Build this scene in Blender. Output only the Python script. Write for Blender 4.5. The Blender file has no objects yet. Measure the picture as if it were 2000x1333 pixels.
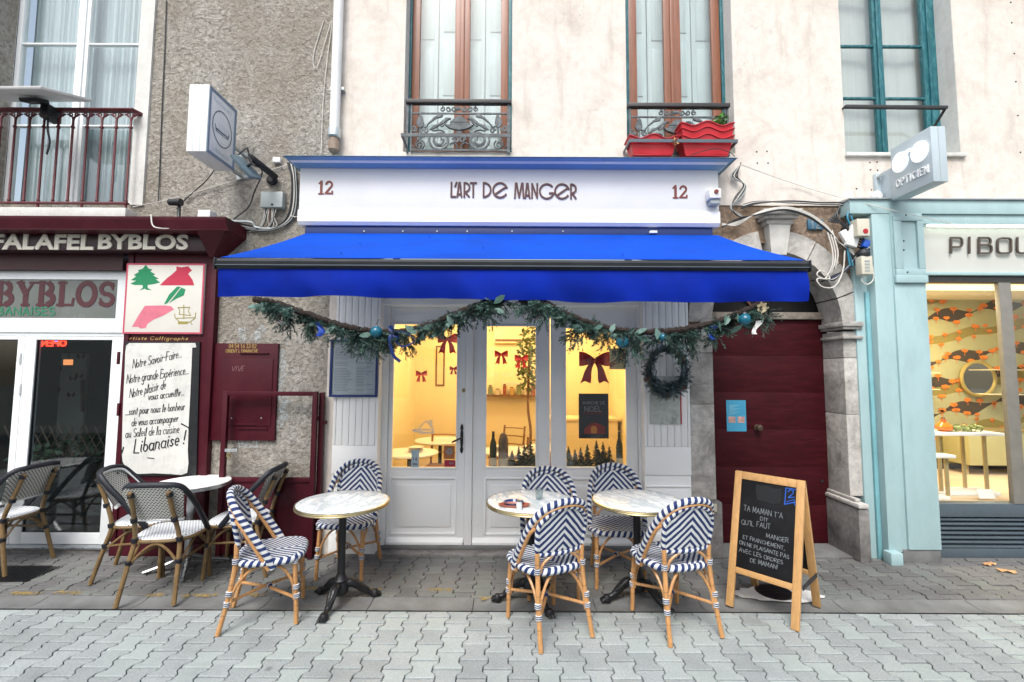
import bpy, bmesh, math, random
from mathutils import Vector, Matrix
random.seed(7)
R = math.radians
scn = bpy.context.scene
col = scn.collection
# ---------------------------------------------------------------- camera
CAM_D, CAM_H, FOC = 4.42, 1.71, 889.0          # distance to the facade, eye height, focal length in 2000 px
PITCH, ROLL = R(4.05), R(0.28)
cam_d = bpy.data.cameras.new('camera'); cam = bpy.data.objects.new('camera', cam_d); col.objects.link(cam)
cam_d.sensor_width = 36; cam_d.lens = FOC / 2000 * 36; cam_d.clip_start = .05; cam_d.clip_end = 500
CM = Matrix.Rotation(R(90) + PITCH, 3, 'X') @ Matrix.Rotation(ROLL, 3, 'Z')
cam.matrix_world = Matrix.Translation((0, -CAM_D, CAM_H)) @ CM.to_4x4()
scn.camera = cam
# ---------------------------------------------------------------- world, sun, exposure
SUN_EL, SUN_AZ = R(54), R(195)                  # soft light from high above the street, behind the camera
w = bpy.data.worlds.new('World'); scn.world = w; w.use_nodes = True
wn = w.node_tree.nodes; wl = w.node_tree.links
sky = wn.new('ShaderNodeTexSky'); sky.sky_type = 'NISHITA'; sky.sun_disc = False
sky.sun_elevation = SUN_EL; sky.sun_rotation = SUN_AZ
sky.dust_density = 4.0; sky.air_density = 1.3
hs = wn.new('ShaderNodeHueSaturation'); hs.inputs['Saturation'].default_value = .66
wl.new(sky.outputs[0], hs.inputs['Color']); wl.new(hs.outputs[0], wn['Background'].inputs[0])
wn['Background'].inputs[1].default_value = .15
sl = bpy.data.lights.new('sun', 'SUN'); sl.energy = 1.5; sl.angle = R(22); sl.color = (1, .995, .985)
so = bpy.data.objects.new('sun', sl); col.objects.link(so); so.location = (0, -6, 12)
sdir = Vector((math.sin(SUN_AZ) * math.cos(SUN_EL), math.cos(SUN_AZ) * math.cos(SUN_EL), math.sin(SUN_EL)))
so.rotation_euler = (-sdir).to_track_quat('-Z', 'Y').to_euler()
vs = scn.view_settings; vs.view_transform = 'Standard'; vs.look = 'None'; vs.gamma = 1; vs.exposure = 0.74
# ---------------------------------------------------------------- measuring helpers (photo measurements -> metres)
def ray(px, py):
    return CM @ Vector(((px - 1000) / FOC, (666.5 - py) / FOC, -1))
def P(px, py, Y=0.0):                            # point of the plane y = Y
    d = ray(px, py); t = (Y + CAM_D) / d.y
    return Vector((d.x * t, Y, CAM_H + d.z * t))
def G(px, py, z=0.0):                            # point of the level z
    d = ray(px, py); t = (z - CAM_H) / d.z
    return Vector((d.x * t, -CAM_D + d.y * t, z))
def PX(px, Y=0.0, py=700): return P(px, py, Y).x
def PZ(py, Y=0.0, px=1000): return P(px, py, Y).z
# ---------------------------------------------------------------- mesh builder
class MB:
    def __init__(s): s.v = []; s.f = []; s.uv = {}
    def add(s, vs, fs, uvs=None):
        b = len(s.v); s.v += [tuple(v) for v in vs]
        for i, f in enumerate(fs):
            if uvs is not None: s.uv[len(s.f)] = uvs[i]
            s.f.append(tuple(b + k for k in f))
        return s
    def box(s, x0, x1, y0, y1, z0, z1, bev=0.0):
        if bev > 0: return s.bbox(x0, x1, y0, y1, z0, z1, bev)
        v = [(x, y, z) for z in (z0, z1) for y in (y0, y1) for x in (x0, x1)]
        return s.add(v, [(0, 2, 3, 1), (4, 5, 7, 6), (0, 1, 5, 4), (2, 6, 7, 3), (0, 4, 6, 2), (1, 3, 7, 5)])
    def bbox(s, x0, x1, y0, y1, z0, z1, b):
        bm = bmesh.new(); bmesh.ops.create_cube(bm, size=1)
        for q in bm.verts:
            q.co = ((x0 + x1) / 2 + q.co.x * (x1 - x0), (y0 + y1) / 2 + q.co.y * (y1 - y0), (z0 + z1) / 2 + q.co.z * (z1 - z0))
        bmesh.ops.bevel(bm, geom=bm.edges[:], offset=min(b, .45 * min(abs(x1 - x0), abs(y1 - y0), abs(z1 - z0))), segments=2, profile=.6, affect='EDGES')
        bm.verts.index_update()
        s.add([q.co[:] for q in bm.verts], [[q.index for q in f.verts] for f in bm.faces]); bm.free(); return s
    def obox(s, c, sx, sy, sz, m=None, bev=0.0):     # box of full sizes, placed by matrix m about c
        t = MB().box(-sx / 2, sx / 2, -sy / 2, sy / 2, -sz / 2, sz / 2, bev)
        m = (m or Matrix.Identity(3)).to_3x3(); c = Vector(c)
        return s.add([c + m @ Vector(q) for q in t.v], t.f)
    def bar(s, a, b, wd, th, up=(0, 0, 1), bev=0.0):  # rectangular bar from a to b
        a = Vector(a); b = Vector(b); d = b - a; y = d.normalized(); u = Vector(up)
        if abs(y.dot(u)) > .98: u = Vector((1, 0, 0))
        x = y.cross(u).normalized(); z = x.cross(y)
        m = Matrix((x, y, z)).transposed()
        return s.obox((a + b) / 2, wd, d.length, th, m, bev)
    def tube(s, pts, r, n=8, cap=True, closed=False, flat=1.0, up=None):
        pts = [Vector(p) for p in pts]; N = len(pts); rr = r if isinstance(r, (list, tuple)) else [r] * N
        fr = []; pu = Vector(up) if up else None; L = [0.0]
        for i in range(N):
            if closed: t = pts[(i + 1) % N] - pts[i - 1]
            else: t = pts[min(i + 1, N - 1)] - pts[max(i - 1, 0)]
            if t.length < 1e-9: t = Vector((0, 0, 1))
            t.normalize()
            if pu is None: pu = Vector((0, 0, 1)) if abs(t.z) < .9 else Vector((0, 1, 0))
            a = pu - t * pu.dot(t)
            if a.length < 1e-6: a = t.orthogonal()
            a.normalize(); pu = a.copy(); fr.append((a, t.cross(a)))
            if i: L.append(L[-1] + (pts[i] - pts[i - 1]).length)
        vs = []
        for i in range(N):
            a, b = fr[i]
            for k in range(n):
                q = 2 * math.pi * k / n
                vs.append(pts[i] + (a * math.cos(q) * flat + b * math.sin(q)) * rr[i])
        fs = []; uv = []
        M = N if closed else N - 1
        if closed: L.append(L[-1] + (pts[0] - pts[-1]).length)
        for i in range(M):
            j = (i + 1) % N
            for k in range(n):
                k2 = (k + 1) % n
                fs.append((i * n + k, i * n + k2, j * n + k2, j * n + k))
                u0, u1 = L[i], L[i + 1]
                uv.append(((u0, k / n), (u0, (k + 1) / n), (u1, (k + 1) / n), (u1, k / n)))
        if cap and not closed:
            fs.append(tuple(range(n - 1, -1, -1))); uv.append([(0, 0)] * n)
            fs.append(tuple((N - 1) * n + k for k in range(n))); uv.append([(L[-1], 0)] * n)
        return s.add(vs, fs, uv)
    def lathe(s, prof, c=(0, 0, 0), n=24, axis='z', cap=True):   # prof: (radius, height)
        vs = []
        for r, h in prof:
            for k in range(n):
                a = 2 * math.pi * k / n; x, y = r * math.cos(a), r * math.sin(a)
                p = (x, y, h) if axis == 'z' else ((x, -h, y) if axis == '-y' else (h, x, y))
                vs.append((p[0] + c[0], p[1] + c[1], p[2] + c[2]))
        fs = [(i * n + k, i * n + (k + 1) % n, (i + 1) * n + (k + 1) % n, (i + 1) * n + k) for i in range(len(prof) - 1) for k in range(n)]
        if cap:
            fs.append(tuple(range(n - 1, -1, -1))); fs.append(tuple((len(prof) - 1) * n + k for k in range(n)))
        return s.add(vs, fs)
    def prism(s, poly, y0, y1):                       # outline in x-z, extruded along y (y0 = front)
        n = len(poly); a = sum(poly[i][0] * poly[(i + 1) % n][1] - poly[(i + 1) % n][0] * poly[i][1] for i in range(n))
        if a < 0: poly = poly[::-1]
        vs = [(x, y0, z) for x, z in poly] + [(x, y1, z) for x, z in poly]
        fs = [tuple(range(n)), tuple(range(2 * n - 1, n - 1, -1))] + [(i, i + n, (i + 1) % n + n, (i + 1) % n) for i in range(n)]
        return s.add(vs, fs)
    def prof(s, pr, x0, x1):                          # moulding: profile (y, z) swept along x with mitred-looking ends
        n = len(pr); vs = [(x0, y, z) for y, z in pr] + [(x1, y, z) for y, z in pr]
        fs = [(i, (i + 1) % n, (i + 1) % n + n, i + n) for i in range(n)] + [tuple(range(n - 1, -1, -1)), tuple(range(n, 2 * n))]
        return s.add(vs, fs)
    def grid(s, fn, nu, nv, uv=True, flip=False):     # fn(u, v) -> point
        vs = [fn(i / nu, j / nv) for j in range(nv + 1) for i in range(nu + 1)]
        fs = []; us = []
        for j in range(nv):
            for i in range(nu):
                a = j * (nu + 1) + i; q = (a, a + 1, a + nu + 2, a + nu + 1)
                t = ((i / nu, j / nv), ((i + 1) / nu, j / nv), ((i + 1) / nu, (j + 1) / nv), (i / nu, (j + 1) / nv))
                fs.append(q[::-1] if flip else q); us.append(t[::-1] if flip else t)
        return s.add(vs, fs, us if uv else None)
    def mb(s, o, m=None):
        vs = o.v if m is None else [m @ Vector(v) for v in o.v]
        b = len(s.f); s.add(vs, o.f)
        for k, u in o.uv.items(): s.uv[b + k] = u
        return s
    def mesh(s, name, m, off=(0, 0, 0), smooth=35):
        me = bpy.data.meshes.new(name)
        me.from_pydata([(v[0] - off[0], v[1] - off[1], v[2] - off[2]) for v in s.v], [], s.f)
        if s.uv:
            ul = me.uv_layers.new(name='UVMap')
            for p in me.polygons:
                u = s.uv.get(p.index)
                if u:
                    for k, li in enumerate(p.loop_indices): ul.data[li].uv = u[k]
        if m: me.materials.append(m)
        if smooth:
            me.polygons.foreach_set('use_smooth', [True] * len(me.polygons)); me.set_sharp_from_angle(angle=R(smooth))
        me.update(); return me
    def build(s, name, m, parent=None, smooth=35, label=None, stuff=False):
        if parent is None:
            xs = [v[0] for v in s.v]; ys = [v[1] for v in s.v]; zs = [v[2] for v in s.v]
            off = ((min(xs) + max(xs)) / 2, (min(ys) + max(ys)) / 2, min(zs))
        else: off = WL.get(parent.name, (0, 0, 0))
        o = bpy.data.objects.new(name, s.mesh(name, m, off, smooth)); col.objects.link(o)
        if parent is None: o.location = off
        else: o.parent = parent
        WL[o.name] = off
        if label: o['label'] = label
        if stuff: o['kind'] = 'stuff'
        return o
WL = {}
def tag(o, label, cat, group=None, kind=None):
    if label: o['label'] = label
    if cat: o['category'] = cat
    if group: o['group'] = group
    if kind: o['kind'] = kind
    return o
def thing(name, label, cat, loc=(0, 0, 0), group=None):
    o = bpy.data.objects.new(name, None); col.objects.link(o); o.location = loc; o.empty_display_size = .1
    WL[o.name] = tuple(loc); return tag(o, label, cat, group)
def single(name, mb, m, label, cat, group=None, smooth=35):
    return tag(mb.build(name, m, None, smooth), label, cat, group)
def struct(name, mb, m, label=None):
    o = mb.build(name, m, None); o['kind'] = 'structure'
    if label: o['label'] = label
    return o
def copy_tree(o, parent=None):
    c = o.copy(); col.objects.link(c)
    c.parent = parent
    for ch in o.children: copy_tree(ch, c)
    return c
def spl(pts, n=6, closed=False):                      # Catmull-Rom
    p = [Vector(q) for q in pts]; out = []; N = len(p)
    for i in range(N if closed else N - 1):
        a = p[i - 1] if (i or closed) else p[0] * 2 - p[1]
        b = p[i]; c = p[(i + 1) % N]
        d = p[(i + 2) % N] if (closed or i + 2 < N) else c * 2 - b
        for k in range(n):
            t = k / n
            out.append(.5 * ((2 * b) + (c - a) * t + (2 * a - 5 * b + 4 * c - d) * t * t + (3 * b - a - 3 * c + d) * t ** 3))
    if not closed: out.append(p[-1])
    return out
def arc(cx, cz, r, a0, a1, n=12, rz=None):
    rz = r if rz is None else rz
    return [(cx + r * math.cos(R(a0 + (a1 - a0) * i / n)), cz + rz * math.sin(R(a0 + (a1 - a0) * i / n))) for i in range(n + 1)]
# ---------------------------------------------------------------- materials
def newmat(name):
    m = bpy.data.materials.new(name); m.use_nodes = True
    nt = m.node_tree; return m, nt, nt.nodes, nt.links, nt.nodes['Principled BSDF']
def nmath(nt, op, a, b=None, c=None):
    n = nt.nodes.new('ShaderNodeMath'); n.operation = op
    for i, x in enumerate((a, b, c)):
        if x is None: continue
        if isinstance(x, (int, float)): n.inputs[i].default_value = x
        else: nt.links.new(x, n.inputs[i])
    return n.outputs[0]
def nnoise(nt, scale, detail=4, rough=.55, vec=None, dist=0):
    n = nt.nodes.new('ShaderNodeTexNoise'); n.inputs['Scale'].default_value = scale; n.inputs['Detail'].default_value = detail
    n.inputs['Roughness'].default_value = rough; n.inputs['Distortion'].default_value = dist
    if vec is not None: nt.links.new(vec, n.inputs['Vector'])
    return n.outputs['Fac']
def nramp(nt, fac, stops):
    n = nt.nodes.new('ShaderNodeValToRGB'); e = n.color_ramp.elements
    while len(e) < len(stops): e.new(.5)
    for i, (p, c) in enumerate(stops):
        e[i].position = p; e[i].color = (c[0], c[1], c[2], 1) if not isinstance(c, (int, float)) else (c, c, c, 1)
    nt.links.new(fac, n.inputs[0]); return n.outputs[0]
def nmix(nt, fac, a, b, mode='MIX'):
    n = nt.nodes.new('ShaderNodeMix'); n.data_type = 'RGBA'; n.blend_type = mode
    for i, x in ((0, fac), (6, a), (7, b)):
        if isinstance(x, (int, float)) and i == 0: n.inputs[0].default_value = x
        elif isinstance(x, (tuple, list)): n.inputs[i].default_value = (*x[:3], 1)
        else: nt.links.new(x, n.inputs[i])
    return n.outputs[2]
def ncoord(nt, kind='Object', scale=None):
    o = nt.nodes.new('ShaderNodeTexCoord').outputs[kind]
    if scale:
        mp = nt.nodes.new('ShaderNodeMapping'); mp.inputs['Scale'].default_value = scale; nt.links.new(o, mp.inputs[0]); o = mp.outputs[0]
    return o
def nbump(nt, h, strength, dist=.01):
    b = nt.nodes.new('ShaderNodeBump'); b.inputs['Strength'].default_value = strength; b.inputs['Distance'].default_value = dist
    nt.links.new(h, b.inputs['Height']); return b.outputs[0]
def sc(c, k): return tuple(min(1, x * k) for x in c)
def surf(name, c, rough=.6, var=.18, scale=6, bump=.15, bscale=60, metal=0, dirt=None, dirtscale=2.5, dirtamt=.5, rnd=0, stretch=None, bdist=.006, spec=None):
    m, nt, n, l, b = newmat(name)
    v = ncoord(nt, 'Object', stretch)
    f = nnoise(nt, scale, 6, .6, v)
    colr = nramp(nt, f, [(.28, sc(c, 1 - var)), (.72, sc(c, 1 + var * .7))])
    if dirt:
        d = nnoise(nt, dirtscale, 8, .68, v)
        colr = nmix(nt, nmath(nt, 'MULTIPLY', nramp(nt, d, [(.48, 0.0), (.66, 1.0)]), dirtamt), colr, dirt)
    if rnd:
        oi = n.new('ShaderNodeObjectInfo')
        k = nmath(nt, 'MULTIPLY_ADD', oi.outputs['Random'], 2 * rnd, 1 - rnd)
        h = n.new('ShaderNodeHueSaturation'); l.new(k, h.inputs['Value']); l.new(colr, h.inputs['Color']); colr = h.outputs[0]
    l.new(colr, b.inputs['Base Color'])
    l.new(nmath(nt, 'MULTIPLY_ADD', f, .25, max(.02, rough - .12)), b.inputs['Roughness'])
    b.inputs['Metallic'].default_value = metal
    if spec is not None: b.inputs['Specular IOR Level'].default_value = spec
    if bump: l.new(nbump(nt, nnoise(nt, bscale, 5, .6, v), bump, bdist), b.inputs['Normal'])
    return m
def plain(name, c, rough=.5, metal=0):
    return surf(name, c, rough, .06, 9, .04, 90, metal)
def emit(name, c, s):
    m, nt, n, l, b = newmat(name)
    b.inputs['Base Color'].default_value = (*c, 1); b.inputs['Emission Color'].default_value = (*c, 1); b.inputs['Emission Strength'].default_value = s
    return m
def glassmat(name, tint=(.95, .97, .97), refl=1.0, ior=1.5, haze=0.0):
    m, nt, n, l, b = newmat(name); n.remove(b)
    tr = n.new('ShaderNodeBsdfTransparent'); tr.inputs[0].default_value = (*tint, 1)
    gl = n.new('ShaderNodeBsdfGlossy'); gl.inputs['Roughness'].default_value = .015
    lw = n.new('ShaderNodeLayerWeight'); lw.inputs[0].default_value = .5   # facing term works from both sides of the sheet
    mx = n.new('ShaderNodeMixShader')
    f = nmath(nt, 'MINIMUM', nmath(nt, 'MULTIPLY_ADD', nmath(nt, 'POWER', lw.outputs['Facing'], 4.0), .9, .06 * refl), 1.0)
    l.new(f, mx.inputs[0]); l.new(tr.outputs[0], mx.inputs[1]); l.new(gl.outputs[0], mx.inputs[2])
    nb = nbump(nt, nnoise(nt, 1.7, 2, .5, ncoord(nt)), .03, .02); l.new(nb, gl.inputs['Normal'])
    l.new(mx.outputs[0], n['Material Output'].inputs[0])
    return m
M = {}
def stripe_sig(nt, val, freq, lo=.42, hi=.58):        # 0/1 stripes from a length value
    f = nmath(nt, 'FRACT', nmath(nt, 'MULTIPLY', val, freq))
    t = nmath(nt, 'ABSOLUTE', nmath(nt, 'SUBTRACT', f, .5))
    return nramp(nt, nmath(nt, 'MULTIPLY', t, 2.0), [(lo, 0.0), (hi, 1.0)])
BLUE = (.004, .024, .125); WHITE = (.70, .72, .72)
def weave(name, kind, freq, ca=WHITE, cb=BLUE, z0=.565, w=(.46, .54)):
    m, nt, n, l, b = newmat(name)
    if kind in ('helix', 'ring'):
        uv = n.new('ShaderNodeSeparateXYZ'); l.new(ncoord(nt, 'UV'), uv.inputs[0])
        if kind == 'helix': val = nmath(nt, 'ADD', nmath(nt, 'MULTIPLY', uv.outputs[0], freq), uv.outputs[1])
        else: val = nmath(nt, 'MULTIPLY', uv.outputs[0], freq)
        f = stripe_sig(nt, val, 1.0, *w)
        hgt = nmath(nt, 'SINE', nmath(nt, 'MULTIPLY', nmath(nt, 'ADD', nmath(nt, 'MULTIPLY', uv.outputs[0], freq), uv.outputs[1]), 31.4))
    else:
        s = n.new('ShaderNodeSeparateXYZ'); l.new(ncoord(nt, 'Object'), s.inputs[0])
        ax = nmath(nt, 'ABSOLUTE', s.outputs[0])
        if kind == 'diamond': val = nmath(nt, 'ADD', nmath(nt, 'ABSOLUTE', nmath(nt, 'SUBTRACT', s.outputs[2], z0)), ax)
        else: val = nmath(nt, 'ADD', nmath(nt, 'MULTIPLY', s.outputs[1], -1.0), nmath(nt, 'MULTIPLY', ax, 1.1))
        wob = nmath(nt, 'MULTIPLY_ADD', nnoise(nt, 14, 2, .5, ncoord(nt)), .012, -.006)
        val = nmath(nt, 'ADD', val, wob)
        f = stripe_sig(nt, val, freq, *w)
        o2 = 2 if kind == 'diamond' else 1
        hgt = nmath(nt, 'ADD', nmath(nt, 'SINE', nmath(nt, 'MULTIPLY', s.outputs[0], 700.0)), nmath(nt, 'SINE', nmath(nt, 'MULTIPLY', s.outputs[o2], 700.0)))
    c = nmix(nt, f, ca, cb)
    c = nmix(nt, .15, c, nramp(nt, nnoise(nt, 40, 4, .6, ncoord(nt)), [(.3, .35), (.7, 1.0)]), 'MULTIPLY')
    l.new(c, b.inputs['Base Color']); b.inputs['Roughness'].default_value = .6
    l.new(nbump(nt, hgt, .5, .002), b.inputs['Normal'])
    return m
def dotweave(name, ca, cb, fx, fz, axis, thr):
    m, nt, n, l, b = newmat(name)
    s = n.new('ShaderNodeSeparateXYZ'); l.new(ncoord(nt, 'Object'), s.inputs[0])
    o = s.outputs[2] if axis == 'z' else s.outputs[1]
    rowf = nmath(nt, 'MULTIPLY', o, fz); row = nmath(nt, 'FLOOR', rowf)
    xx = nmath(nt, 'ADD', nmath(nt, 'MULTIPLY', s.outputs[0], fx), nmath(nt, 'MULTIPLY', nmath(nt, 'MODULO', nmath(nt, 'ABSOLUTE', row), 2.0), .5))
    a = nmath(nt, 'LESS_THAN', nmath(nt, 'FRACT', xx), thr[0]); c2 = nmath(nt, 'LESS_THAN', nmath(nt, 'FRACT', rowf), thr[1])
    l.new(nmix(nt, nmath(nt, 'MULTIPLY', a, c2), ca, cb), b.inputs['Base Color']); b.inputs['Roughness'].default_value = .6
    return m
def rattan(name, c):
    m, nt, n, l, b = newmat(name)
    v = ncoord(nt, 'Object')
    f = nnoise(nt, 9, 6, .65, v)
    f2 = nnoise(nt, 1.0, 3, .5, ncoord(nt, 'Object', (160, 160, 12)))
    c1 = nramp(nt, f, [(.25, sc(c, .6)), (.5, c), (.8, sc(c, 1.3))])
    c1 = nmix(nt, .35, c1, nramp(nt, f2, [(.35, sc(c, .55)), (.65, sc(c, 1.25))]))
    u = n.new('ShaderNodeSeparateXYZ'); l.new(ncoord(nt, 'UV'), u.inputs[0])
    nd = nmath(nt, 'LESS_THAN', nmath(nt, 'FRACT', nmath(nt, 'MULTIPLY_ADD', u.outputs[0], 5.3, .37)), .03)
    c1 = nmix(nt, nmath(nt, 'MULTIPLY', nd, .6), c1, sc(c, .35))
    l.new(c1, b.inputs['Base Color']); b.inputs['Roughness'].default_value = .38
    return m
def woodmat(name, c, axis='z', rough=.5, k=.45):
    m, nt, n, l, b = newmat(name)
    s = {'z': (60, 60, 3), 'x': (3, 60, 60), 'y': (60, 3, 60)}[axis]
    f = nnoise(nt, 1.0, 5, .6, ncoord(nt, 'Object', s)); g = nnoise(nt, 3.5, 4, .6, ncoord(nt, 'Object'))
    a = nramp(nt, f, [(.3, sc(c, 1 - k)), (.7, sc(c, 1 + k * .5))])
    l.new(nmix(nt, .3, a, nramp(nt, g, [(.3, sc(c, .7)), (.7, sc(c, 1.2))])), b.inputs['Base Color'])
    b.inputs['Roughness'].default_value = rough; l.new(nbump(nt, f, .12, .003), b.inputs['Normal'])
    return m
def roughcast(name, c, dark, k=1.0):
    m, nt, n, l, b = newmat(name); v = ncoord(nt, 'Object')
    a = nnoise(nt, 26, 7, .68, v, .5); g = nnoise(nt, 75, 4, .6, v); big = nnoise(nt, 1.1, 7, .66, v)
    cr = nramp(nt, a, [(.30, dark), (.47, sc(c, .82)), (.68, sc(c, 1.25))])
    cr = nmix(nt, nmath(nt, 'MULTIPLY', nramp(nt, big, [(.42, 0.0), (.64, 1.0)]), .75), cr, (c[0] * .62, c[1] * .57, c[2] * .50))
    l.new(cr, b.inputs['Base Color']); b.inputs['Roughness'].default_value = .95; b.inputs['Specular IOR Level'].default_value = .15
    h = nmath(nt, 'ADD', nmath(nt, 'MULTIPLY', a, 1.0), nmath(nt, 'MULTIPLY', g, .3))
    l.new(nbump(nt, h, 1.0 * k, .05), b.inputs['Normal']); return m
def plaster(name, c, stain, amt=.5):
    m, nt, n, l, b = newmat(name); v = ncoord(nt, 'Object')
    a = nnoise(nt, 2.2, 8, .66, v, .4); f = nnoise(nt, 14, 6, .65, v); fine = nnoise(nt, 120, 3, .6, v)
    streak = nnoise(nt, 1.0, 6, .65, ncoord(nt, 'Object', (9, 9, 1.1)))
    cr = nramp(nt, f, [(.3, sc(c, .9)), (.7, sc(c, 1.06))])
    cr = nmix(nt, nmath(nt, 'MULTIPLY', nramp(nt, a, [(.5, 0.0), (.74, 1.0)]), amt), cr, stain)
    cr = nmix(nt, nmath(nt, 'MULTIPLY', nramp(nt, streak, [(.54, 0.0), (.75, 1.0)]), amt * .7), cr, sc(stain, .85))
    vo = n.new('ShaderNodeTexVoronoi'); vo.feature = 'DISTANCE_TO_EDGE'; vo.inputs['Scale'].default_value = 1.35
    mp = n.new('ShaderNodeVectorMath'); mp.operation = 'ADD'; l.new(v, mp.inputs[0])
    nz = n.new('ShaderNodeTexNoise'); nz.inputs['Scale'].default_value = 3.0; nz.inputs['Detail'].default_value = 6; l.new(v, nz.inputs['Vector'])
    l.new(nz.outputs['Color'], mp.inputs[1]); l.new(mp.outputs[0], vo.inputs['Vector'])
    crack = nmath(nt, 'MULTIPLY', nmath(nt, 'LESS_THAN', vo.outputs[0], .004), nramp(nt, nnoise(nt, 1.1, 2, .5, v), [(.52, 0.0), (.6, 1.0)]))
    cr = nmix(nt, nmath(nt, 'MULTIPLY', crack, .3), cr, sc(stain, .5))
    l.new(cr, b.inputs['Base Color']); b.inputs['Roughness'].default_value = .9; b.inputs['Specular IOR Level'].default_value = .2
    h = nmath(nt, 'ADD', nmath(nt, 'MULTIPLY', f, 1.0), nmath(nt, 'MULTIPLY', fine, .35))
    l.new(nbump(nt, h, .3, .012), b.inputs['Normal']); return m
def marblemat(name):
    m, nt, n, l, b = newmat(name); v = ncoord(nt, 'Object', (1.0, 2.6, 1.0))
    mp = n.new('ShaderNodeMapping'); mp.inputs['Rotation'].default_value = (0, 0, .5); l.new(v, mp.inputs[0])
    a = nnoise(nt, 3.0, 9, .62, mp.outputs[0], 1.3)
    vein = nramp(nt, nmath(nt, 'ABSOLUTE', nmath(nt, 'SUBTRACT', a, .5)), [(.0, 1.0), (.075, 0.0)])
    cl = nramp(nt, nnoise(nt, 4, 5, .6, v), [(.3, (.70, .74, .75)), (.7, (.82, .84, .84))])
    l.new(nmix(nt, nmath(nt, 'MULTIPLY', vein, .65), cl, (.28, .37, .44)), b.inputs['Base Color']); b.inputs['Roughness'].default_value = .14
    return m
def stonemat(name, c, dark):
    m, nt, n, l, b = newmat(name); v = ncoord(nt, 'Object')
    a = nnoise(nt, 3.2, 9, .7, v, .6); f = nnoise(nt, 22, 6, .65, v)
    oi = n.new('ShaderNodeObjectInfo')
    cr = nramp(nt, f, [(.3, sc(c, .75)), (.7, sc(c, 1.2))])
    cr = nmix(nt, nmath(nt, 'MULTIPLY', nramp(nt, a, [(.46, 0.0), (.66, 1.0)]), .8), cr, dark)
    h = n.new('ShaderNodeHueSaturation'); l.new(nmath(nt, 'MULTIPLY_ADD', oi.outputs['Random'], .3, .85), h.inputs['Value']); l.new(cr, h.inputs['Color'])
    l.new(h.outputs[0], b.inputs['Base Color']); b.inputs['Roughness'].default_value = .85
    l.new(nbump(nt, nmath(nt, 'ADD', a, f), .35, .012), b.inputs['Normal']); return m
def paver(name, c, moss):
    m, nt, n, l, b = newmat(name)
    ge = n.new('ShaderNodeNewGeometry').outputs['Position']
    oi = n.new('ShaderNodeObjectInfo')
    f = nnoise(nt, 90, 4, .7, ge); g = nnoise(nt, 3.3, 7, .65, ge); g2 = nnoise(nt, 1.1, 5, .6, ge)
    cr = nramp(nt, f, [(.3, sc(c, .72)), (.5, c), (.75, sc(c, 1.22))])
    cr = nmix(nt, nmath(nt, 'MULTIPLY', nramp(nt, g, [(.47, 0.0), (.72, 1.0)]), .5), cr, sc(c, .6))
    cr = nmix(nt, nmath(nt, 'MULTIPLY', nramp(nt, nmath(nt, 'MULTIPLY_ADD', oi.outputs['Random'], .35, nmath(nt, 'MULTIPLY', g2, .8)), [(.58, 0.0), (.7, 1.0)]), .45), cr, moss)
    sp = n.new('ShaderNodeTexVoronoi'); sp.inputs['Scale'].default_value = 2.6; l.new(ge, sp.inputs['Vector'])
    cr = nmix(nt, nmath(nt, 'MULTIPLY', nramp(nt, nmath(nt, 'ADD', sp.outputs['Distance'], nmath(nt, 'MULTIPLY_ADD', g, .1, -.05)), [(.035, 1.0), (.06, 0.0)]), .55), cr, sc(c, .3))
    cr = nmix(nt, nmath(nt, 'MULTIPLY', nramp(nt, nnoise(nt, .9, 8, .72, ge, .8), [(.5, 0.0), (.7, 1.0)]), .45), cr, sc(c, .5))
    h = n.new('ShaderNodeHueSaturation'); l.new(nmath(nt, 'MULTIPLY_ADD', oi.outputs['Random'], .34, .82), h.inputs['Value']); l.new(cr, h.inputs['Color'])
    l.new(h.outputs[0], b.inputs['Base Color']); b.inputs['Roughness'].default_value = .78
    l.new(nbump(nt, f, .35, .003), b.inputs['Normal']); return m
M['roughcast'] = roughcast('grey roughcast', (.50, .475, .43), (.17, .15, .12))
M['brownplaster'] = roughcast('bare brown plaster', (.33, .25, .19), (.15, .11, .08), .5)
M['cream'] = plaster('cream plaster', (.68, .63, .575), (.44, .38, .32), .7)
M['reveal'] = plaster('pale reveal', (.64, .64, .61), (.45, .43, .40))
M['white'] = surf('white paint', (.87, .88, .875), .42, .04, 5, .05, 40, dirt=(.66, .66, .63), dirtamt=.22)
M['fascia'] = surf('white fascia paint', (.68, .69, .69), .4, .03, 4, .03, 40, dirt=(.6, .6, .6), dirtamt=.2)
M['bluebounce'] = surf('blue awning bounce', (.17, .36, .58), .35, .1, 4, .05, 40)  # blue light bounced off the awning, painted into the cornice mouldings
M['pvc'] = surf('white pvc', (.80, .83, .84), .35, .03, 5, 0)
M['burg'] = surf('burgundy paint', (.055, .0022, .009), .5, spec=.3, var=.2, scale=6, bump=.12, bscale=30, dirt=(.10, .02, .03), dirtamt=.25)
M['burg_old'] = surf('burgundy paint b', (.062, .003, .011), .4, .2, 6, .12, 30, dirt=(.11, .02, .03), dirtamt=.25)
M['burgdoor'] = surf('deep red boards', (.038, .0017, .0048), .62, .3, 5, .2, 30, spec=.2, stretch=(1, 1, 6), dirt=(.075, .01, .012), dirtamt=.35)
M['burgiron'] = surf('dark red iron', (.11, .012, .02), .5, .3, 20, .2, 60, dirt=(.16, .09, .07), dirtamt=.4, dirtscale=14)
M['zinc'] = surf('zinc flashing', (.5, .52, .53), .4, .15, 8, .05, 50, metal=.6)
M['black'] = surf('black metal', (.015, .016, .018), .42, .3, 10, .08, 60)
M['cast'] = surf('black cast iron', (.006, .0065, .008), .4, .3, 20, .3, 90)
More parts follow.
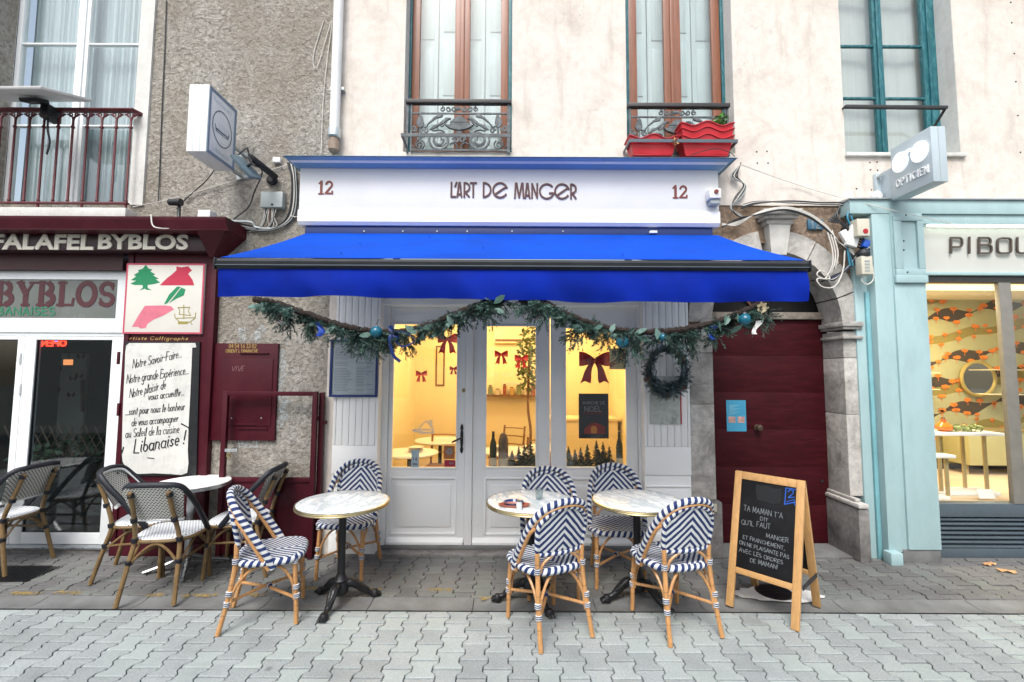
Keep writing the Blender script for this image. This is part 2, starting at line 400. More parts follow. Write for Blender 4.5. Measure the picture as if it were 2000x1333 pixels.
M['iron'] = surf('grey wrought iron', (.065, .08, .088), .55, .45, 26, .3, 90, dirt=(.22, .26, .27), dirtscale=16)
M['darkiron'] = surf('dark rail iron', (.03, .028, .028), .5, .3, 20, .2, 60)
M['teal'] = surf('teal paint', (.008, .11, .135), .5, .25, 10, .15, 40, dirt=(.1, .3, .33), dirtamt=.5, dirtscale=9, stretch=(3, 3, 1))
M['brownwood'] = woodmat('varnished brown wood', (.25, .095, .05), 'z', .4, .35)
M['curtain'] = surf('sheer curtain', (.70, .75, .74), .9, .12, 1.2, .25, 3, stretch=(42, 42, .4), bdist=.02)
M['bcurtain'] = surf('pale blue net curtain', (.50, .58, .60), .9, .25, 1.4, .3, 3, stretch=(34, 34, .35), bdist=.02)
M['shutter'] = surf('white inner shutter', (.72, .77, .77), .6, .05, 4, .03, 30)
M['glass'] = glassmat('window glass')
M['darkglass'] = glassmat('shop door glass', (.8, .84, .84), 1.1)
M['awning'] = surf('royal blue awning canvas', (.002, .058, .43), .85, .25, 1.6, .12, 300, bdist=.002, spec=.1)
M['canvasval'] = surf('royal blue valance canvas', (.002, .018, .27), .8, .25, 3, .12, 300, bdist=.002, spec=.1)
M['char'] = surf('charcoal aluminium', (.03, .033, .037), .32, .15, 6, .04, 60, metal=.3)
M['navy'] = plain('navy enamel', (.01, .03, .14), .4)
M['maroontext'] = plain('dark maroon letters', (.075, .02, .025), .5)
M['redtext'] = plain('red brown numerals', (.17, .03, .02), .5)
M['ink'] = plain('black ink', (.012, .012, .014), .6)
M['cream_letters'] = plain('cream letters', (.72, .68, .58), .5)
M['chalk'] = surf('chalk', (.24, .265, .28), .9, .35, 60, 0)
M['bluechalk'] = surf('blue chalk', (.02, .10, .5), .9, .3, 50, 0)
M['slate'] = surf('blackboard', (.010, .0105, .012), .7, .3, 5, .05, 60, dirt=(.02, .021, .023), dirtamt=.6, dirtscale=3, spec=.15)
M['pine'] = woodmat('varnished pine', (.58, .33, .13), 'z', .42, .25)
M['stone'] = stonemat('weathered limestone', (.47, .45, .42), (.17, .16, .145))
M['dkstone'] = stonemat('dark base stone', (.20, .19, .18), (.06, .06, .06))
M['pblue'] = surf('pale blue shopfront paint', (.36, .51, .525), .5, .07, 3, .12, 24, stretch=(2.5, 2.5, 1), dirt=(.27, .40, .42), dirtamt=.35)
M['vent'] = surf('slate grey louvre', (.075, .10, .12), .45, .1, 8, .04, 40)
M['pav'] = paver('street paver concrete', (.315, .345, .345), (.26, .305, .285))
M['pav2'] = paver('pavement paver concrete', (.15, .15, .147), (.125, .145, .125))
M['gutter'] = surf('gutter concrete', (.165, .17, .168), .8, .3, 5, .3, 60, dirt=(.10, .097, .093), dirtamt=.6, dirtscale=2)
M['soil'] = surf('dark joint sand', (.035, .033, .03), .95, .3, 20, .3, 80)
M['yellowpaint'] = surf('worn yellow paint', (.26, .19, .07), .9, .5, 20, .2, 60)
M['whitecement'] = surf('white cement patch', (.66, .65, .62), .85, .15, 10, .25, 50)
M['red'] = surf('red plastic planter', (.55, .012, .025), .35, .12, 5, .03, 30)
M['smear'] = None
M['leaf'] = surf('green leaf', (.06, .22, .03), .5, .3, 20, 0)
M['marble'] = marblemat('white marble')
M['brass'] = surf('brass rim', (.42, .35, .19), .3, .12, 12, .03, 60, metal=.9)
M['alu'] = surf('brushed aluminium', (.42, .44, .45), .28, .08, 10, .03, 80, metal=.9)
M['tabwhite'] = surf('white laminate top', (.80, .79, .78), .35, .03, 5, 0)
M['galv'] = surf('galvanised steel', (.52, .56, .57), .4, .12, 12, .05, 60, metal=.7)
M['whiteplastic'] = surf('white plastic', (.74, .75, .74), .4, .05, 8, .03, 40, dirt=(.5, .49, .45), dirtamt=.3)
M['beige'] = surf('beige plastic box', (.60, .57, .47), .45, .08, 8, .03, 40)
M['greybox'] = surf('grey plastic box', (.36, .40, .40), .5, .08, 8, .05, 40)
M['cableblack'] = plain('black cable', (.018, .02, .023), .5)
M['cablewhite'] = surf('white cable', (.62, .60, .55), .5, .15, 20, 0)
M['cableblue'] = plain('teal blue cable', (.03, .22, .33), .5)
M['rattan'] = rattan('honey rattan', (.52, .27, .105))
M['bamboo'] = rattan('olive bamboo', (.19, .12, .05))
M['wv_diamond'] = weave('blue white diamond weave', 'diamond', 20)
M['wv_seat'] = weave('blue white chevron seat weave', 'seat', 21)
M['wv_helix'] = weave('blue white wrapped rim', 'helix', 22)
M['wv_ring'] = weave('blue white binding', 'ring', 80, w=(.4, .6))
M['bw_back'] = dotweave('black white back weave', (.62, .62, .58), (.015, .016, .02), 40, 75, 'z', (.62, .6))
M['bw_seat'] = dotweave('white dotted seat weave', (.72, .75, .77), (.02, .03, .07), 45, 45, 'y', (.42, .40))
M['bw_white'] = plain('white woven edge', (.68, .70, .70), .45)
M['bw_rim'] = surf('black woven rim', (.006, .008, .015), .55, .3, 40, .3, 120)

def smear(name, c, lo, hi):
    m, nt, n, l, b = newmat(name); b.inputs['Base Color'].default_value = (*c, 1); b.inputs['Roughness'].default_value = .95
    l.new(nramp(nt, nnoise(nt, 28, 6, .7, ncoord(nt)), [(lo, 0.0), (hi, .8)]), b.inputs['Alpha']); return m
M['smear'] = smear('smeared pale paint', (.50, .55, .56), .42, .62)
M['yellowpaint'] = smear('worn yellow paint', (.36, .25, .07), .40, .60)
# ---------------------------------------------------------------- lettering helpers
def bf(s, n=10): return s
GL = {}
def _g(ch, w, s): GL[ch] = (w, [[tuple(float(q) for q in p.split(',')) for p in st.split()] for st in s.split('|')])
def _a(cx, cy, rx, ry, a0, a1, n=9): return ' '.join('%.2f,%.2f' % p for p in arc(cx, cy, rx, a0, a1, n, ry))
_g('A', 4, '0,0 2,6 4,0|.9,2.2 3.1,2.2'); _g('B', 3.4, '0,0 0,6|0,6 ' + _a(1.6, 4.6, 1.4, 1.4, 90, -90) + ' 0,3.2|0,3.2 ' + _a(1.8, 1.6, 1.6, 1.6, 90, -90) + ' 0,0')
_g('C', 4, _a(2.3, 3, 2.2, 3, 50, 310)); _g('D', 4, '0,0 0,6 1.2,6 ' + _a(1.2, 3, 2.7, 3, 90, -90) + ' 0,0')
_g('E', 3, '3,6 0,6 0,0 3,0|0,3.1 2.5,3.1'); _g('F', 3, '3,6 0,6 0,0|0,3.1 2.4,3.1')
_g('G', 4.2, _a(2.3, 3, 2.2, 3, 50, 360) + ' 2.6,3'); _g('H', 3.6, '0,0 0,6|3.6,0 3.6,6|0,3.1 3.6,3.1'); _g('I', .6, '.3,0 .3,6')
_g('J', 2.4, '2.2,6 2.2,1.4 ' + _a(1.1, 1.2, 1.1, 1.2, 0, -160)); _g('K', 3.6, '0,0 0,6|3.4,6 0,2.6|1,3.5 3.6,0'); _g('L', 3, '0,6 0,0 3,0')
_g('M', 4.6, '0,0 .4,6 2.3,1.2 4.2,6 4.6,0'); _g('N', 3.8, '0,0 0,6 3.8,0 3.8,6'); _g('O', 4.4, _a(2.2, 3, 2.2, 3, 0, 360, 16))
_g('P', 3.2, '0,0 0,6|0,6 1.4,6 ' + _a(1.5, 4.4, 1.6, 1.6, 90, -90) + ' 0,2.8'); _g('Q', 4.4, _a(2.2, 3, 2.2, 3, 0, 360, 16) + '|2.8,1.4 4.4,-.4')
_g('R', 3.4, '0,0 0,6|0,6 1.4,6 ' + _a(1.5, 4.5, 1.5, 1.5, 90, -90) + ' 0,3|1.3,3 3.4,0'); _g('S', 3.2, _a(1.6, 4.5, 1.5, 1.5, 40, 270) + ' ' + _a(1.6, 1.5, 1.6, 1.5, 90, -140))
_g('T', 3.8, '0,6 3.8,6|1.9,6 1.9,0'); _g('U', 3.8, '0,6 0,2 ' + _a(1.9, 1.9, 1.9, 1.9, 180, 360) + ' 3.8,6'); _g('V', 4, '0,6 2,0 4,6'); _g('W', 5, '0,6 1.2,0 2.5,5 3.8,0 5,6')
_g('X', 3.6, '0,0 3.6,6|0,6 3.6,0'); _g('Y', 3.8, '0,6 1.9,3 3.8,6|1.9,3 1.9,0'); _g('Z', 3.4, '0,6 3.4,6 0,0 3.4,0')
_g("'", .8, '.6,6.2 .2,4.8'); _g('!', .8, '.5,6 .3,1.8|.2,.4 .25,0'); _g('.', .8, '.2,.4 .35,0'); _g(',', .8, '.5,.6 .1,-.8'); _g('-', 2, '.2,2.6 1.8,2.6'); _g('(', 1.4, _a(2.4, 3, 1.8, 4, 120, 240)); _g(':', .8, '.3,.2 .4,.5|.3,2.8 .4,3.1')
for d, s in zip('0123456789', (_a(1.7, 3, 1.7, 3, 0, 360, 14), '.4,4.8 1.6,6 1.6,0', _a(1.7, 4.4, 1.6, 1.6, 160, -30) + ' 0,0 3.4,0', _a(1.5, 4.5, 1.5, 1.5, 150, -80) + ' ' + _a(1.5, 1.6, 1.7, 1.6, 80, -150),
     '2.6,0 2.6,6 0,1.8 3.6,1.8', '3,6 .4,6 .2,3.4 ' + _a(1.5, 2, 1.7, 2, 110, -150), '2.6,6 .5,3.2 ' + _a(1.7, 1.8, 1.6, 1.8, 150, -200), '0,6 3.4,6 1,0', _a(1.6, 4.5, 1.3, 1.5, 0, 360) + '|' + _a(1.6, 1.5, 1.6, 1.5, 0, 360), _a(1.7, 4.3, 1.6, 1.7, 0, 360) + '|3.3,4.2 2,0')): _g(d, 3.5, s)
_g('a', 3, _a(1.4, 1.6, 1.3, 1.6, 60, 330) + '|2.7,3.2 2.6,.6 3.3,0'); _g('b', 2.8, '.4,6.2 .2,1 ' + _a(1.4, 1.5, 1.2, 1.5, 200, 500, 10)); _g('c', 2.5, _a(1.4, 1.6, 1.3, 1.6, 50, 310)); _g('d', 3, _a(1.4, 1.6, 1.3, 1.6, 60, 330) + '|3,6.2 2.6,.5 3.2,0')
_g('e', 2.6, '.2,1.5 2.4,1.9 ' + _a(1.3, 1.7, 1.1, 1.6, 10, 310)); _g('f', 2.2, _a(2, 5, .9, 1.2, 60, 180) + ' .9,-1.6|.2,3 2.2,3.1'); _g('g', 3, _a(1.4, 1.6, 1.3, 1.6, 60, 330) + '|2.7,3.2 2.5,-1.4 ' + _a(1.4, -1.4, 1.1, .9, 0, -160, 5))
_g('h', 2.8, '.5,6.2 .2,0|.3,1.6 ' + _a(1.5, 2, 1, 1.2, 150, 0, 5) + ' 2.5,0'); _g('i', 1, '.4,3.2 .4,.5 .9,0|.45,4.4 .55,4.7'); _g('l', 1.3, '.3,0 1,5.4 .6,6 .3,5 .4,.4 1.1,0'); _g('m', 4.2, '.2,3.2 .2,0|.2,2 ' + _a(1.1, 2.2, .8, 1, 150, 0, 5) + ' 1.9,0|1.9,2 ' + _a(2.9, 2.2, .9, 1, 150, 0, 5) + ' 3.8,0')
_g('n', 2.8, '.2,3.2 .2,0|.2,1.8 ' + _a(1.3, 2.1, 1, 1.1, 150, 0, 5) + ' 2.3,.4 2.8,0'); _g('o', 2.7, _a(1.3, 1.6, 1.25, 1.6, 0, 360, 10)); _g('p', 2.8, '.6,3.4 .1,-2|.4,2.4 ' + _a(1.4, 1.7, 1.2, 1.5, 150, -160)); _g('r', 2.1, '.2,3.2 .3,0|.3,1.8 1,3 2,3.1'); _g('s', 2.2, '2,2.8 1,3.2 .4,2.4 1.9,1 1.2,.1 .1,.4')
_g('t', 1.9, '1,5 .7,.6 1.6,0|.1,3.3 1.9,3.5'); _g('u', 2.8, '.2,3.2 .3,.8 1.1,0 2.2,1 2.4,3.2|2.4,3.2 2.3,.5 2.9,0'); _g('v', 2.6, '.1,3.2 1.1,0 2.4,3.3'); _g('x', 2.5, '.1,3.2 2.3,0|2.3,3.2 .1,0')
_g('é', 2.6, '.2,1.5 2.4,1.9 ' + _a(1.3, 1.7, 1.1, 1.6, 10, 310) + '|1.2,4.2 2,5'); _g('É', 3.2, _a(2, 4.6, 1.4, 1.4, 40, 260, 6) + ' ' + _a(1.9, 1.5, 1.8, 1.6, 100, 320, 7) + '|1.6,6.8 2.8,7.6')
RC = [0]
def ribbon(mb, pts, wd, fr, dep=0.0):                 # flat pen stroke; fr maps (u, v, lift) to a point
    n = len(pts)
    for i in range(1, n - 1):                         # break the stroke at sharp corners
        a = math.atan2(pts[i][1] - pts[i - 1][1], pts[i][0] - pts[i - 1][0]); b = math.atan2(pts[i + 1][1] - pts[i][1], pts[i + 1][0] - pts[i][0])
        if abs((b - a + math.pi) % (2 * math.pi) - math.pi) > 1.0:
            ribbon(mb, pts[:i + 1], wd, fr, dep); ribbon(mb, pts[i:], wd, fr, dep); return
    RC[0] += 1; dep = dep + (RC[0] % 9) * .00022
    L = []; Rr = []
    for i in range(n):
        a = pts[max(i - 1, 0)]; b = pts[min(i + 1, n - 1)]
        dx, dy = b[0] - a[0], b[1] - a[1]; k = math.hypot(dx, dy) or 1; nx, ny = -dy / k * wd / 2, dx / k * wd / 2
        e = 0
        if i == 0: e = -wd * .35
        if i == n - 1: e = wd * .35
        ex, ey = dx / k * e, dy / k * e
        L.append((pts[i][0] + nx + ex, pts[i][1] + ny + ey)); Rr.append((pts[i][0] - nx + ex, pts[i][1] - ny + ey))
    vs = [fr(*p, dep) for p in L] + [fr(*p, dep) for p in Rr]
    fs = [(i, i + n, i + n + 1, i + 1) for i in range(n - 1)]
    if dep > .002:
        m = 2 * n; vs += [fr(*p, 0) for p in L] + [fr(*p, 0) for p in Rr]
        fs += [(i, i + 1, i + 1 + m, i + m) for i in range(n - 1)] + [(n + i + 1, n + i, n + i + m, n + i + 1 + m) for i in range(n - 1)]
        fs += [(0, m, m + n, n), (n - 1, 2 * n - 1, m + 2 * n - 1, m + n - 1)]
    mb.add(vs, fs)
def pen(mb, s, fr, h, wd, u0=0, v0=0, width=None, gap=1.3, space=2.2, slant=0.0, jit=0.0, dep=0.0, rise=0.0, center=False):
    k = h / 6.0; tot = 0
    for ch in s: tot += (space if ch == ' ' or ch not in GL else GL[ch][0] + gap)
    kx = width / tot if width else k
    x = u0 - (tot * kx / 2 if center else 0)
    rs = random.Random(len(s) * 31 + int(u0 * 1000))
    for ch in s:
        if ch not in GL: x += space * kx; continue
        jx, jz, js = rs.uniform(-1, 1) * jit, rs.uniform(-1, 1) * jit, 1 + rs.uniform(-.12, .12) * (jit > 0)
        for st in GL[ch][1]:
            pts = [(x + (p[0] + p[1] * slant + jx) * kx, v0 + (p[1] * js + jz) * k + rise * (x - u0)) for p in st]
            ribbon(mb, pts, wd, fr, dep)
        x += (GL[ch][0] + gap) * kx
    return x
def wallframe(Y): return lambda u, v, d: (u, Y - d, v)
# heavier display letters: strokes with their own width multiplier
def serif(mb, s, fr, x0, z0, h, stem, width, dep=.004):
    k = h / 6
    G2 = {
     'B': (4.6, [('1,0 1,6', 1), ('0,6 2,6 ' + _a(2.2, 4.55, 1.3, 1.45, 90, 20, 4), .45), (_a(2.2, 4.55, 1.3, 1.4, 60, -60, 5), .95), ('1,3.1 2.4,3.1', .4), (_a(2.3, 1.6, 1.7, 1.5, 70, -70, 6), 1), ('0,0 2.6,0', .45)]),
     'Y': (4.8, [('.8,6 2.4,3', 1), ('4,6 2.4,3', .45), ('2.4,3 2.4,0', 1), ('0,6 1.8,6', .4), ('3.2,6 4.8,6', .4), ('1.5,0 3.3,0', .4)]),
     'L': (4.2, [('1,0 1,6', 1), ('0,6 2,6', .4), ('0,0 3.8,0 4,1.7', .45)]),
     'O': (5.2, [(_a(2.5, 3, 2.1, 2.95, 70, 290, 10), .95), (_a(2.5, 3, 2.1, 2.95, -70, 70, 10), .95)]),
     'S': (3.9, [(_a(1.9, 4.45, 1.5, 1.5, 30, 250, 8) + ' ' + _a(1.9, 1.5, 1.6, 1.5, 70, -150, 8), .8), ('3.3,5.9 3.3,4.3', .4), ('.4,1.7 .4,.1', .4)]),
     '1': (2.6, [('1.3,0 1.3,6', 1), ('.2,5 1.3,5.9', .6), ('.2,0 2.4,0', .6)]),
     '2': (3.8, [(_a(1.9, 4.4, 1.4, 1.5, 170, -30, 8) + ' .4,.3', .85), ('.2,.2 3.5,.2 3.5,1.2', .7)])}
    tot = sum(G2[c][0] + .5 for c in s); kx = width / tot; x = x0
    for c in s:
        for st, wm in G2[c][1]:
            ribbon(mb, [(x + float(p.split(',')[0]) * kx, z0 + float(p.split(',')[1]) * k) for p in st.split()], stem * wm, fr, dep)
        x += (G2[c][0] + .5) * kx
def fonttext(s, size, extrude=.004, bold=0.0, spacing=1.0):   # built-in type, returned as MB in the x-z plane facing -y, origin at lower left, scaled to cap height 'size'
    cu = bpy.data.curves.new('t', 'FONT'); cu.body = s; cu.extrude = extrude; cu.offset = bold; cu.space_character = spacing; cu.resolution_u = 3
    ob = bpy.data.objects.new('t', cu); col.objects.link(ob)
    dg = bpy.context.evaluated_depsgraph_get(); me = bpy.data.meshes.new_from_object(ob.evaluated_get(dg))
    xs = [v.co.x for v in me.vertices]; ys = [v.co.y for v in me.vertices]
    x0, x1, y0, y1 = min(xs), max(xs), min(ys), max(ys); k = size / (y1 - y0)
    mb = MB(); mb.add([((v.co.x - x0) * k, -v.co.z, (v.co.y - y0) * k) for v in me.vertices], [list(p.vertices) for p in me.polygons])
    bpy.data.objects.remove(ob); bpy.data.curves.remove(cu); bpy.data.meshes.remove(me); return mb
def fit(mb, x0, x1, z0, z1, Y):                        # place a lettering mesh into a rectangle of the plane y = Y
    xs = [v[0] for v in mb.v]; zs = [v[2] for v in mb.v]; ax, bx, az, bz = min(xs), max(xs), min(zs), max(zs)
    mb.v = [(x0 + (v[0] - ax) / (bx - ax) * (x1 - x0), v[1] + Y, z0 + (v[2] - az) / (bz - az) * (z1 - z0)) for v in mb.v]; return mb
# ---------------------------------------------------------------- ground
g = MB().box(-60, 60, -60, 0.35, -.30, -.024); struct('ground', g, M['soil'])
PIT, PLEN = .146, .16
def behaton(y0, y1, col_w=.086, col_n=.060, top=0.0, inset=.0034):
    t = .014; L = PLEN
    def half(y):                                        # half width along the block
        a = abs(y)
        if a >= L / 4 + t: return col_w
        if a <= L / 4 - t: return col_n
        return col_n + (col_w - col_n) * (a - (L / 4 - t)) / (2 * t)
    ys = [y0] + [y for y in (-L / 4 - t, -L / 4 + t, L / 4 - t, L / 4 + t) if y0 < y < y1] + [y1]
    def ring(i, z):
        r = [(half(y) - i, min(max(y, y0 + i * 1.9), y1 - i * 1.9), z) for y in ys]
        return r + [(-x, y, z) for x, y, z in reversed(r)]
    n = len(ys) * 2; mb = MB()
    mb.add(ring(inset + .0022, top) + ring(inset, top - .004) + ring(inset - .0006, top - .022), [tuple(range(n))] + [(i, i + n, (i + 1) % n + n, (i + 1) % n) for i in range(n)] + [(i + n, i + 2 * n, (i + 1) % n + 2 * n, (i + 1) % n + n) for i in range(n)])
    return mb
full = behaton(-PLEN / 2, PLEN / 2); hlo = behaton(0, PLEN / 2); hhi = behaton(-PLEN / 2, 0)
def lay(owner, m, x0, x1, y0, rows, shift, rough, skew=0.0, maxn=300):
    mes = {k: b.mesh('paver', m, (0, 0, 0), 0) for k, b in (('f', full), ('l', hlo), ('h', hhi))}
    spots = []
    nc = int((x1 - x0) / PIT)
    for c in range(nc):
        x = x0 + (c + .5) * PIT
        if (c + shift) % 2 == 0: spots += [(x, y0 + (r + .5) * PLEN, 'f') for r in range(rows)]
        else: spots += [(x, y0, 'l')] + [(x, y0 + r * PLEN, 'f') for r in range(1, rows)] + [(x, y0 + rows * PLEN, 'h')]
    spots.sort(key=lambda s: abs(s[0]))
    rest = MB()
    for i, (x, y, k) in enumerate(spots):
        dz = random.uniform(-rough, rough); mt = Matrix.Translation((x, y, dz)) @ Matrix.Rotation(random.gauss(0, rough * 2.2), 4, 'X') @ Matrix.Rotation(random.gauss(0, rough * 2.2), 4, 'Y') @ Matrix.Rotation(random.gauss(0, .006), 4, 'Z')
        if i < maxn:
            o = bpy.data.objects.new('paver', mes[k]); col.objects.link(o); o.parent = owner; o.matrix_local = Matrix.Translation(-Vector(owner.location)) @ mt
        else: rest.mb({'f': full, 'l': hlo, 'h': hhi}[k], mt)
    if rest.v: rest.build('paving_beyond', m, owner, 0, stuff=True)
YG0, YG1 = -1.01, -.81                                    # gutter strip
st = struct('street', MB().box(-30, 30, -30, YG0 - .004, -.023, -.02), M['soil'])
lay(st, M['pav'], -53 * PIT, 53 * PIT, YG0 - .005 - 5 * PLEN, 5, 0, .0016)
ybr = YG0 - .005 - 5 * PLEN
x = -7.5
while x < 7.5:                                            # course of plain rectangular blocks along the street
    wd = random.uniform(.19, .215)
    b = MB().box(x + .003, x + wd - .003, ybr - .108, ybr - .004, -.02, random.uniform(-.002, .002), .003); o = b.build('paver', M['pav'], st, 30); x += wd
far = MB()
for c in range(-60, 60):
    if c % 2: far.mb(hhi, Matrix.Translation((c * PIT, ybr - .11, 0)))
    for r in range(16):
        y = ybr - .11 - (r + .5 + .5 * (c % 2)) * PLEN; far.mb(full, Matrix.Translation((c * PIT, y, random.uniform(-.002, .002))))
far.build('paving_beyond', M['pav'], st, 0, stuff=True)
gt = struct('gutter', MB().box(-30, 30, YG0, YG1, -.03, -.0205), M['soil'])
x = -8.2
while x < 8.2:                                            # long concrete channel stones, dished in the middle
    wd = random.uniform(.75, 1.05); ya, yb = YG0 + .003, YG1 - .003
    b = MB()
    b.grid(lambda u, v: (x + .003 + u * (wd - .006), ya + v * (yb - ya), -.001 - .012 * math.sin(math.pi * v)), 4, 8, False)
    b.box(x + .003, x + wd - .003, ya, yb, -.02, -.0145); b.build('channel_stone', M['gutter'], gt, 40); x += wd
pv = struct('pavement', MB().box(-30, 30, YG1 + .001, .2, -.024, -.0195), M['soil'])
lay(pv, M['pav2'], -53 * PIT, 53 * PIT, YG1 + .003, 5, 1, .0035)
skirt = MB().box(-30, 30, YG1 + .004 + 5 * PLEN, .3, -.02, -.002); skirt.build('concrete_edge', M['gutter'], pv)
# worn yellow line marks on the pavement edge
for (a, b_, yy) in ((20, 80, 1160), (105, 160, 1159), (285, 322, 1163), (355, 425, 1164), (475, 520, 1163), (575, 618, 1150), (700, 745, 1151), (835, 885, 1153), (935, 972, 1170), (1205, 1230, 1158), (1285, 1330, 1157), (1372, 1396, 1120)):
    p0 = G(a, yy); p1 = G(b_, yy); mb = MB(); n = 14; rr = random.Random(a)
    top = [(p0.x + (p1.x - p0.x) * i / n, p0.y + .022 + rr.uniform(-.013, .013), .0048) for i in range(n + 1)]
    bot = [(q[0] + rr.uniform(-.01, .01), q[1] - .045 + rr.uniform(-.016, .012), .0048) for q in top]
    mb.add(top + bot, [(i, i + n + 1, i + n + 2, i + 1) for i in range(n)])
    mb.build('paint_mark', M['yellowpaint'], pv, 0)
# white cement collar and round drain cover under the board
c = G(1512, 1158); mh = thing('drain_cover', 'round dark metal drain cover in a white cement patch behind the chalkboard', 'drain cover', (c.x, c.y, .004))
rr = random.Random(3); mb = MB(); ring = []
for k in range(30):
    a = 2 * math.pi * k / 30; ring.append((c.x + math.cos(a) * (.33 + rr.uniform(-.05, .05)), c.y - .03 + math.sin(a) * (.13 + rr.uniform(-.03, .02)), .0055))
mb.add(ring, [tuple(range(30))]); mb.build('cement_collar', M['whitecement'], mh, 0)
mb = MB().lathe([(.135, .004), (.135, .011), (.12, .013), (.115, .010)], (c.x, c.y, 0), 28); 
for k in range(-4, 5): mb.box(c.x - math.sqrt(.0121 - (k * .024) ** 2) if abs(k * .024) < .11 else c.x, c.x + math.sqrt(max(0, .0121 - (k * .024) ** 2)), c.y + k * .024 - .006, c.y + k * .024 + .006, .0102, .0145)
mb.build('cover', M['cast'], mh)
# ribbed drain plate by the left door
pa = [G(-60, 1106), G(103, 1106), G(52, 1137), G(-60, 1139)]
mb = MB().add([(p.x, p.y, .005) for p in pa] + [(p.x, p.y, -.002) for p in pa], [(3, 2, 1, 0), (0, 1, 5, 4), (1, 2, 6, 5), (2, 3, 7, 6)])
x = pa[3].x
while x < pa[2].x - .01: mb.box(x, x + .012, pa[2].y + .012, pa[0].y - .012, .0045, .009); x += .03
single('drain_plate', mb, M['cast'], 'ribbed dark metal plate in the pavement before the white glazed door', 'drain plate')
# fallen leaves on the pavement at right
for i, (px, py, rz) in enumerate(((1932, 1104, .3), (1966, 1118, -.5))):
    c = G(px, py); mb = MB(); n = 12
    o = [(math.cos(2 * math.pi * k / n) * (.075 if k % 3 else .05), math.sin(2 * math.pi * k / n) * (.035 if k % 3 else .02)) for k in range(n)]
    mb.add([(c.x, c.y, .02)] + [(c.x + a * math.cos(rz) - b * math.sin(rz), c.y + a * math.sin(rz) + b * math.cos(rz), .006 + .014 * (k % 2)) for k, (a, b) in enumerate(o)], [(0, k + 1, (k + 1) % n + 1) for k in range(n)])
    single('dry_leaf', mb, surf('dry leaf %d' % i, (.50, .27, .12), .8, .3, 30, 0), ('larger brown dry leaf on the pavement before the louvre panel', 'smaller pale dry leaf on the pavement before the louvre panel, nearer the street')[i], 'leaf', 'fallen leaves', 0)
# ---------------------------------------------------------------- the other side of the street, behind the viewer (mirrored in the panes)
opp = thing('opposite_house', 'pale house across the street, mirrored in the window panes', 'building', (0, -8.4, 0))
MB().box(-14, 14, -8.9, -8.4, -.02, 4.0).build('wall', surf('pale ochre render', (.66, .62, .56), .9, .12, 1.5, .2, 30), opp)
for i in range(7):
    for z in (.9,):
        x = -10.5 + i * 3.5
        MB().box(x - .62, x + .62, -8.41, -8.36, z, z + 1.9, .01).build('window_frame', M['pvc'], opp); MB().box(x - .52, x + .52, -8.365, -8.352, z + .1, z + 1.8).build('pane', surf('dark pane %d' % (i * 10 + int(z)), (.04, .05, .06), .08, .1, 3, 0), opp)
# ---------------------------------------------------------------- walls
def wallmesh(x0, x1, z0, z1, holes, yf, yb):             # sheet with rectangular holes and their reveals
    xs = sorted(set([x0, x1] + [min(max(h[k], x0), x1) for h in holes for k in (0, 1)])); zs = sorted(set([z0, z1] + [min(max(h[k], z0), z1) for h in holes for k in (2, 3)]))
    def solid(i, j):
        if i < 0 or j < 0 or i >= len(xs) - 1 or j >= len(zs) - 1: return None
        cx, cz = (xs[i] + xs[i + 1]) / 2, (zs[j] + zs[j + 1]) / 2
        return not any(h[0] < cx < h[1] and h[2] < cz < h[3] for h in holes)
    mb = MB()
    for i in range(len(xs) - 1):
        for j in range(len(zs) - 1):
            if not solid(i, j): continue
            a, b, c, d = xs[i], xs[i + 1], zs[j], zs[j + 1]
            mb.add([(a, yf, c), (b, yf, c), (b, yf, d), (a, yf, d)], [(0, 1, 2, 3)])
            for (di, dj, q) in ((-1, 0, [(a, c), (a, d)]), (1, 0, [(b, d), (b, c)]), (0, -1, [(b, c), (a, c)]), (0, 1, [(a, d), (b, d)])):
                if not solid(i + di, j + dj):
                    (ax, az), (bx, bz) = q; mb.add([(ax, yf, az), (bx, yf, bz), (bx, yb, bz), (ax, yb, az)], [(0, 1, 2, 3)])
    return mb
ZT = 6.4
XB = PX(655, 0, 250)                                      # party line between the grey and the cream house
xLW = PX(267, 0, 200); zLW = PZ(400, 0, 130)
xFR = PX(412, 0, 700); zFT = PZ(440, 0, 300)               # falafel shopfront extents
grey = thing('grey_house', 'grey roughcast house front with white window, left of the cafe', 'building', (-3.5, .1, 0))
gw = wallmesh(-9, XB, -.02, ZT, [(-8.99, xFR - .02, -.03, zFT), (-5.3, xLW, zLW, 7)], 0, .3)
gw.build('wall', M['roughcast'], grey, 0)
MB().box(xLW, PX(303, 0, 60), -.022, .001, PZ(402, 0, 280), ZT).build('window_surround', M['reveal'], grey)
MB().box(-9, -5.3, -.02, .001, zLW, ZT).build('window_surround', M['reveal'], grey)
cream = thing('cream_house', 'cream plastered house front with tall windows above the cafe', 'building', (1.2, .1, 0))
def WX(px): return P(px, 150, 0).x
zW = PZ(298, 0)
ops = [(WX(790), WX(1000), zW, 7), (WX(1223), WX(1432), zW, 7), (WX(1644), WX(1867), PZ(301, 0, 1750), 7)]
XS0, XS1 = PX(655, 0, 800), PX(1346, 0, 800)               # cafe shopfront opening
XA0, XA1, ZA = PX(1346, 0, 800), PX(1702, 0, 800), PZ(402, 0, 1560)
XO1 = 9
cw = wallmesh(XB + .001, 9, -.02, ZT, ops + [(XS0, XS1 + .001, -.03, PZ(440, 0)), (XA0 - .001, XA1, -.03, ZA), (XA1 - .001, 8.99, -.03, PZ(432, 0, 1850))], 0, .32)
cw.build('wall', M['cream'], cream, 0)
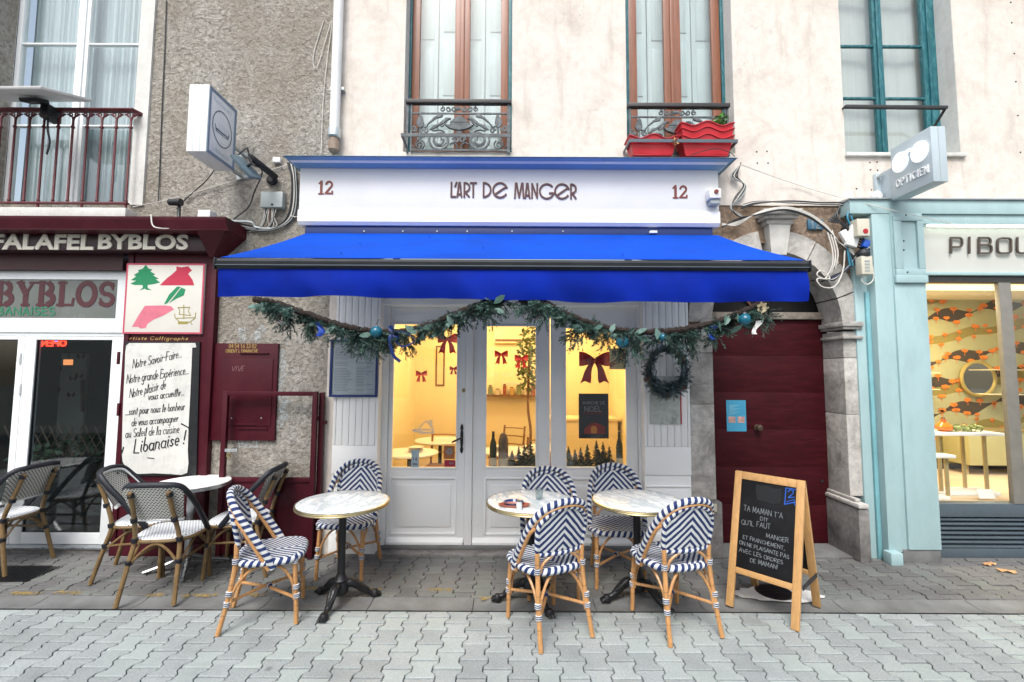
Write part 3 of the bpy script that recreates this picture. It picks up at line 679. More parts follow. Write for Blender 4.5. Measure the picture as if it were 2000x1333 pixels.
# ---------------------------------------------------------------- windows of the houses
def sash(par, x0, x1, z0, z1, Y, st, m, bars=(), thick=.045, barw=.022):   # one casement: frame, glazing bars, panes
    f = MB(); f.box(x0, x0 + st, Y, Y + thick, z0, z1, .004); f.box(x1 - st, x1, Y, Y + thick, z0, z1, .004)
    f.box(x0 + st - .002, x1 - st + .002, Y + .002, Y + thick - .002, z0, z0 + st * 1.1, .004); f.box(x0 + st - .002, x1 - st + .002, Y + .002, Y + thick - .002, z1 - st, z1, .004)
    zs = [z0 + st * 1.1] + list(bars) + [z1 - st]
    fo = f.build('sash', m, par)
    for b in bars: MB().box(x0 + st - .004, x1 - st + .004, Y + .006, Y + thick - .008, b - barw / 2, b + barw / 2, .003).build('glazing_bar', m, par)
    for i in range(len(zs) - 1):
        MB().box(x0 + st - .003, x1 - st + .003, Y + .022, Y + .026, zs[i], zs[i + 1]).build('pane', M['glass'], par)
def curtain(par, x0, x1, z0, z1, Y, m, waves, amp=.018):
    MB().grid(lambda u, v: (x0 + u * (x1 - x0), Y + amp * math.sin(u * waves * 6.283 + .7 * math.sin(v * 3 + u * 9)) + amp * .4 * math.sin(u * waves * 15), z0 + v * (z1 - z0)), int(waves * 10), 6, False).build('curtain', m, par, 60)
def window_part(name, parent, label=None):
    o = bpy.data.objects.new(name, None); col.objects.link(o); o.parent = parent; WL[o.name] = WL[parent.name]
    if label: o['label'] = label
    return o
# two brown french windows with inner shutters
for k, (a, st0, st1, m0, m1, s0, s1) in enumerate(((ops[0], 797, 804, 888, 917, 993, 1000), (ops[1], 1223, 1228, 1298, 1330, 1408, 1415))):
    Y = .19; wp = window_part('window', cream)
    xl, xr = P(st1, 150, Y).x, P(s0, 150, Y).x
    a = (a[0], a[1], a[2])
    MB().box(a[0] + .0, xl, Y - .02, Y + .07, zW, ZT, .003).build('outer_frame', M['teal'], wp)
    MB().box(xr, max(a[1], xr + .03), Y - .02, Y + .07, zW, ZT, .003).build('outer_frame', M['teal'], wp)
    xm0, xm1 = P(m0, 150, Y).x, P(m1, 150, Y).x; xm = (xm0 + xm1) / 2
    sash(wp, xl + .002, xm - .001, zW + .03, ZT - .01, Y, (xm1 - xm0) * .5, M['brownwood'])
    sash(wp, xm + .001, xr - .002, zW + .03, ZT - .01, Y, (xm1 - xm0) * .5, M['brownwood'])
    MB().box(xm - .022, xm + .022, Y - .016, Y + .002, zW + .03, ZT, .008).build('cover_strip', M['brownwood'], wp)
    MB().box(a[0] + .001, a[1] - .001, Y - .03, Y + .05, zW - .01, zW + .028, .004).build('bottom_rail', M['brownwood'], wp)
    for q in range(4):                                     # panelled white shutters folded behind the glass
        xa = xl + (xr - xl) * q / 4 + .006; xb = xl + (xr - xl) * (q + 1) / 4 - .006
        sh = MB().box(xa, xb, Y + .16, Y + .185, zW, ZT)
        for (z0, z1) in ((zW + .12, zW + .62), (zW + .72, zW + 1.35), (zW + 1.45, ZT - .1)):
            zz = .09 * ((q + k) % 2); sh.box(xa + .045, xb - .045, Y + .150, Y + .162, z0 + zz, z1 + zz, .006)
        sh.build('inner_shutter', M['shutter'], wp)
    if k == 0: pass
    curtain(wp, xl, xr, zW, ZT, Y + .10, glassmat('net veil %d' % k, (.86, .9, .9), .3), 9, .01)
    MB().box(a[0], a[1], Y + .2, Y + .22, zW, ZT).build('backing', M['shutter'], wp)
# teal window at the right
Y = .2; a = ops[2]; wp = window_part('window', cream)
xm0, xm1, xr0, xr1 = P(1706, 150, Y).x, P(1731, 150, Y).x, P(1806, 150, Y).x, P(1832, 150, Y).x
xl = a[0] - .06; xm = (xm0 + xm1) / 2; zb = a[2]
MB().box(xl - .05, xl, Y - .02, Y + .07, zb, ZT).build('outer_frame', M['teal'], wp)
MB().box(xr0 + .045, a[1] - .0, Y - .015, Y + .07, zb, ZT, .003).build('outer_frame', M['teal'], wp)
brs = [P(1690, y, Y).z for y in (191, 89, -20)]
for (q0, q1) in ((xl, xm - .001), (xm + .001, xr0 + .044)): sash(wp, q0, q1, zb + .012, ZT - .01, Y, .048, M['teal'], [b for b in brs if b < ZT])
MB().box(xm - .02, xm + .02, Y - .016, Y + .002, zb + .01, ZT, .008).build('cover_strip', M['teal'], wp)
curtain(wp, xl, xr1 + .05, zb, ZT, Y + .12, surf('grey linen blind', (.56, .58, .55), .9, .08, 1.3, .1, 3, stretch=(25, 25, .4)), 3, .006)
MB().box(a[0] - .01, a[1] + .03, -.035, .2, zb - .035, zb + .001, .006).build('sill', M['reveal'], wp)
MB().box(a[1] - .004, a[1] - .0005, .0015, Y + .3, zb, ZT).build('reveal', M['reveal'], wp)
yr = -.03; p0, p1 = P(1650, 209, yr), P(1849, 211, yr)
rb = MB().bar(p0, p1, .035, .03, bev=.004); rb.bar((p0.x, yr, p0.z), (p0.x, .1, p0.z - .02), .015, .015); rb.bar((p1.x - .01, yr, p1.z), (p1.x - .01, .1, p1.z - .12), .015, .02); rb.build('guard_rail', M['darkiron'], wp)
# reveals of the two brown windows (pale render)
for (a, left) in ((ops[0], 1), (ops[1], 0)):
    xx = a[0] if left else a[1]
    MB().box(xx + .0005 if left else xx - .003, xx + .003 if left else xx - .0005, .0015, .19, zW, ZT).build('reveal', M['reveal'], cream)
# white window of the grey house
Y = .2; wp = window_part('window', grey)
xl, xr = -5.3, xLW; m0, m1 = P(137, 150, Y).x, P(176, 150, Y).x
MB().box(xl, P(35, 150, Y).x - .06, Y - .01, Y + .08, zLW, ZT, .004).build('outer_frame', M['pvc'], wp)
zb1 = [P(150, y, Y).z for y in (245, 85)]
sash(wp, P(35, 150, Y).x - .058, (m0 + m1) / 2 - .001, zLW + .01, ZT - .02, Y, .062, M['pvc'], zb1, .06, .018)
sash(wp, (m0 + m1) / 2 + .001, xr + .06, zLW + .01, ZT - .02, Y, .062, M['pvc'], zb1, .06, .018)
MB().box((m0 + m1) / 2 - .028, (m0 + m1) / 2 + .028, Y - .018, Y + .002, zLW, ZT, .01).build('cover_strip', M['pvc'], wp)
curtain(wp, xl, xr + .05, zLW, ZT, Y + .16, M['bcurtain'], 22, .014)
MB().box(xl - .1, xr + .2, Y + .8, Y + .83, zLW - .2, ZT).build('backing', M['curtain'], wp)
MB().box(-9, xr + .08, -.14, .05, P(130, 424, -.14).z, P(130, 405, -.14).z, .01).build('balcony_slab', M['reveal'], grey)
# balcony railing of dark red cast iron
rl = window_part('balcony_railing', grey, 'dark red cast iron railing with trefoil arches')
Yr = -.09; zt, zb = P(130, 219, Yr).z, P(130, 399, Yr).z
xe = P(262, 219, Yr).x
hr = MB().prof([(Yr - .035, zt + .018), (Yr - .02, zt + .034), (Yr + .02, zt + .034), (Yr + .035, zt + .018), (Yr + .02, zt), (Yr - .02, zt)], -5.2, xe)
hr.bar((xe - .02, Yr, zt + .017), (xe + .01, 0, zt + .017), .05, .03); hr.build('hand_rail', M['burgiron'], rl)
MB().box(-5.2, xe, Yr - .02, Yr + .02, zb, zb + .018, .004).build('bottom_rail', M['burgiron'], rl)
bp = (P(252, 300, Yr).x - P(25, 300, Yr).x) / 8
for i in range(-3, 9):
    x = P(25, 300, Yr).x + i * bp
    b = MB().lathe([(.012, zb - (.035 if i % 3 == 2 else 0)), (.012, zb + .03), (.016, zb + .035), (.011, zb + .05), (.010, zt - .17), (.017, zt - .165), (.017, zt - .15), (.010, zt - .14), (.010, zt - .09)], (x, Yr, 0), 10)
    b.build('baluster', M['burgiron'], rl)
    t = MB()
    for sx in (-1, 1):
        t.tube([(x, Yr, zt - .1)] + [(x + sx * (bp / 2 - .004 - q[0]), Yr, q[1]) for q in arc(0, zt - .085, bp / 2 - .006, 10, 85, 6, .06)], .009, 6)
        t.tube([(x + sx * q[0], Yr, q[1]) for q in arc(.028, zt - .03, .017, 0, 360, 10)], .006, 5)
    t.build('trefoil', M['burgiron'], rl)
# ---------------------------------------------------------------- cafe shopfront (white joinery)
cafe = thing('cafe_shopfront', 'white panelled cafe shopfront with fluted pilasters and glazed doors', 'shopfront', (0, 0, 0))
YF = -.20
xf0, xf1 = P(584, 400, YF).x, P(1404, 400, YF).x
zc0 = PZ(331, YF); zc1 = PZ(412, YF); zc2 = PZ(441, YF)
MB().box(xf0, xf1, YF, .1, zc1, zc0 + .02, .003).build('fascia_board', M['fascia'], cafe)
MB().prof([(YF - .012, zc1 - .004), (YF - .012, zc2 + .03), (YF + .01, zc2), (.05, zc2), (.05, zc1 - .004)], xf0 - .004, xf1 + .004).build('fascia_box', M['white'], cafe)
MB().box(xf0 + .05, xf1 - .05, -.17, -.02, PZ(460, -.17), zc2 - .002, .01).build('awning_cassette_cover', M['navy'], cafe)
# cornice: stepped moulding that grows outwards to the top
Yc = -.36; zt = PZ(306, Yc); n0, n1 = P(552, 310, Yc).x, P(1441, 310, Yc).x
def cornice(lo, hi, y0, y1, m, ex0, ex1, nm):
    # lo, hi heights; y0 lower projection, y1 upper projection; ends flare with the projection
    pts = [(y0, lo), (y1, hi)]
    a = [(xf0 - ex0, y0, lo), (xf1 + ex0, y0, lo), (xf1 + ex1, y1, hi), (xf0 - ex1, y1, hi)]
    b = [(xf0 - ex0, .0, lo), (xf1 + ex0, .0, lo), (xf1 + ex1, .0, hi), (xf0 - ex1, .0, hi)]
    MB().add(a + b, [(0, 1, 2, 3), (5, 4, 7, 6), (4, 0, 3, 7), (1, 5, 6, 2), (3, 2, 6, 7), (4, 5, 1, 0)]).build(nm, m, cafe)
dz = zt - zc0; e = xf0 - n0
cornice(zc0 + .001, zc0 + dz * .38, YF - .012, YF - .075, M['bluebounce'], .01, e * .45, 'cornice_cove')
cornice(zc0 + dz * .38 + .001, zc0 + dz * .62, YF - .085, YF - .105, M['white'], e * .5, e * .62, 'cornice_band')
cornice(zc0 + dz * .62 + .001, zc0 + dz * .9, YF - .112, YF - .145, M['bluebounce'], e * .66, e * .92, 'cornice_crown')
MB().box(n0, n1, Yc, .0, zc0 + dz * .9 + .001, zt, .003).build('cornice_flashing', surf('blue grey flashing', (.10, .20, .27), .5, .3, 9, .1, 40), cafe)
# sign lettering: thin geometric capitals
L = MB(); fr = wallframe(YF - .0005); SW = .0165
def sx(z): return P(860 + z * .14, 372, YF).x                   # along the lettering strip
def sz(z): return P(1000, 340 + z * .14, YF).z
def sg(pts, w=1.0): ribbon(L, [(sx(a), sz(b)) for a, b in pts], SW * w, fr, .008)
def elp(cx, cy, rx, ry, a0, a1, n=16): return [(cx + rx * math.cos(R(a0 + (a1 - a0) * i / n)), cy - ry * math.sin(R(a0 + (a1 - a0) * i / n))) for i in range(n + 1)]
sg([(155, 128), (155, 325), (212, 325)]); sg([(226, 128), (208, 185)])
sg([(238, 325), (262, 132), (275, 132), (297, 325)]); sg([(247, 290), (290, 290)])
sg([(336, 328), (336, 132)]); sg([(336, 132)] + elp(345, 195, 62, 62, 85, -85) + [(336, 258)]); sg([(352, 262), (402, 325)])
sg([(420, 134), (502, 134)]); sg([(460, 134), (460, 328)])
sg([(604, 132), (604, 325)] + elp(608, 228, 96, 97, -88, 88) + [(604, 132)])
sg(elp(835, 232, 98, 100, 20, 325, 26)); sg([(775, 282), (922, 182)])
sg([(1040, 335), (1052, 136), (1064, 136), (1100, 330), (1138, 136), (1150, 136), (1160, 335)])
sg([(1186, 338), (1207, 140), (1220, 140), (1246, 338)]); sg([(1194, 300), (1236, 300)])
sg([(1280, 338), (1280, 140), (1350, 336), (1352, 140)])
sg(elp(1485, 244, 98, 100, 42, 330, 26) + [(1583, 270), (1525, 270)])
sg(elp(1698, 244, 98, 100, 20, 325, 26)); sg([(1640, 292), (1785, 192)])
sg([(1822, 342), (1822, 146)]); sg([(1822, 146)] + elp(1830, 208, 60, 62, 85, -85) + [(1822, 270)]); sg([(1840, 274), (1888, 340)])
L.build('sign_lettering', M['maroontext'], cafe)
for (a, b, y0, y1) in ((622, 653, 355, 379), (1314, 1344, 364, 387)):
    t = MB(); p = P(a, y1, YF); q = P(b, y0, YF); serif(t, '12', fr, p.x, p.z, q.z - p.z, .022, q.x - p.x, .004); t.build('number_twelve', M['redtext'], cafe)
# pilasters
YP = -.045
for side, (a, b) in enumerate(((651, 739), (1258, 1348))):
    x0, x1 = P(a, 800, YP).x, P(b, 800, YP).x
    pil = window_part('pilaster', cafe)
    zf = PZ(872, YP); zt = 2.62
    MB().box(x0, x1, YP + .012, .12, .02, zt).build('backing_board', M['white'], pil)
    ed = .03; n = 6; gx = .0045; wd = (x1 - x0 - 2 * ed - (n - 1) * gx) / n
    MB().box(x0, x0 + ed - gx, YP, YP + .011, zf, zt, .003).build('edge_board', M['white'], pil)
    MB().box(x1 - ed + gx, x1, YP, YP + .011, zf, zt, .003).build('edge_board', M['white'], pil)
    for k in range(n): MB().box(x0 + ed + k * (wd + gx), x0 + ed + k * (wd + gx) + wd, YP, YP + .0112, zf + .001, zt, .003).build('flute_strip', M['white'], pil)
    zp = PZ(927, YP); MB().box(x0, x1, YP - .001, YP + .0115, zp, zf - .0015, .002).build('plain_panel', M['white'], pil)
    z2 = PZ(948, YP); MB().box(x0 + .004, x1 - .004, YP - .002, YP + .0115, z2 - .012, z2 + .0, .004).build('bead', M['white'], pil)
    MB().box(x0 + .03, x1 - .03, YP + .004, YP + .0118, .30, z2 - .04, .006).build('lower_panel', M['white'], pil)
    MB().box(x0 - .004, x1 + .004, YP - .012, YP + .0116, .02, .22, .006).build('plinth', M['white'], pil)
# glazed doors
YD = .10
def leaf(name, px0, px1, gx0, gx1, gy0, gy1, par, handle=False, panel=(943, 1040)):
    d = window_part(name, par)
    x0, x1 = P(px0, 900, YD).x, P(px1, 900, YD).x; a, b = P(gx0, 900, YD).x, P(gx1, 900, YD).x
    z0, z1 = PZ(gy1, YD), PZ(gy0, YD); zb = .075; zt = 2.36
    f = MB(); f.box(x0, a, YD, YD + .05, zb, zt, .003); f.box(b, x1, YD, YD + .05, zb, zt, .003)
    f.box(a - .001, b + .001, YD + .001, YD + .049, z1, zt - .001, .002); zr = PZ(panel[0] - 8, YD); f.box(a - .001, b + .001, YD + .001, YD + .049, zr, z0, .002)
    zq = PZ(panel[1] + 4, YD); f.box(a - .001, b + .001, YD + .001, YD + .049, zb + .001, zq, .002)
    f.build('leaf_frame', M['white'], d)
    bd = MB()
    for (u0, u1, v0, v1) in ((a - .012, a + .006, z0 - .012, z1 + .012), (b - .006, b + .012, z0 - .012, z1 + .012)): bd.box(u0, u1, YD - .008, YD + .004, v0, v1, .003)
    bd.box(a + .006, b - .006, YD - .008, YD + .004, z0 - .012, z0 + .006, .003); bd.box(a + .006, b - .006, YD - .008, YD + .004, z1 - .006, z1 + .012, .003)
    bd.build('glazing_bead', M['white'], d)
    MB().box(a, b, YD + .022, YD + .027, z0, z1).build('pane', M['glass'], d)
    pn = MB().box(a, b, YD + .014, YD + .03, zq, zr)
    pn.box(a + .05, b - .05, YD + .002, YD + .016, zq + .065, zr - .065, .012)
    pn.build('raised_panel', M['white'], d)
    m2 = MB()
    for (u0, u1, v0, v1) in ((a - .01, a + .008, zq - .01, zr + .01), (b - .008, b + .01, zq - .01, zr + .01)): m2.box(u0, u1, YD - .007, YD + .015, v0, v1, .004)
    m2.box(a + .008, b - .008, YD - .007, YD + .015, zq - .01, zq + .008, .004); m2.box(a + .008, b - .008, YD - .007, YD + .015, zr - .008, zr + .01, .004); m2.build('panel_moulding', M['white'], d)
    MB().prof([(YD - .03, zb - .01), (YD - .03, zb + .012), (YD + .002, zb + .05), (YD + .002, zb - .01)], x0 + .006, x1 - .006).build('weather_board', M['white'], d)
    if handle:
        hx = P(902, 850, YD).x; zc = P(902, 857, YD).z
        h = MB(); h.prism([(hx - .012, zc - .13), (hx - .016, zc - .1), (hx - .01, zc - .08), (hx - .014, zc - .05), (hx - .014, zc + .06), (hx - .01, zc + .08), (hx - .016, zc + .1), (hx - .01, zc + .13), (hx, zc + .145), (hx + .01, zc + .13), (hx + .016, zc + .1), (hx + .01, zc + .08), (hx + .014, zc + .06), (hx + .014, zc - .05), (hx + .01, zc - .08), (hx + .016, zc - .1), (hx + .012, zc - .13), (hx, zc - .145)], YD - .008, YD + .001)
        h.tube(spl([(hx, YD - .005, zc + .01), (hx, YD - .05, zc + .01), (hx - .03, YD - .055, zc + .0), (hx - .09, YD - .05, zc - .03)], 5), .009, 8); h.build('handle', M['cast'], d)
        MB().lathe([(.017, 0), (.02, .004), (.012, .012), (.012, .014)], (P(906, 763, YD).x, YD, P(906, 763, YD).z), 14, '-y').build('lock', M['brass'], d)
    return d
leaf('door', 757, 907, 764, 891, 634, 915, cafe, True)
leaf('door', 923, 1074, 948, 1047, 637, 913, cafe, False)
leaf('window_leaf', 1076, 1246, 1105, 1225, 640, 913, cafe, False)
for (a, b, y0) in ((739, 756.5, YD - .03), (907.6, 922.4, YD - .02), (1246.6, 1260, YD - .03)): MB().box(P(a, 900, YD).x, P(b, 900, YD).x, y0, YD + .07, .03, 2.62, .004).build('door_post', M['white'], cafe)
MB().box(XS0 + .02, XS1 - .02, YD - .01, YD + .07, 2.362, 2.75, .004).build('transom', M['white'], cafe)
bx = MB().box(P(742, 590, YD).x, P(1250, 590, YD).x, YD - .07, YD - .011, 2.38, 2.60, .008); bx.build('blind_box', M['white'], cafe)
MB().box(XS0 + .001, XS1 - .001, -.06, .34, -.002, .028, .006).build('threshold', M['dkstone'], cafe)
MB().box(P(741, 1070, .03).x, P(1258, 1070, .03).x, .045, .2, .029, .062, .006).build('door_sill', M['gutter'], cafe)
# ---------------------------------------------------------------- the room behind
room = thing('cafe_interior', 'warm yellow cafe room seen through the glazed doors', 'room', (0, 2, 0))
M['amber'] = surf('ochre wall', (.82, .69, .40), .85, .06, 2, .1, 40)
M['roomfloor'] = woodmat('oak floor', (.35, .2, .09), 'y', .45)
rx0, rx1, ry0, ry1, rz1 = -1.66, 1.66, .20, 3.4, 2.8
MB().box(rx0, rx1, ry1, ry1 + .05, 0, rz1).build('back_wall', M['amber'], room)
MB().box(rx0 - .05, rx0, ry0, ry1, 0, rz1).build('side_wall', M['amber'], room); MB().box(rx1, rx1 + .05, ry0, ry1, 0, rz1).build('side_wall', M['amber'], room)
MB().box(rx0, rx1, ry0, ry1, rz1, rz1 + .05).build('ceiling', plain('cream ceiling', (.8, .72, .55), .9), room)
MB().box(rx0, rx1, ry0, ry1, -.02, .02).build('floor', M['roomfloor'], room)
for i, (x, y) in enumerate(((-.75, 1.0), (.55, 1.0), (-.6, 2.5), (.7, 2.5))):
    lt = thing('ceiling_lamp', ('round glowing ceiling lamp inside the cafe above the left door', 'round glowing ceiling lamp inside the cafe above the right window', 'round glowing ceiling lamp at the back of the cafe, left', 'round glowing ceiling lamp at the back of the cafe, right')[i], 'lamp', (x, y, 2.62), 'cafe ceiling lamps')
    MB().lathe([(.02, 2.70), (.02, rz1)], (x, y, 0), 8).build('stem', M['brass'], lt)
    MB().lathe([(.03, 2.62), (.15, 2.63), (.16, 2.66), (.12, 2.70), (.02, 2.705)], (x, y, 0), 20).build('shade', emit('warm lamp glow', (1, .62, .25), 3), lt)
    pl = bpy.data.lights.new('lamp_light', 'POINT'); pl.energy = 22; pl.color = (1, .75, .42); pl.shadow_soft_size = .14
    po = bpy.data.objects.new('lamp_light', pl); col.objects.link(po); po.parent = lt; po.location = (0, 0, -.17)
# pictures on the back wall
M['frame_br'] = plain('thin brown frame', (.16, .07, .03), .5)
def framed(px0, px1, py0, py1, Y, label, inner):
    a, b = P(px0, py0, Y), P(px1, py1, Y); t = thing('picture_frame', label, 'picture', (a.x, Y, b.z), 'pictures in the cafe'); k = .022
    f = MB(); f.box(a.x, b.x, Y - .02, Y - .001, a.z - k, a.z); f.box(a.x, b.x, Y - .02, Y - .001, b.z, b.z + k); f.box(a.x, a.x + k, Y - .0195, Y - .001, b.z + k, a.z - k); f.box(b.x - k, b.x, Y - .0195, Y - .001, b.z + k, a.z - k); f.build('frame', M['frame_br'], t)
    MB().box(a.x + k, b.x - k, Y - .01, Y - .001, b.z + k, a.z - k).build('picture', inner, t); return t
M['cardcream'] = plain('cream card', (.75, .6, .35), .8)
framed(772, 803, 660, 755, ry1, 'tall thin brown picture frame on the yellow wall, nearer the menu board side', M['cardcream'])
framed(852, 868, 676, 754, ry1, 'narrow brown picture frame on the yellow wall beside the red bow', M['cardcream'])
t = MB().box(P(965, 660, ry1).x, P(1022, 660, ry1).x, ry1 - .16, ry1, P(1000, 672, ry1).z, P(1000, 640, ry1).z, .02); ac = single('air_conditioner', t, plain('ivory unit', (.72, .58, .32), .5), 'ivory air conditioner high on the back wall of the cafe', 'air conditioner')
MB().box(P(967, 664, ry1 - .161).x, P(1020, 664, ry1 - .161).x, ry1 - .163, ry1 - .161, P(1000, 667.5, ry1 - .161).z, P(1000, 663, ry1 - .161).z).build('air_slot', M['frame_br'], ac)
# white wall writing and cafe tables inside
t = MB()
for (s, px, py, h) in (('Joyeux Noel', 958, 735, .11), ('bonne', 980, 752, .09), ('cuisine', 974, 768, .09)):
    p = P(px, py, ry1 - .004); pen(t, s, wallframe(ry1 - .004), h, .014, p.x, p.z, slant=.15)
single('wall_writing', t, plain('pale wall writing', (.85, .74, .6), .8), 'pale handwritten words on the yellow back wall of the cafe', 'writing')
def roomtable(px, py, Y, r, label, z=.74):
    c = P(px, py, Y); t = thing('indoor_table', label, 'table', (c.x, Y, .02), 'tables inside the cafe')
    MB().lathe([(r - .01, z), (r, z + .008), (r, z + .02), (r - .006, z + .026)], (c.x, Y, 0), 36).build('tabletop', M['tabwhite'], t)
    MB().lathe([(.2, .02), (.2, .035), (.03, .05), (.025, z)], (c.x, Y, 0), 16).build('leg', M['cast'], t)
    return c.x
roomtable(992, 848, 1.25, .34, 'white round table indoors behind the middle pane')
roomtable(1062, 852, 1.5, .30, 'white round table indoors between the middle and right panes')
roomtable(800, 880, 1.1, .34, 'white round table indoors low behind the door pane')
roomtable(860, 850, 2.1, .36, 'white round table indoors at the back behind the door pane')
def roomchair(x, y, rz, label):
    t = thing('indoor_chair', label, 'chair', (x, y, .02), 'wooden chairs inside the cafe'); w_ = woodmat('brown chair wood', (.28, .12, .04), 'z', .45) if 'bcw' not in M else M['bcw']; M['bcw'] = w_
    m = Matrix.Rotation(rz, 4, 'Z')
    def part(nm, mb): o = bpy.data.objects.new(nm, mb.mesh(nm, w_)); col.objects.link(o); o.parent = t; o.matrix_local = m
    part('seat', MB().box(-.2, .2, -.2, .2, .43, .46, .01))
    for a in (-1, 1):
        part('leg', MB().bar((a * .18, .18, 0), (a * .17, .17, .43), .03, .03)); part('leg', MB().tube([(a * .19, -.22, 0), (a * .18, -.18, .45), (a * .18, -.25, .88)], .016, 8))
    b = MB()
    for z in (.6, .72, .84): b.tube([(-.18, -.2 - (z - .45) * .12, z), (0, -.24 - (z - .45) * .12, z), (.18, -.2 - (z - .45) * .12, z)], .02, 6, flat=.4)
    part('backrest', b)
roomchair(-.08, 2.5, 2.6, 'slatted wooden chair at the back of the cafe, behind the middle pane')
roomchair(.28, 1.75, .4, 'slatted wooden chair pushed under the white table behind the middle pane')
roomchair(-.95, 1.7, 3.0, 'slatted wooden chair behind the left door pane')
# counter at the back
ct = MB().box(.5, 1.6, 2.5, 2.95, .02, 1.0, .01).box(.46, 1.64, 2.46, 2.99, 1.0, 1.04, .008)
single('counter', ct, M['amber'], 'ochre serving counter at the back right of the cafe', 'counter')
# jars on a shelf and crockery
shf = MB().box(-.55, .45, ry1 - .2, ry1, 1.32, 1.35); single('cafe_shelf', shf, M['frame_br'], 'dark wooden shelf with jars on the back wall of the cafe', 'shelf')
for i in range(8):
    x = -.48 + i * .12; h = (.12, .16, .1, .18, .13, .17, .11, .15)[i]; r = .03 + .008 * (i % 3)
    j = thing('jar', '%s jar from the left on the dark shelf at the back of the cafe' % ('first', 'second', 'third', 'fourth', 'fifth', 'sixth', 'seventh', 'eighth')[i], 'jar', (x, ry1 - .1, 1.35), 'jars on the cafe shelf')
    MB().lathe([(r, 1.35), (r, 1.35 + h * .8), (r * .7, 1.35 + h * .86)], (x, ry1 - .1, 0), 12).build('body', surf('jar %d' % i, ((.5, .3, .1), (.2, .22, .1), (.6, .5, .35), (.3, .08, .05))[i % 4], .25, .2, 9, 0), j); MB().lathe([(r * .75, 1.35 + h * .861), (r * .75, 1.35 + h)], (x, ry1 - .1, 0), 12).build('lid', M['frame_br'], j)
for i, (x, y, lab) in enumerate(((P(978, 848, 1.25).x, 1.2, 'stack of plates on the indoor table behind the middle pane'), (P(812, 880, 1.1).x, 1.1, 'stack of plates on the indoor table behind the door pane'))):
    pl_s = MB()
    for k in range(5): pl_s.lathe([(.05, .768 + k * .012), (.09, .776 + k * .012), (.092, .779 + k * .012), (.05, .774 + k * .012)], (x, y, 0), 20)
    o_ = single('plate_stack', pl_s, M['tabwhite'], lab, 'plates', 'crockery indoors')
# tree in a pot at the middle pane
def leaves(mb, c, rx, rz, n, size, rs, stretch=2.2):
    for _ in range(n):
        while True:
            q = Vector((rs.uniform(-1, 1), rs.uniform(-1, 1), rs.uniform(-1, 1)))
            if q.length < 1: break
        q = Vector((q.x * rx, q.y * rx, q.z * rz)) + Vector(c)
        d = Vector((rs.gauss(0, 1), rs.gauss(0, 1), rs.gauss(0, .7))).normalized(); e = d.orthogonal().normalized() * size * .5
        e.rotate(Matrix.Rotation(rs.uniform(0, 6.28), 3, d))
        k = d * size * stretch * .5; mb.add([q - k, q + e, q + k, q - e], [(0, 1, 2, 3)])
rs = random.Random(5); c = P(1034, 700, 1.9); tr = thing('potted_tree', 'small leafy tree tied with red ribbon behind the middle pane', 'tree', (c.x, 1.9, .02))
mb = MB(); leaves(mb, (c.x, 1.9, c.z - .02), .19, .5, 520, .035, rs); mb.build('crown', surf('olive leaves', (.10, .13, .03), .6, .4, 30, 0), tr, 0)
MB().tube(spl([(c.x, 1.9, .4), (c.x + .02, 1.91, .9), (c.x - .02, 1.9, 1.3), (c.x + .01, 1.9, c.z + .2)], 5), [.018] * 16, 8).build('trunk', M['frame_br'], tr)
MB().lathe([(.12, .02), (.17, .4), (.15, .4), (.14, .36)], (c.x, 1.9, 0), 20).build('pot', plain('terracotta pot', (.4, .16, .07), .8), tr)
# sill with little fir trees and bottles behind the panes
M['fir'] = surf('frosted dark fir', (.07, .10, .10), .8, .6, 30, .2, 90)
sh = MB().box(P(940, 910, .26).x, P(1240, 910, .26).x, .19, .42, PZ(918, .26) - .03, PZ(918, .26)); single('window_shelf', sh, M['frame_br'], 'dark wooden shelf behind the middle and right panes', 'shelf')
zs = PZ(918, .26)
def fir(px, py, Y, label, seed):
    c = P(px, 900, Y); top = P(px, py, Y).z; h = top - zs; rs = random.Random(seed); mb = MB()
    for k in range(int(190)):
        f = rs.random() ** .8; z = zs + h * (.06 + .92 * f); r = (1 - f) * h * .40 * rs.uniform(.5, 1.15) + .004; a = rs.uniform(0, 6.283)
        d = Vector((math.cos(a) * r, math.sin(a) * r, -r * .35)); s = Vector((-math.sin(a), math.cos(a), .2)) * (.010 + r * .16); o = Vector((c.x, Y, z))
        mb.add([o, o + d * .6 + s, o + d, o + d * .6 - s], [(0, 1, 2, 3)])
    t = thing('ornamental_fir', label, 'ornament', (c.x, Y, zs), 'little fir trees on the shelf')
    mb.build('branches', M['fir'], t, 0); MB().lathe([(.014, zs), (.010, zs + h * .2), (.004, top)], (c.x, Y, 0), 7).build('trunk', M['frame_br'], t)
    t.name = 'ornamental_fir'
FN = ['first', 'second', 'third', 'fourth', 'fifth', 'sixth', 'seventh', 'eighth']
for i, (px, py) in enumerate(((1000, 880), (1013, 872), (1024, 868), (1036, 858))): fir(px, py, .30 + .03 * (i % 2), '%s little fir tree from the left on the shelf behind the middle pane' % FN[i], 10 + i)
for i, (px, py) in enumerate(((1110, 872), (1123, 878), (1134, 874), (1147, 868), (1165, 860), (1178, 863), (1190, 872))): fir(px, py, .30 + .03 * (i % 2), '%s little fir tree from the left on the shelf behind the right pane' % FN[i], 30 + i)
M['bottle'] = surf('dark green bottle glass', (.03, .045, .04), .12, .2, 5, 0)
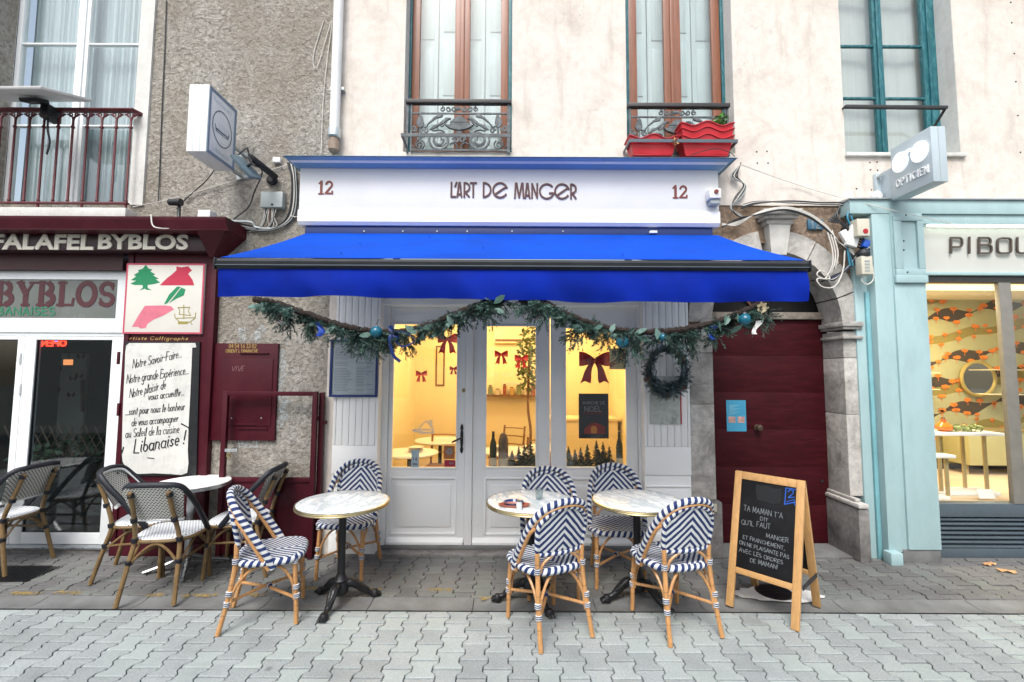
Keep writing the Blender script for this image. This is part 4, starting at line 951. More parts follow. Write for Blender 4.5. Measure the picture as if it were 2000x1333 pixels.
for i, (px, py, r, lab) in enumerate(((963, 843, .036, 'slim dark bottle with pale label at the left of the middle pane'), (983, 846, .05, 'wide frosted bottle beside the slim one behind the middle pane'), (1210, 843, .034, 'tall brown bottle at the right end of the right pane'))):
    Y = .27; c = P(px, 900, Y); top = P(px, py, Y).z; h = top - zs; t = thing('bottle', lab, 'bottle', (c.x, Y, zs), 'bottles on the shelf')
    pr = [(r * .9, zs), (r, zs + .01), (r, zs + h * .6), (r * .8, zs + h * .72), (r * .42, zs + h * .82), (r * .4, top)] if i != 1 else [(r * .9, zs), (r, zs + .01), (r, zs + h * .8), (r * .7, zs + h * .95), (r * .3, top)]
    MB().lathe(pr, (c.x, Y, 0), 18).build('glass', M['bottle'] if i != 1 else surf('frosted brown glass', (.16, .12, .09), .4, .3, 20, 0), t)
    MB().lathe([(r + .0008, zs + h * .12), (r + .0008, zs + h * .32)], (c.x, Y, 0), 18, cap=False).build('label', plain('bottle label %d' % i, (.5, .5, .47), .7), t)
# red bows hanging behind the panes
M['velvet'] = surf('dark red velvet ribbon', (.30, .007, .018), .5, .25, 14, .1, 60)
def bow(px, py, Y, wpx, label, hpx=None, m=None, tilt=0):
    c = P(px, py, Y); s = (P(px + wpx / 2, py, Y).x - c.x); mb = MB()
    for a in (-1, 1):
        def loop(u, v, a=a):                                  # puffed loop
            x = a * s * (.06 + .94 * u); hh = s * (.13 + .34 * math.sin(min(1, u * 1.15) * 1.45)); y = -.18 * s * math.sin(u * 3.14) * (1 if v < .5 else 1)
            return (c.x + x, Y + y - .01 * math.cos(v * 6.28), c.z + (v - .5) * 2 * hh + s * .05 * u)
        mb.grid(loop, 8, 6, False); mb.grid(lambda u, v, a=a: (loop(u, v)[0], Y + .12 * s * math.sin(u * 3.14), loop(u, v)[2]), 8, 6, False)
        def tail(u, v, a=a):
            cx = a * s * (.08 + .62 * v + .08 * math.sin(v * 5)); wd = s * (.14 + .20 * v)
            zz = c.z - s * .1 - v * s * 1.45 - (.16 * s * (1 - abs(u * 2 - 1)) * (-1) if v > .99 else 0)
            return (c.x + cx + (u - .5) * 2 * wd, Y - .006 - .05 * s * math.sin(v * 6 + u), zz)
        mb.grid(tail, 6, 10, False)
    t = thing('ribbon_bow', label, 'bow', (c.x, Y, c.z), 'red ribbon bows')
    mb.build('ribbon', m or M['velvet'], t, 60); MB().lathe([(.01, -.09 * s), (.13 * s, -.06 * s), (.13 * s, .06 * s), (.01, .09 * s)], (c.x, Y - .06 * s, c.z), 12).build('knot', m or M['velvet'], t)
    MB().tube([(c.x, Y, c.z), (c.x, Y, 2.36 if Y < .5 else 2.8)], .0012, 5).build('thread', M['cablewhite'], t)
bow(1161, 703, .17, 60, 'large dark red velvet bow behind the right pane')
bow(874, 662, .3, 38, 'red bow at the top of the left door pane')
bow(979, 692, .9, 26, 'small red bow at left behind the middle pane')
bow(1018, 700, 1.55, 26, 'red bow hanging before the potted tree behind the middle pane')
bow(823, 730, 1.3, 22, 'small faded red bow in the centre of the left door pane')
bow(886, 720, 1.0, 16, 'narrow red bow at the right edge of the left door pane')
# posters and stickers on the panes
def card(name, px0, px1, py0, py1, Y, m, label, cat='poster', th=.003):
    a, b = P(px0, py0, Y), P(px1, py1, Y); return tag(MB().box(a.x, b.x, Y - th, Y, b.z, a.z).build(name, m), label, cat), a, b
M['posterdark'] = surf('dark night poster', (.035, .038, .045), .5, .4, 4, 0)
o, a, b = card('poster', 1130, 1189, 769, 857, .126, M['posterdark'], 'dark poster with red lettering behind the right pane')
def onposter(px0, py0, s, h, m, wd, Y, width=None, parent=None, **k):
    t = MB(); p = P(px0, py0, Y); pen(t, s, wallframe(Y), h, wd, p.x, p.z, width=width, **k); return t.build('lettering', m, parent, 0)
PW = P(1189, 800, .12).x - P(1130, 800, .12).x
M['postergrey'] = plain('grey poster ink', (.22, .23, .25), .6); M['posterred'] = surf('red poster print', (.28, .035, .03), .6, .5, 20, 0)
onposter(1138, 790, 'MARCHE DE', .028, M['postergrey'], .005, .1225, PW * .75, o); onposter(1142, 804, 'NOEL', .05, M['postergrey'], .007, .1225, PW * .6, o); onposter(1141, 809, 'HIVER LUMIERES', .014, M['posterred'], .003, .1225, PW * .62, o)
ph = MB(); pc = P(1160, 838, .1224)
ph.add([(pc.x - .095, .1224, pc.z - .05), (pc.x + .11, .1224, pc.z - .05), (pc.x + .11, .1224, pc.z + .02), (pc.x + .02, .1224, pc.z + .06), (pc.x - .03, .1224, pc.z + .055), (pc.x - .095, .1224, pc.z)], [(0, 1, 2, 3, 4, 5)]); ph.build('printed_picture', M['posterred'], o, 0)
pa = MB().prism([(pc.x - .03, pc.z - .045)] + arc(pc.x, pc.z, .03, 180, 0, 8) + [(pc.x + .03, pc.z - .045)], .1215, .122); pa.build('printed_arch', plain('orange print', (.5, .2, .05), .6), o, 0)
# licence plate
o, a, b = card('licence_plate', 1190, 1224, 681, 722, .126, M['cardcream'], 'cream licence plate with red band and LICENCE at the right pane', 'plate')
bd = MB(); zc = (a.z + b.z) / 2 - .02; bd.add([(a.x, .1222, b.z + .002), (a.x, .1222, b.z + .055), (b.x, .1222, a.z - .03), (b.x, .1222, a.z - .083)], [(3, 2, 1, 0)]); bd.build('red_band', M['posterred'], o, 0)
t = MB(); an = math.atan2((a.z - .03) - (b.z + .055), b.x - a.x)
pen(t, 'LICENCE', lambda u, v, d: (a.x + .012 + u * math.cos(an) - v * math.sin(an), .1214, b.z + .014 + u * math.sin(an) + v * math.cos(an)), .028, .006, width=.165); t.build('lettering', M['cardcream'], o, 0)
t = MB(); pen(t, 'III', wallframe(.1222), .045, .009, a.x + .03, a.z - .07); t.build('lettering', M['ink'], o, 0)
# stickers on the door pane
Y = .121
t = MB(); hp = P(845, 845, Y)                                  # white house-and-chimney outline
def hpt(x, z): q = P(x, z, Y); return (q.x, q.z)
for pts in ([(818, 838), (832, 822), (846, 838)], [(843, 832), (843, 822), (839, 822), (839, 828)], [(806, 840), (846, 840), (846, 847), (806, 842)], [(820, 846), (842, 846)], [(821, 840), (821, 848)]):
    ribbon(t, [hpt(*p) for p in pts], .011, wallframe(Y))
single('house_decal', t, plain('white decal', (.75, .7, .6), .7), 'white outline of a house stuck on the left door pane', 'decal')
o, a, b = card('sticker', 804, 818, 879, 915, Y, plain('pale blue sticker', (.35, .45, .5), .5), 'tall pale blue opening sticker low on the left door pane', 'sticker', .001)
onposter(806, 900, '14', .03, M['ink'], .004, Y - .0018, None, o); onposter(805.5, 909, 'OPEN', .018, M['ink'], .003, Y - .0018, .05, o)
o, a, b = card('sticker', 867, 888, 871, 897, Y, plain('brown sticker', (.33, .12, .04), .5), 'brown sticker with white disc on the left door pane', 'sticker', .001)
c = P(877.5, 882, Y - .0015); MB().lathe([(.032, 0), (.032, .0008)], (c.x, Y - .0012, c.z), 20, '-y').build('white_disc', M['chalk'], o, 0); onposter(872.5, 885, '75', .026, plain('brown ink', (.33, .12, .04), .5), .005, Y - .0026, None, o)
o, a, b = card('sticker', 868, 889, 899, 912, Y, plain('crimson sticker', (.30, .01, .05), .5), 'small crimson sticker in the lower corner of the left door pane', 'sticker', .001)
onposter(877, 907, 'VISA', .02, M['chalk'], .003, Y - .0018, .045, o)
# menu board in navy frame on the left pilaster
Y = YP - .004; a, b = P(648, 664, Y), P(738, 776, Y); mn = thing('menu_board', 'navy framed menu sheet on the left pilaster', 'menu', (a.x, Y, b.z)); k = .022
f = MB(); f.box(a.x, b.x, Y - .03, Y, a.z - k, a.z, .003); f.box(a.x, b.x, Y - .03, Y, b.z, b.z + k, .003); f.box(a.x, a.x + k, Y - .0295, Y, b.z + k, a.z - k, .003); f.box(b.x - k, b.x, Y - .0295, Y, b.z + k, a.z - k, .003); f.build('frame', M['navy'], mn)
MB().box(a.x + k, b.x - k, Y - .014, Y, b.z + k, a.z - k).build('menu_sheet', plain('menu paper', (.50, .53, .58), .5), mn)
t = MB(); rs = random.Random(2)
for c in range(2):
    xx = a.x + k + .02 + c * (b.x - a.x - 2 * k) / 2
    for r in range(30):
        zz = a.z - k - .03 - r * (a.z - b.z - 2 * k - .05) / 30; ln = (b.x - a.x) * rs.uniform(.18, .38)
        if rs.random() > .12: t.add([(xx, Y - .0152, zz), (xx + ln, Y - .0152, zz), (xx + ln, Y - .0152, zz + .005), (xx, Y - .0152, zz + .005)], [(0, 1, 2, 3)])
t.build('menu_print', plain('grey print', (.24, .27, .33), .7), mn, 0)
MB().box(a.x + k, b.x - k, Y - .022, Y - .019, b.z + k, a.z - k).build('pane', M['glass'], mn)
# mirror-like plate with red edge under the wreath
Y = YP - .003; a, b = P(1268, 735, Y), P(1331, 829, Y)
mp = thing('metal_plate', 'grey plate with a red side strip under the wreath', 'plate', (a.x, Y, b.z))
MB().box(a.x, b.x - .012, Y - .012, Y, b.z, a.z, .002).build('plate', surf('mottled pale plate', (.5, .53, .5), .25, .3, 6, 0, dirt=(.22, .24, .22), dirtamt=.8, dirtscale=7), mp)
MB().box(b.x - .0115, b.x, Y - .014, Y, b.z, a.z, .002).build('red_strip', plain('red strip', (.45, .02, .03), .5), mp)
o, a, b = card('small_notice', 1386, 1400, 984, 1000, -.075, plain('yellowed card', (.5, .48, .36), .7), 'small yellowed label on the stone base left of the red door', 'label', .004)
# ---------------------------------------------------------------- awning
YA0, YA1 = -.19, -1.40
aw = thing('awning', 'royal blue canvas awning with straight valance over the cafe', 'awning', (0, YA0, 2.2))
x0a, x1a = P(598, 460, YA0).x, P(1402, 460, YA0).x; x0b, x1b = P(430, 505, YA1).x, P(1572, 507, YA1).x
za, zb = PZ(458, YA0), PZ(506, YA1)
def cloth(u, v): return (x0a + u * (x1a - x0a) + v * (x0b + u * (x1b - x0b) - x0a - u * (x1a - x0a)), YA0 + v * (YA1 - YA0), za + v * (zb - za) - .016 * math.sin(v * 3.14) * (1 + .3 * math.sin(u * 9)) + .006 * math.sin(u * 12 * 3.14) * v * (1 - v))
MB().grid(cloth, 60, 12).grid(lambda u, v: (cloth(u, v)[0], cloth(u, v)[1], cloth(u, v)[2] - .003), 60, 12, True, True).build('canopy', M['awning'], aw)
zf0, zf1 = PZ(507, YA1 - .03), PZ(527, YA1 - .03)
fb = MB().prof([(YA1 - .03, zf1 + .012), (YA1 - .035, zf0 - .02), (YA1 - .02, zf0), (YA1 + .05, zf0), (YA1 + .05, zf1), (YA1 - .015, zf1)], x0b - .01, x1b + .01); fb.build('front_bar', M['char'], aw)
MB().prof([(YA1 - .0385, zf1 + .02), (YA1 - .0385, zf1 + .026), (YA1 - .03, zf1 + .026), (YA1 - .03, zf1 + .02)], x0b - .008, x1b + .008).build('bar_ridge', M['vent'], aw)
for xx in (x0b - .018, x1b + .0105): MB().box(xx, xx + .0075, YA1 - .04, YA1 + .055, zf1 - .004, zf0 + .004, .002).build('end_cap', M['black'], aw)
zv = PZ(585, YA1 - .02)
def vala(u, v):
    wv = .020 * math.sin(u * 23) + .010 * math.sin(u * 51 + 1 + v * 2) + .006 * math.sin(u * 97 + v * 3) + .03 * math.exp(-((u - .02) / .05) ** 2) * math.sin(v * 2)
    return (x0b + u * (x1b - x0b) * 1.0 + .003 * v * math.sin(u * 40), YA1 - .012 + wv * (1 - v) - .015 * math.sin((1 - v) * 3), zv + v * (zf1 + .004 - zv) + (1 - v) * (.014 * math.sin(u * 5.5 + .8) + .004 * math.sin(u * 37)))
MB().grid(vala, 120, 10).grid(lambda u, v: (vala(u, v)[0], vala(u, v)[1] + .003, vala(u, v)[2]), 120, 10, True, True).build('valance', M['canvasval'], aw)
MB().tube([(x0a, -.14, za - .03), (x1a, -.14, za - .03)], .045, 16).build('roller_tube', M['char'], aw)
for a in (-1, 1):
    ar = MB(); s = Vector((a * 1.45, -.12, za - .09)); e = Vector((a * 1.62, YA1 + .04, zf0 - .03)); k = Vector((a * .95, (s.y + e.y) / 2, (s.z + e.z) / 2 - .01))
    ar.bar(s, k, .03, .05, bev=.006); ar.bar(k, e, .028, .045, bev=.006); ar.lathe([(.03, -.035), (.03, .035)], k, 12); ar.build('folding_arm', M['char'], aw)
rs = random.Random(9); sp = MB()
for (px, py) in ((703, 482), (666, 500), (944, 490), (838, 467), (1216, 500)):
    v = (py - 458) / 48; u = rs.random(); q = P(px, py, YA0 + v * (YA1 - YA0)); sp.add([(q.x - .006, q.y - .012, za + v * (zb - za) + .004), (q.x + .006, q.y - .012, za + v * (zb - za) + .004), (q.x + .006, q.y + .012, za + v * (zb - za) + .006), (q.x - .006, q.y + .012, za + v * (zb - za) + .006)], [(0, 1, 2, 3)])
sp.build('droppings', M['chalk'], aw, 0)
hk = MB()
for px in (710, 786, 853, 912, 1000, 1100): q = P(px, 451, YA0 + .0); hk.box(q.x - .005, q.x + .005, -.176, -.1705, q.z - .006, q.z + .006)
hk.build('fixing_screw', M['zinc'], aw)
q = P(1276, 454, -.2); MB().box(q.x - .035, q.x + .035, -.215, -.172, q.z - .012, q.z + .012, .005).build('wind_sensor', M['whiteplastic'], aw)
# ---------------------------------------------------------------- falafel shopfront (burgundy)
fal = thing('burgundy_shopfront', 'burgundy shopfront with white glazed doors and cream letters, left of the cafe', 'shopfront', (-3.6, 0, 0))
Yk = -.34; xk = P(440, 430, Yk).x; zk1 = P(300, 423, Yk).z; zk0 = P(300, 447, Yk).z
cz = [(Yk, zk1), (Yk, zk1 - .035), (Yk + .04, zk0 + .015), (Yk + .04, zk0), (0.0, zk0), (0.0, zk1)]
MB().prof(cz, -8.5, xk).build('cornice', M['burg'], fal)
Ys = -.16; xs_ = P(409, 470, Ys).x; zs1 = zk0 - .002; zs0 = P(300, 490, Ys).z
MB().box(-8.5, xs_, Ys, .05, zs0, zs1, .003).build('sign_board', surf('dark maroon board', (.035, .012, .017), .45, .2, 5, .05, 40), fal)
cb = MB(); x0 = xs_ - .02
cb.add([(x0, Ys - .16, zs1), (xk - .01, Ys - .16, zs1), (xk - .01, 0, zs1), (x0, 0, zs1), (x0 + .01, Ys + .02, zs0 - .05), (xs_ + .03, Ys + .02, zs0 - .05), (xs_ + .03, 0, zs0 - .05), (x0 + .01, 0, zs0 - .05)], [(0, 1, 2, 3), (7, 6, 5, 4), (0, 4, 5, 1), (1, 5, 6, 2), (2, 6, 7, 3), (3, 7, 4, 0)]); cb.build('corbel', M['burg'], fal)
for (s, a, b) in (('FALAFEL', -14, 186), ('BYBLOS', 193, 370)):
    p, q = P(a, 488, Ys), P(b, 459, Ys); t = fit(fonttext(s, 1, .02, .03), p.x, q.x, p.z, q.z, Ys); t.v = [(v[0], Ys - .001 - (Ys - v[1] + .02) * .3, v[2]) for v in t.v]; t.build('sign_lettering', M['cream_letters'], fal)
tb = MB().tube([(-4.8, Ys - .12, P(100, 446, Ys - .12).z), (P(350, 446, Ys - .12).x, Ys - .12, P(350, 446, Ys - .12).z)], .013, 8); tb.build('tube_light', M['whiteplastic'], fal)
MB().box(-8.5, P(240, 510, -.03).x, -.03, .1, P(120, 527, -.03).z, zs0 - .002).build('lintel', surf('dark red lintel', (.045, .008, .012), .5, .3, 5, .1, 30), fal)
# burgundy pilaster panel
Yp = -.05; xp0, xp1 = P(234, 800, Yp).x, P(411, 800, Yp).x
MB().box(xp0, xp1, Yp, .1, 0, zs0 - .003).build('pilaster', M['burg'], fal)
for (a, b) in ((xp0 + .002, xp0 + .05), (xp1 - .055, xp1 - .002)): MB().box(a, b, Yp - .014, Yp, .12, zs0 - .01, .004).build('pilaster_edge', M['burg'], fal)
MB().box(xp0 - .002, xp1 + .002, Yp - .02, Yp, 0, .115, .004).build('pilaster_base', M['burg'], fal)
MB().box(xp0 + .052, xp1 - .057, Yp - .012, Yp, PZ(944, Yp) - .012, PZ(944, Yp) + .012, .004).build('panel_rail', M['burg'], fal)
for py in (700, 800): q = P(240, py, Yp); MB().box(q.x - .035, q.x - .012, Yp - .03, Yp - .012, q.z - .06, q.z + .06, .005).build('hinge', M['burg'], fal)
# transom with glass sign and doors
Yd = .03; zt = P(120, 529, Yd).z - .004
xd1 = xp0 - .001; xda = P(231, 800, Yd).x
tf = MB(); zg1, zg0 = P(120, 546, Yd).z, P(120, 622, Yd).z; xg1 = P(228, 580, Yd).x
tf.box(-6.2, xd1, Yd, Yd + .06, zg1, zt, .003); z2 = P(120, 661, Yd).z; tf.box(-6.2, xd1, Yd, Yd + .06, z2 + .02, zg0, .003); tf.box(xg1, xd1, Yd + .001, Yd + .06, zg0 - .002, zg1 + .002)
tf.build('transom_frame', M['pvc'], fal)
MB().box(-6.2, xd1, Yd - .012, Yd + .002, z2 + .055, z2 + .075, .003).build('transom_bead', M['pvc'], fal)
MB().box(-6.2, xg1, Yd + .012, Yd + .02, zg0, zg1).build('transom_sign', surf('grey frosted sign glass', (.15, .165, .155), .25, .3, 1.4, 0), fal)
t = MB(); p, q = P(-12, 595, Yd), P(222, 553, Yd); wf = wallframe(Yd + .0105)
serif(t, 'BYBLOS', wf, p.x, p.z, q.z - p.z, .055, q.x - p.x + .03, .001); t.build('sign_lettering', M['maroontext'], fal)
t = MB(); p, q = P(-28, 615, Yd), P(110, 601, Yd); pen(t, 'LIBANAISES', wf, q.z - p.z, .013, p.x, p.z, width=q.x - p.x, dep=.001); t.build('sign_lettering', plain('green letters', (.02, .2, .1), .5), fal)
def fdoor(gx0, gx1, fx0, fx1):
    d = window_part('door', fal); a, b, x0, x1 = (P(v, 850, Yd).x for v in (gx0, gx1, fx0, fx1))
    z0, z1 = P(120, 1041, Yd).z, P(120, 664, Yd).z
    f = MB(); f.box(x0, a, Yd, Yd + .055, .07, z2 + .018, .004); f.box(b, x1, Yd, Yd + .055, .07, z2 + .018, .004)
    f.box(a - .001, b + .001, Yd + .001, Yd + .054, .071, z0, .003); f.box(a - .001, b + .001, Yd + .001, Yd + .054, z1, z2 + .017, .003); f.build('leaf_frame', M['pvc'], d)
    gk = MB(); gk.box(a - .001, a + .008, Yd + .01, Yd + .03, z0, z1); gk.box(b - .008, b + .001, Yd + .01, Yd + .03, z0, z1); gk.box(a, b, Yd + .011, Yd + .029, z0, z0 + .008); gk.box(a, b, Yd + .011, Yd + .029, z1 - .008, z1); gk.build('gasket', M['black'], d)
    MB().box(a, b, Yd + .018, Yd + .024, z0, z1).build('pane', M['darkglass'], d)
    return x0, x1, d
x0, x1, d = fdoor(56, 207, 34, 231); MB().box(x1, xd1, Yd - .005, Yd + .06, .06, z2 + .018, .003).build('door_post', M['pvc'], fal)
fdoor(-190, 20, -215, 33)
for (px, py, h) in ((40, 700, .10), (40, 760, .10)):
    q = P(px, py, Yd); MB().box(q.x - .012, q.x + .012, Yd - .02, Yd, q.z - h / 2, q.z + h / 2, .004).build('door_catch', M['whiteplastic'], fal)
MB().prof([(Yd - .045, .035), (Yd - .045, .05), (Yd, .068), (Yd + .06, .068), (Yd + .06, .035)], -6.2, xd1).build('door_sill', M['alu'], fal)
MB().box(-6.2, xd1, Yd - .03, Yd + .1, -.002, .034, .003).build('threshold', M['dkstone'], fal)
MB().box(-9, -6.2, -.02, .1, 0, P(120, 527, -.03).z + .01).build('side_panel', M['burg'], fal)
# the dim room behind that door
rm = thing('snack_bar_interior', 'dim dark room behind the white glazed door at the left', 'room', (-4, 1.5, 0))
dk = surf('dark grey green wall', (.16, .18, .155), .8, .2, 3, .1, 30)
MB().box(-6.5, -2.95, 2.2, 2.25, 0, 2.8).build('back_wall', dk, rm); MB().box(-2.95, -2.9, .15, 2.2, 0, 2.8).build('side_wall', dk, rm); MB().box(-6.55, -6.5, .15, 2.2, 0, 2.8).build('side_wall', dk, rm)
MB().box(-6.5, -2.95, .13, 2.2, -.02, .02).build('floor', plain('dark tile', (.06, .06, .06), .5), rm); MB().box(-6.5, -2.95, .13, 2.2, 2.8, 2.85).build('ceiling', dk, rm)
q = P(150, 700, 2.19); bl = surf('dim pale door', (.70, .72, .64), .6, .08, 3, 0)
pd = MB().box(P(95, 700, 2.19).x, P(175, 700, 2.19).x, 2.15, 2.2, .02, P(130, 690, 2.19).z, .01); o = single('inner_door', pd, bl, 'dim pale door with butterflies at the back of the left shop', 'door')
for i, (px, py) in enumerate(((158, 697), (113, 722), (143, 740), (155, 735), (110, 763), (139, 772))):
    c = P(px, py, 2.145); b = MB()
    for s in (-1, 1): b.add([(c.x, 2.147, c.z), (c.x + s * .05, 2.14, c.z + .05), (c.x + s * .06, 2.14, c.z), (c.x + s * .03, 2.14, c.z - .035)], [(0, 1, 2, 3)])
    b.build('butterfly', M['frame_br'], o, 0)
MB().tube([P(161, 742, 2.12), P(161, 805, 2.12)], .018, 8).build('handle', M['frame_br'], o)
sg_ = MB(); c = P(78, 660, .2); fx = lambda u, v, d: (P(129, 676, .2).x - u, .2 - d, P(129, 676, .2).z + v)
ns = thing('neon_sign', 'small red and blue lit neon sign reading OPEN backwards inside the left door', 'sign', (c.x, .2, c.z - .1))
pen(sg_, 'OPEN', fx, .055, .014, width=.26, dep=.006); sg_.build('red_letters', emit('red neon', (1, .05, .02), 3), ns)
MB().tube([P(77, 664, .2), P(100, 662, .2), P(112, 666, .2)], .012, 6).build('blue_tube', emit('blue neon', (.05, .2, 1), 3), ns)
MB().box(P(72, 660, .22).x, P(132, 660, .22).x, .215, .235, P(100, 679, .22).z, P(100, 640, .22).z).build('backing', M['black'], ns)
MB().tube([(c.x, .225, P(100, 640, .22).z), (c.x, .225, 2.8)], .003, 5).build('cord', M['black'], ns)
c = P(134, 708, .5); tg = thing('hanging_tag', 'small glowing orange tag hanging inside the left door', 'tag', (c.x, .5, c.z)); MB().box(c.x - .05, c.x + .05, .49, .5, c.z - .03, c.z + .03, .004).build('tag', emit('orange tag', (1, .35, .12), .9), tg); MB().tube([(c.x, .495, c.z), (c.x, .495, 2.8)], .002, 5).build('cord', M['black'], tg)
# trellis and planter with greenery inside
tr = thing('trellis', 'low crossed wooden trellis with dark greenery inside the left door', 'trellis', (-4, .7, .02)); wood = plain('grey lath', (.25, .2, .16), .7); x = P(40, 850, .7).x; xe = P(225, 850, .7).x; zt_, zb_ = P(130, 832, .7).z, P(130, 890, .7).z
while x < xe:
    for s in (-1, 1): MB().bar((x, .7 + .006 * s, zb_), (x + s * (zt_ - zb_) * .55, .7 + .006 * s, zt_), .004, .016, up=(0, 1, 0)).build('lath', wood, tr)
    x += .1
rs = random.Random(8); mb = MB(); leaves(mb, ((P(40, 850, .8).x + xe) / 2, .85, zb_ + .02), .55, .16, 420, .05, rs, 1.6); mb.build('foliage', surf('dark ivy', (.03, .07, .04), .5, .6, 14, 0), tr, 0)
mb = MB().box(P(30, 850, .7).x, xe + .1, .72, 1.0, .02, zb_ - .02, .01); mb.build('planter_box', M['black'], tr)
# ---------------------------------------------------------------- painted picture panel with flag map, cedar and ship
Yq = Yp - .018; a, b = P(249, 515, Yq), P(394, 653, Yq)
pc = thing('painted_panel', 'white panel painted with green cedar, red map halves and a ship', 'panel', (a.x, Yq, b.z))
MB().box(a.x, b.x, Yq - .006, Yp, b.z, a.z, .002).build('panel', surf('off white panel', (.66, .64, .58), .6, .05, 4, 0), pc)
pk = plain('pink border', (.5, .07, .12), .6); f = MB(); k = .016
f.box(a.x, b.x, Yq - .0075, Yq - .005, a.z - k, a.z); f.box(a.x, b.x, Yq - .0075, Yq - .005, b.z, b.z + k); f.box(a.x, a.x + k, Yq - .0074, Yq - .005, b.z + k, a.z - k); f.box(b.x - k, b.x, Yq - .0074, Yq - .005, b.z + k, a.z - k); f.build('border', pk, pc)
def zz(pts, sx=.3376, ox=220, oy=500): return [(lambda q: (q.x, q.z))(P(ox + x * sx, oy + y * sx, Yq)) for x, y in pts]
def flat(pts, m, nm, lift=.0072): n = len(pts); t = MB().add([(x, Yq - lift, z) for x, z in pts], [tuple(range(n))]); t.build(nm, m, pc, 0)
grn = plain('cedar green', (.01, .22, .09), .7); red = plain('map red', (.50, .03, .07), .7); pnk = surf('map pink', (.62, .16, .22), .7, .15, 8, 0)
ced = [(195, 52), (212, 75), (232, 80), (222, 92), (250, 108), (238, 115), (270, 132), (252, 137), (278, 155), (240, 165), (205, 170), (207, 188), (230, 198), (198, 198), (190, 190), (155, 203), (178, 185), (176, 170), (130, 170), (105, 162), (140, 145), (108, 142), (140, 120), (125, 112), (155, 95), (150, 85), (178, 75)]
flat(zz(ced), grn, 'cedar_tree')
flat(zz([(275, 172), (320, 128), (345, 110), (372, 85), (372, 62), (400, 68), (440, 62), (462, 85), (440, 105), (465, 140), (475, 172)]), red, 'red_map')
flat(zz([(115, 412), (150, 350), (190, 290), (300, 288), (340, 292), (358, 310), (300, 345), (240, 370), (205, 395), (195, 418), (165, 422), (150, 412)]), pnk, 'pink_map')
flat(zz([(300, 282), (330, 225), (375, 180), (398, 180), (350, 240), (320, 275)]), grn, 'green_stripe'); flat(zz([(330, 275), (370, 225), (400, 185), (425, 195), (415, 230), (370, 250)]), grn, 'green_stripe')
t = MB(); ol = plain('olive ink', (.30, .26, .05), .7)
for pts in ([(362, 335), (365, 360), (390, 382), (450, 384), (480, 360), (484, 330)], [(415, 285), (415, 365)], [(382, 300), (450, 298), (440, 320), (455, 345), (388, 340), (392, 320), (382, 300)], [(372, 362), (478, 358)], [(455, 385), (462, 398)]): ribbon(t, zz(pts), .007, wallframe(Yq - .0072))
ribbon(t, zz([(386, 388), (434, 388)]), .024, wallframe(Yq - .0072)); t.build('ship_drawing', ol, pc, 0)
t = MB(); p = P(243, 664, Yp); pen(t, 'Artiste Calligraphe', wallframe(Yp - .0008), .032, .005, p.x, p.z, width=P(345, 664, Yp).x - p.x + .12, slant=.15); t.build('signature', plain('gold ink', (.45, .32, .1), .5), fal, 0)
# lettered parchment board
Yb = Yp - .018
sb = thing('lettered_board', 'black board with a white painted scroll of handwritten French lines', 'board', (P(310, 930, Yb).x, Yb, P(310, 930, Yb).z))
a, b = P(243, 667, Yb), P(388, 930, Yb)
w0, w1 = P(240, 928, Yb).x, P(380, 928, Yb).x
MB().add([(P(244, 668, Yb).x, Yb, a.z), (P(390, 668, Yb).x, Yb, a.z), (P(383, 930, Yb).x, Yb, b.z), (P(236, 930, Yb).x, Yb, b.z)] + [(P(244, 668, Yb).x, Yp, a.z), (P(390, 668, Yb).x, Yp, a.z), (P(383, 930, Yb).x, Yp, b.z), (P(236, 930, Yb).x, Yp, b.z)], [(3, 2, 1, 0), (0, 1, 5, 4), (1, 2, 6, 5), (2, 3, 7, 6), (3, 0, 4, 7)]).build('board', M['black'], sb)
out = [(98, 505), (480, 505), (485, 530), (462, 532), (455, 700), (448, 850), (440, 1000), (436, 1130), (440, 1200), (432, 1255), (400, 1268), (330, 1262), (240, 1258), (150, 1262), (85, 1240), (60, 1190), (55, 1140), (58, 1000), (62, 850), (70, 700), (75, 560), (80, 520)]
Yq = Yb; n = len(out); pts = zz(out); t = MB().add([(x, Yb - .004, z) for x, z in pts] + [(x, Yb, z) for x, z in pts], [tuple(range(n))] + [(i, (i + 1) % n, (i + 1) % n + n, i + n) for i in range(n)])
t.build('scroll', surf('white scroll paint', (.66, .66, .62), .6, .1, 5, 0, dirt=(.42, .43, .42), dirtamt=.55, dirtscale=7), sb, 0)
fr = wallframe(Yb - .0052)
def line(s, x, y, x1, y1, h, wd=.0062):
    t = MB(); (ax, az), (bx, bz) = zz([(x, y), (x1, y1)]); pen(t, s, fr, h, wd, ax, az, width=bx - ax, slant=.12, rise=(bz - az) / (bx - ax), gap=.7, space=2.0); t.build('handwritten_line', M['ink'], sb, 0)
line('Notre Savoir-Faire...', 118, 650, 405, 585, .085); line('Notre grande Expérience...', 84, 738, 445, 682, .085); line('Notre plaisir de', 100, 820, 312, 765, .085); line('vous accueillir...', 208, 835, 420, 805, .07)
line('...sont pour nous le bonheur', 76, 922, 422, 890, .072); line('de vous accompagner', 112, 985, 384, 958, .072); line('au Soleil de la cuisine', 76, 1052, 390, 1022, .08); line('Libanaise !', 125, 1140, 425, 1085, .125, .012)
t = MB(); ribbon(t, zz([(205, 1168), (242, 1172)]), .008, fr); ribbon(t, zz([(400, 972), (425, 985), (445, 998)]), .012, fr); ribbon(t, zz([(66, 1108), (56, 1140)]), .014, fr)
t.build('ink_flourish', M['ink'], sb, 0)
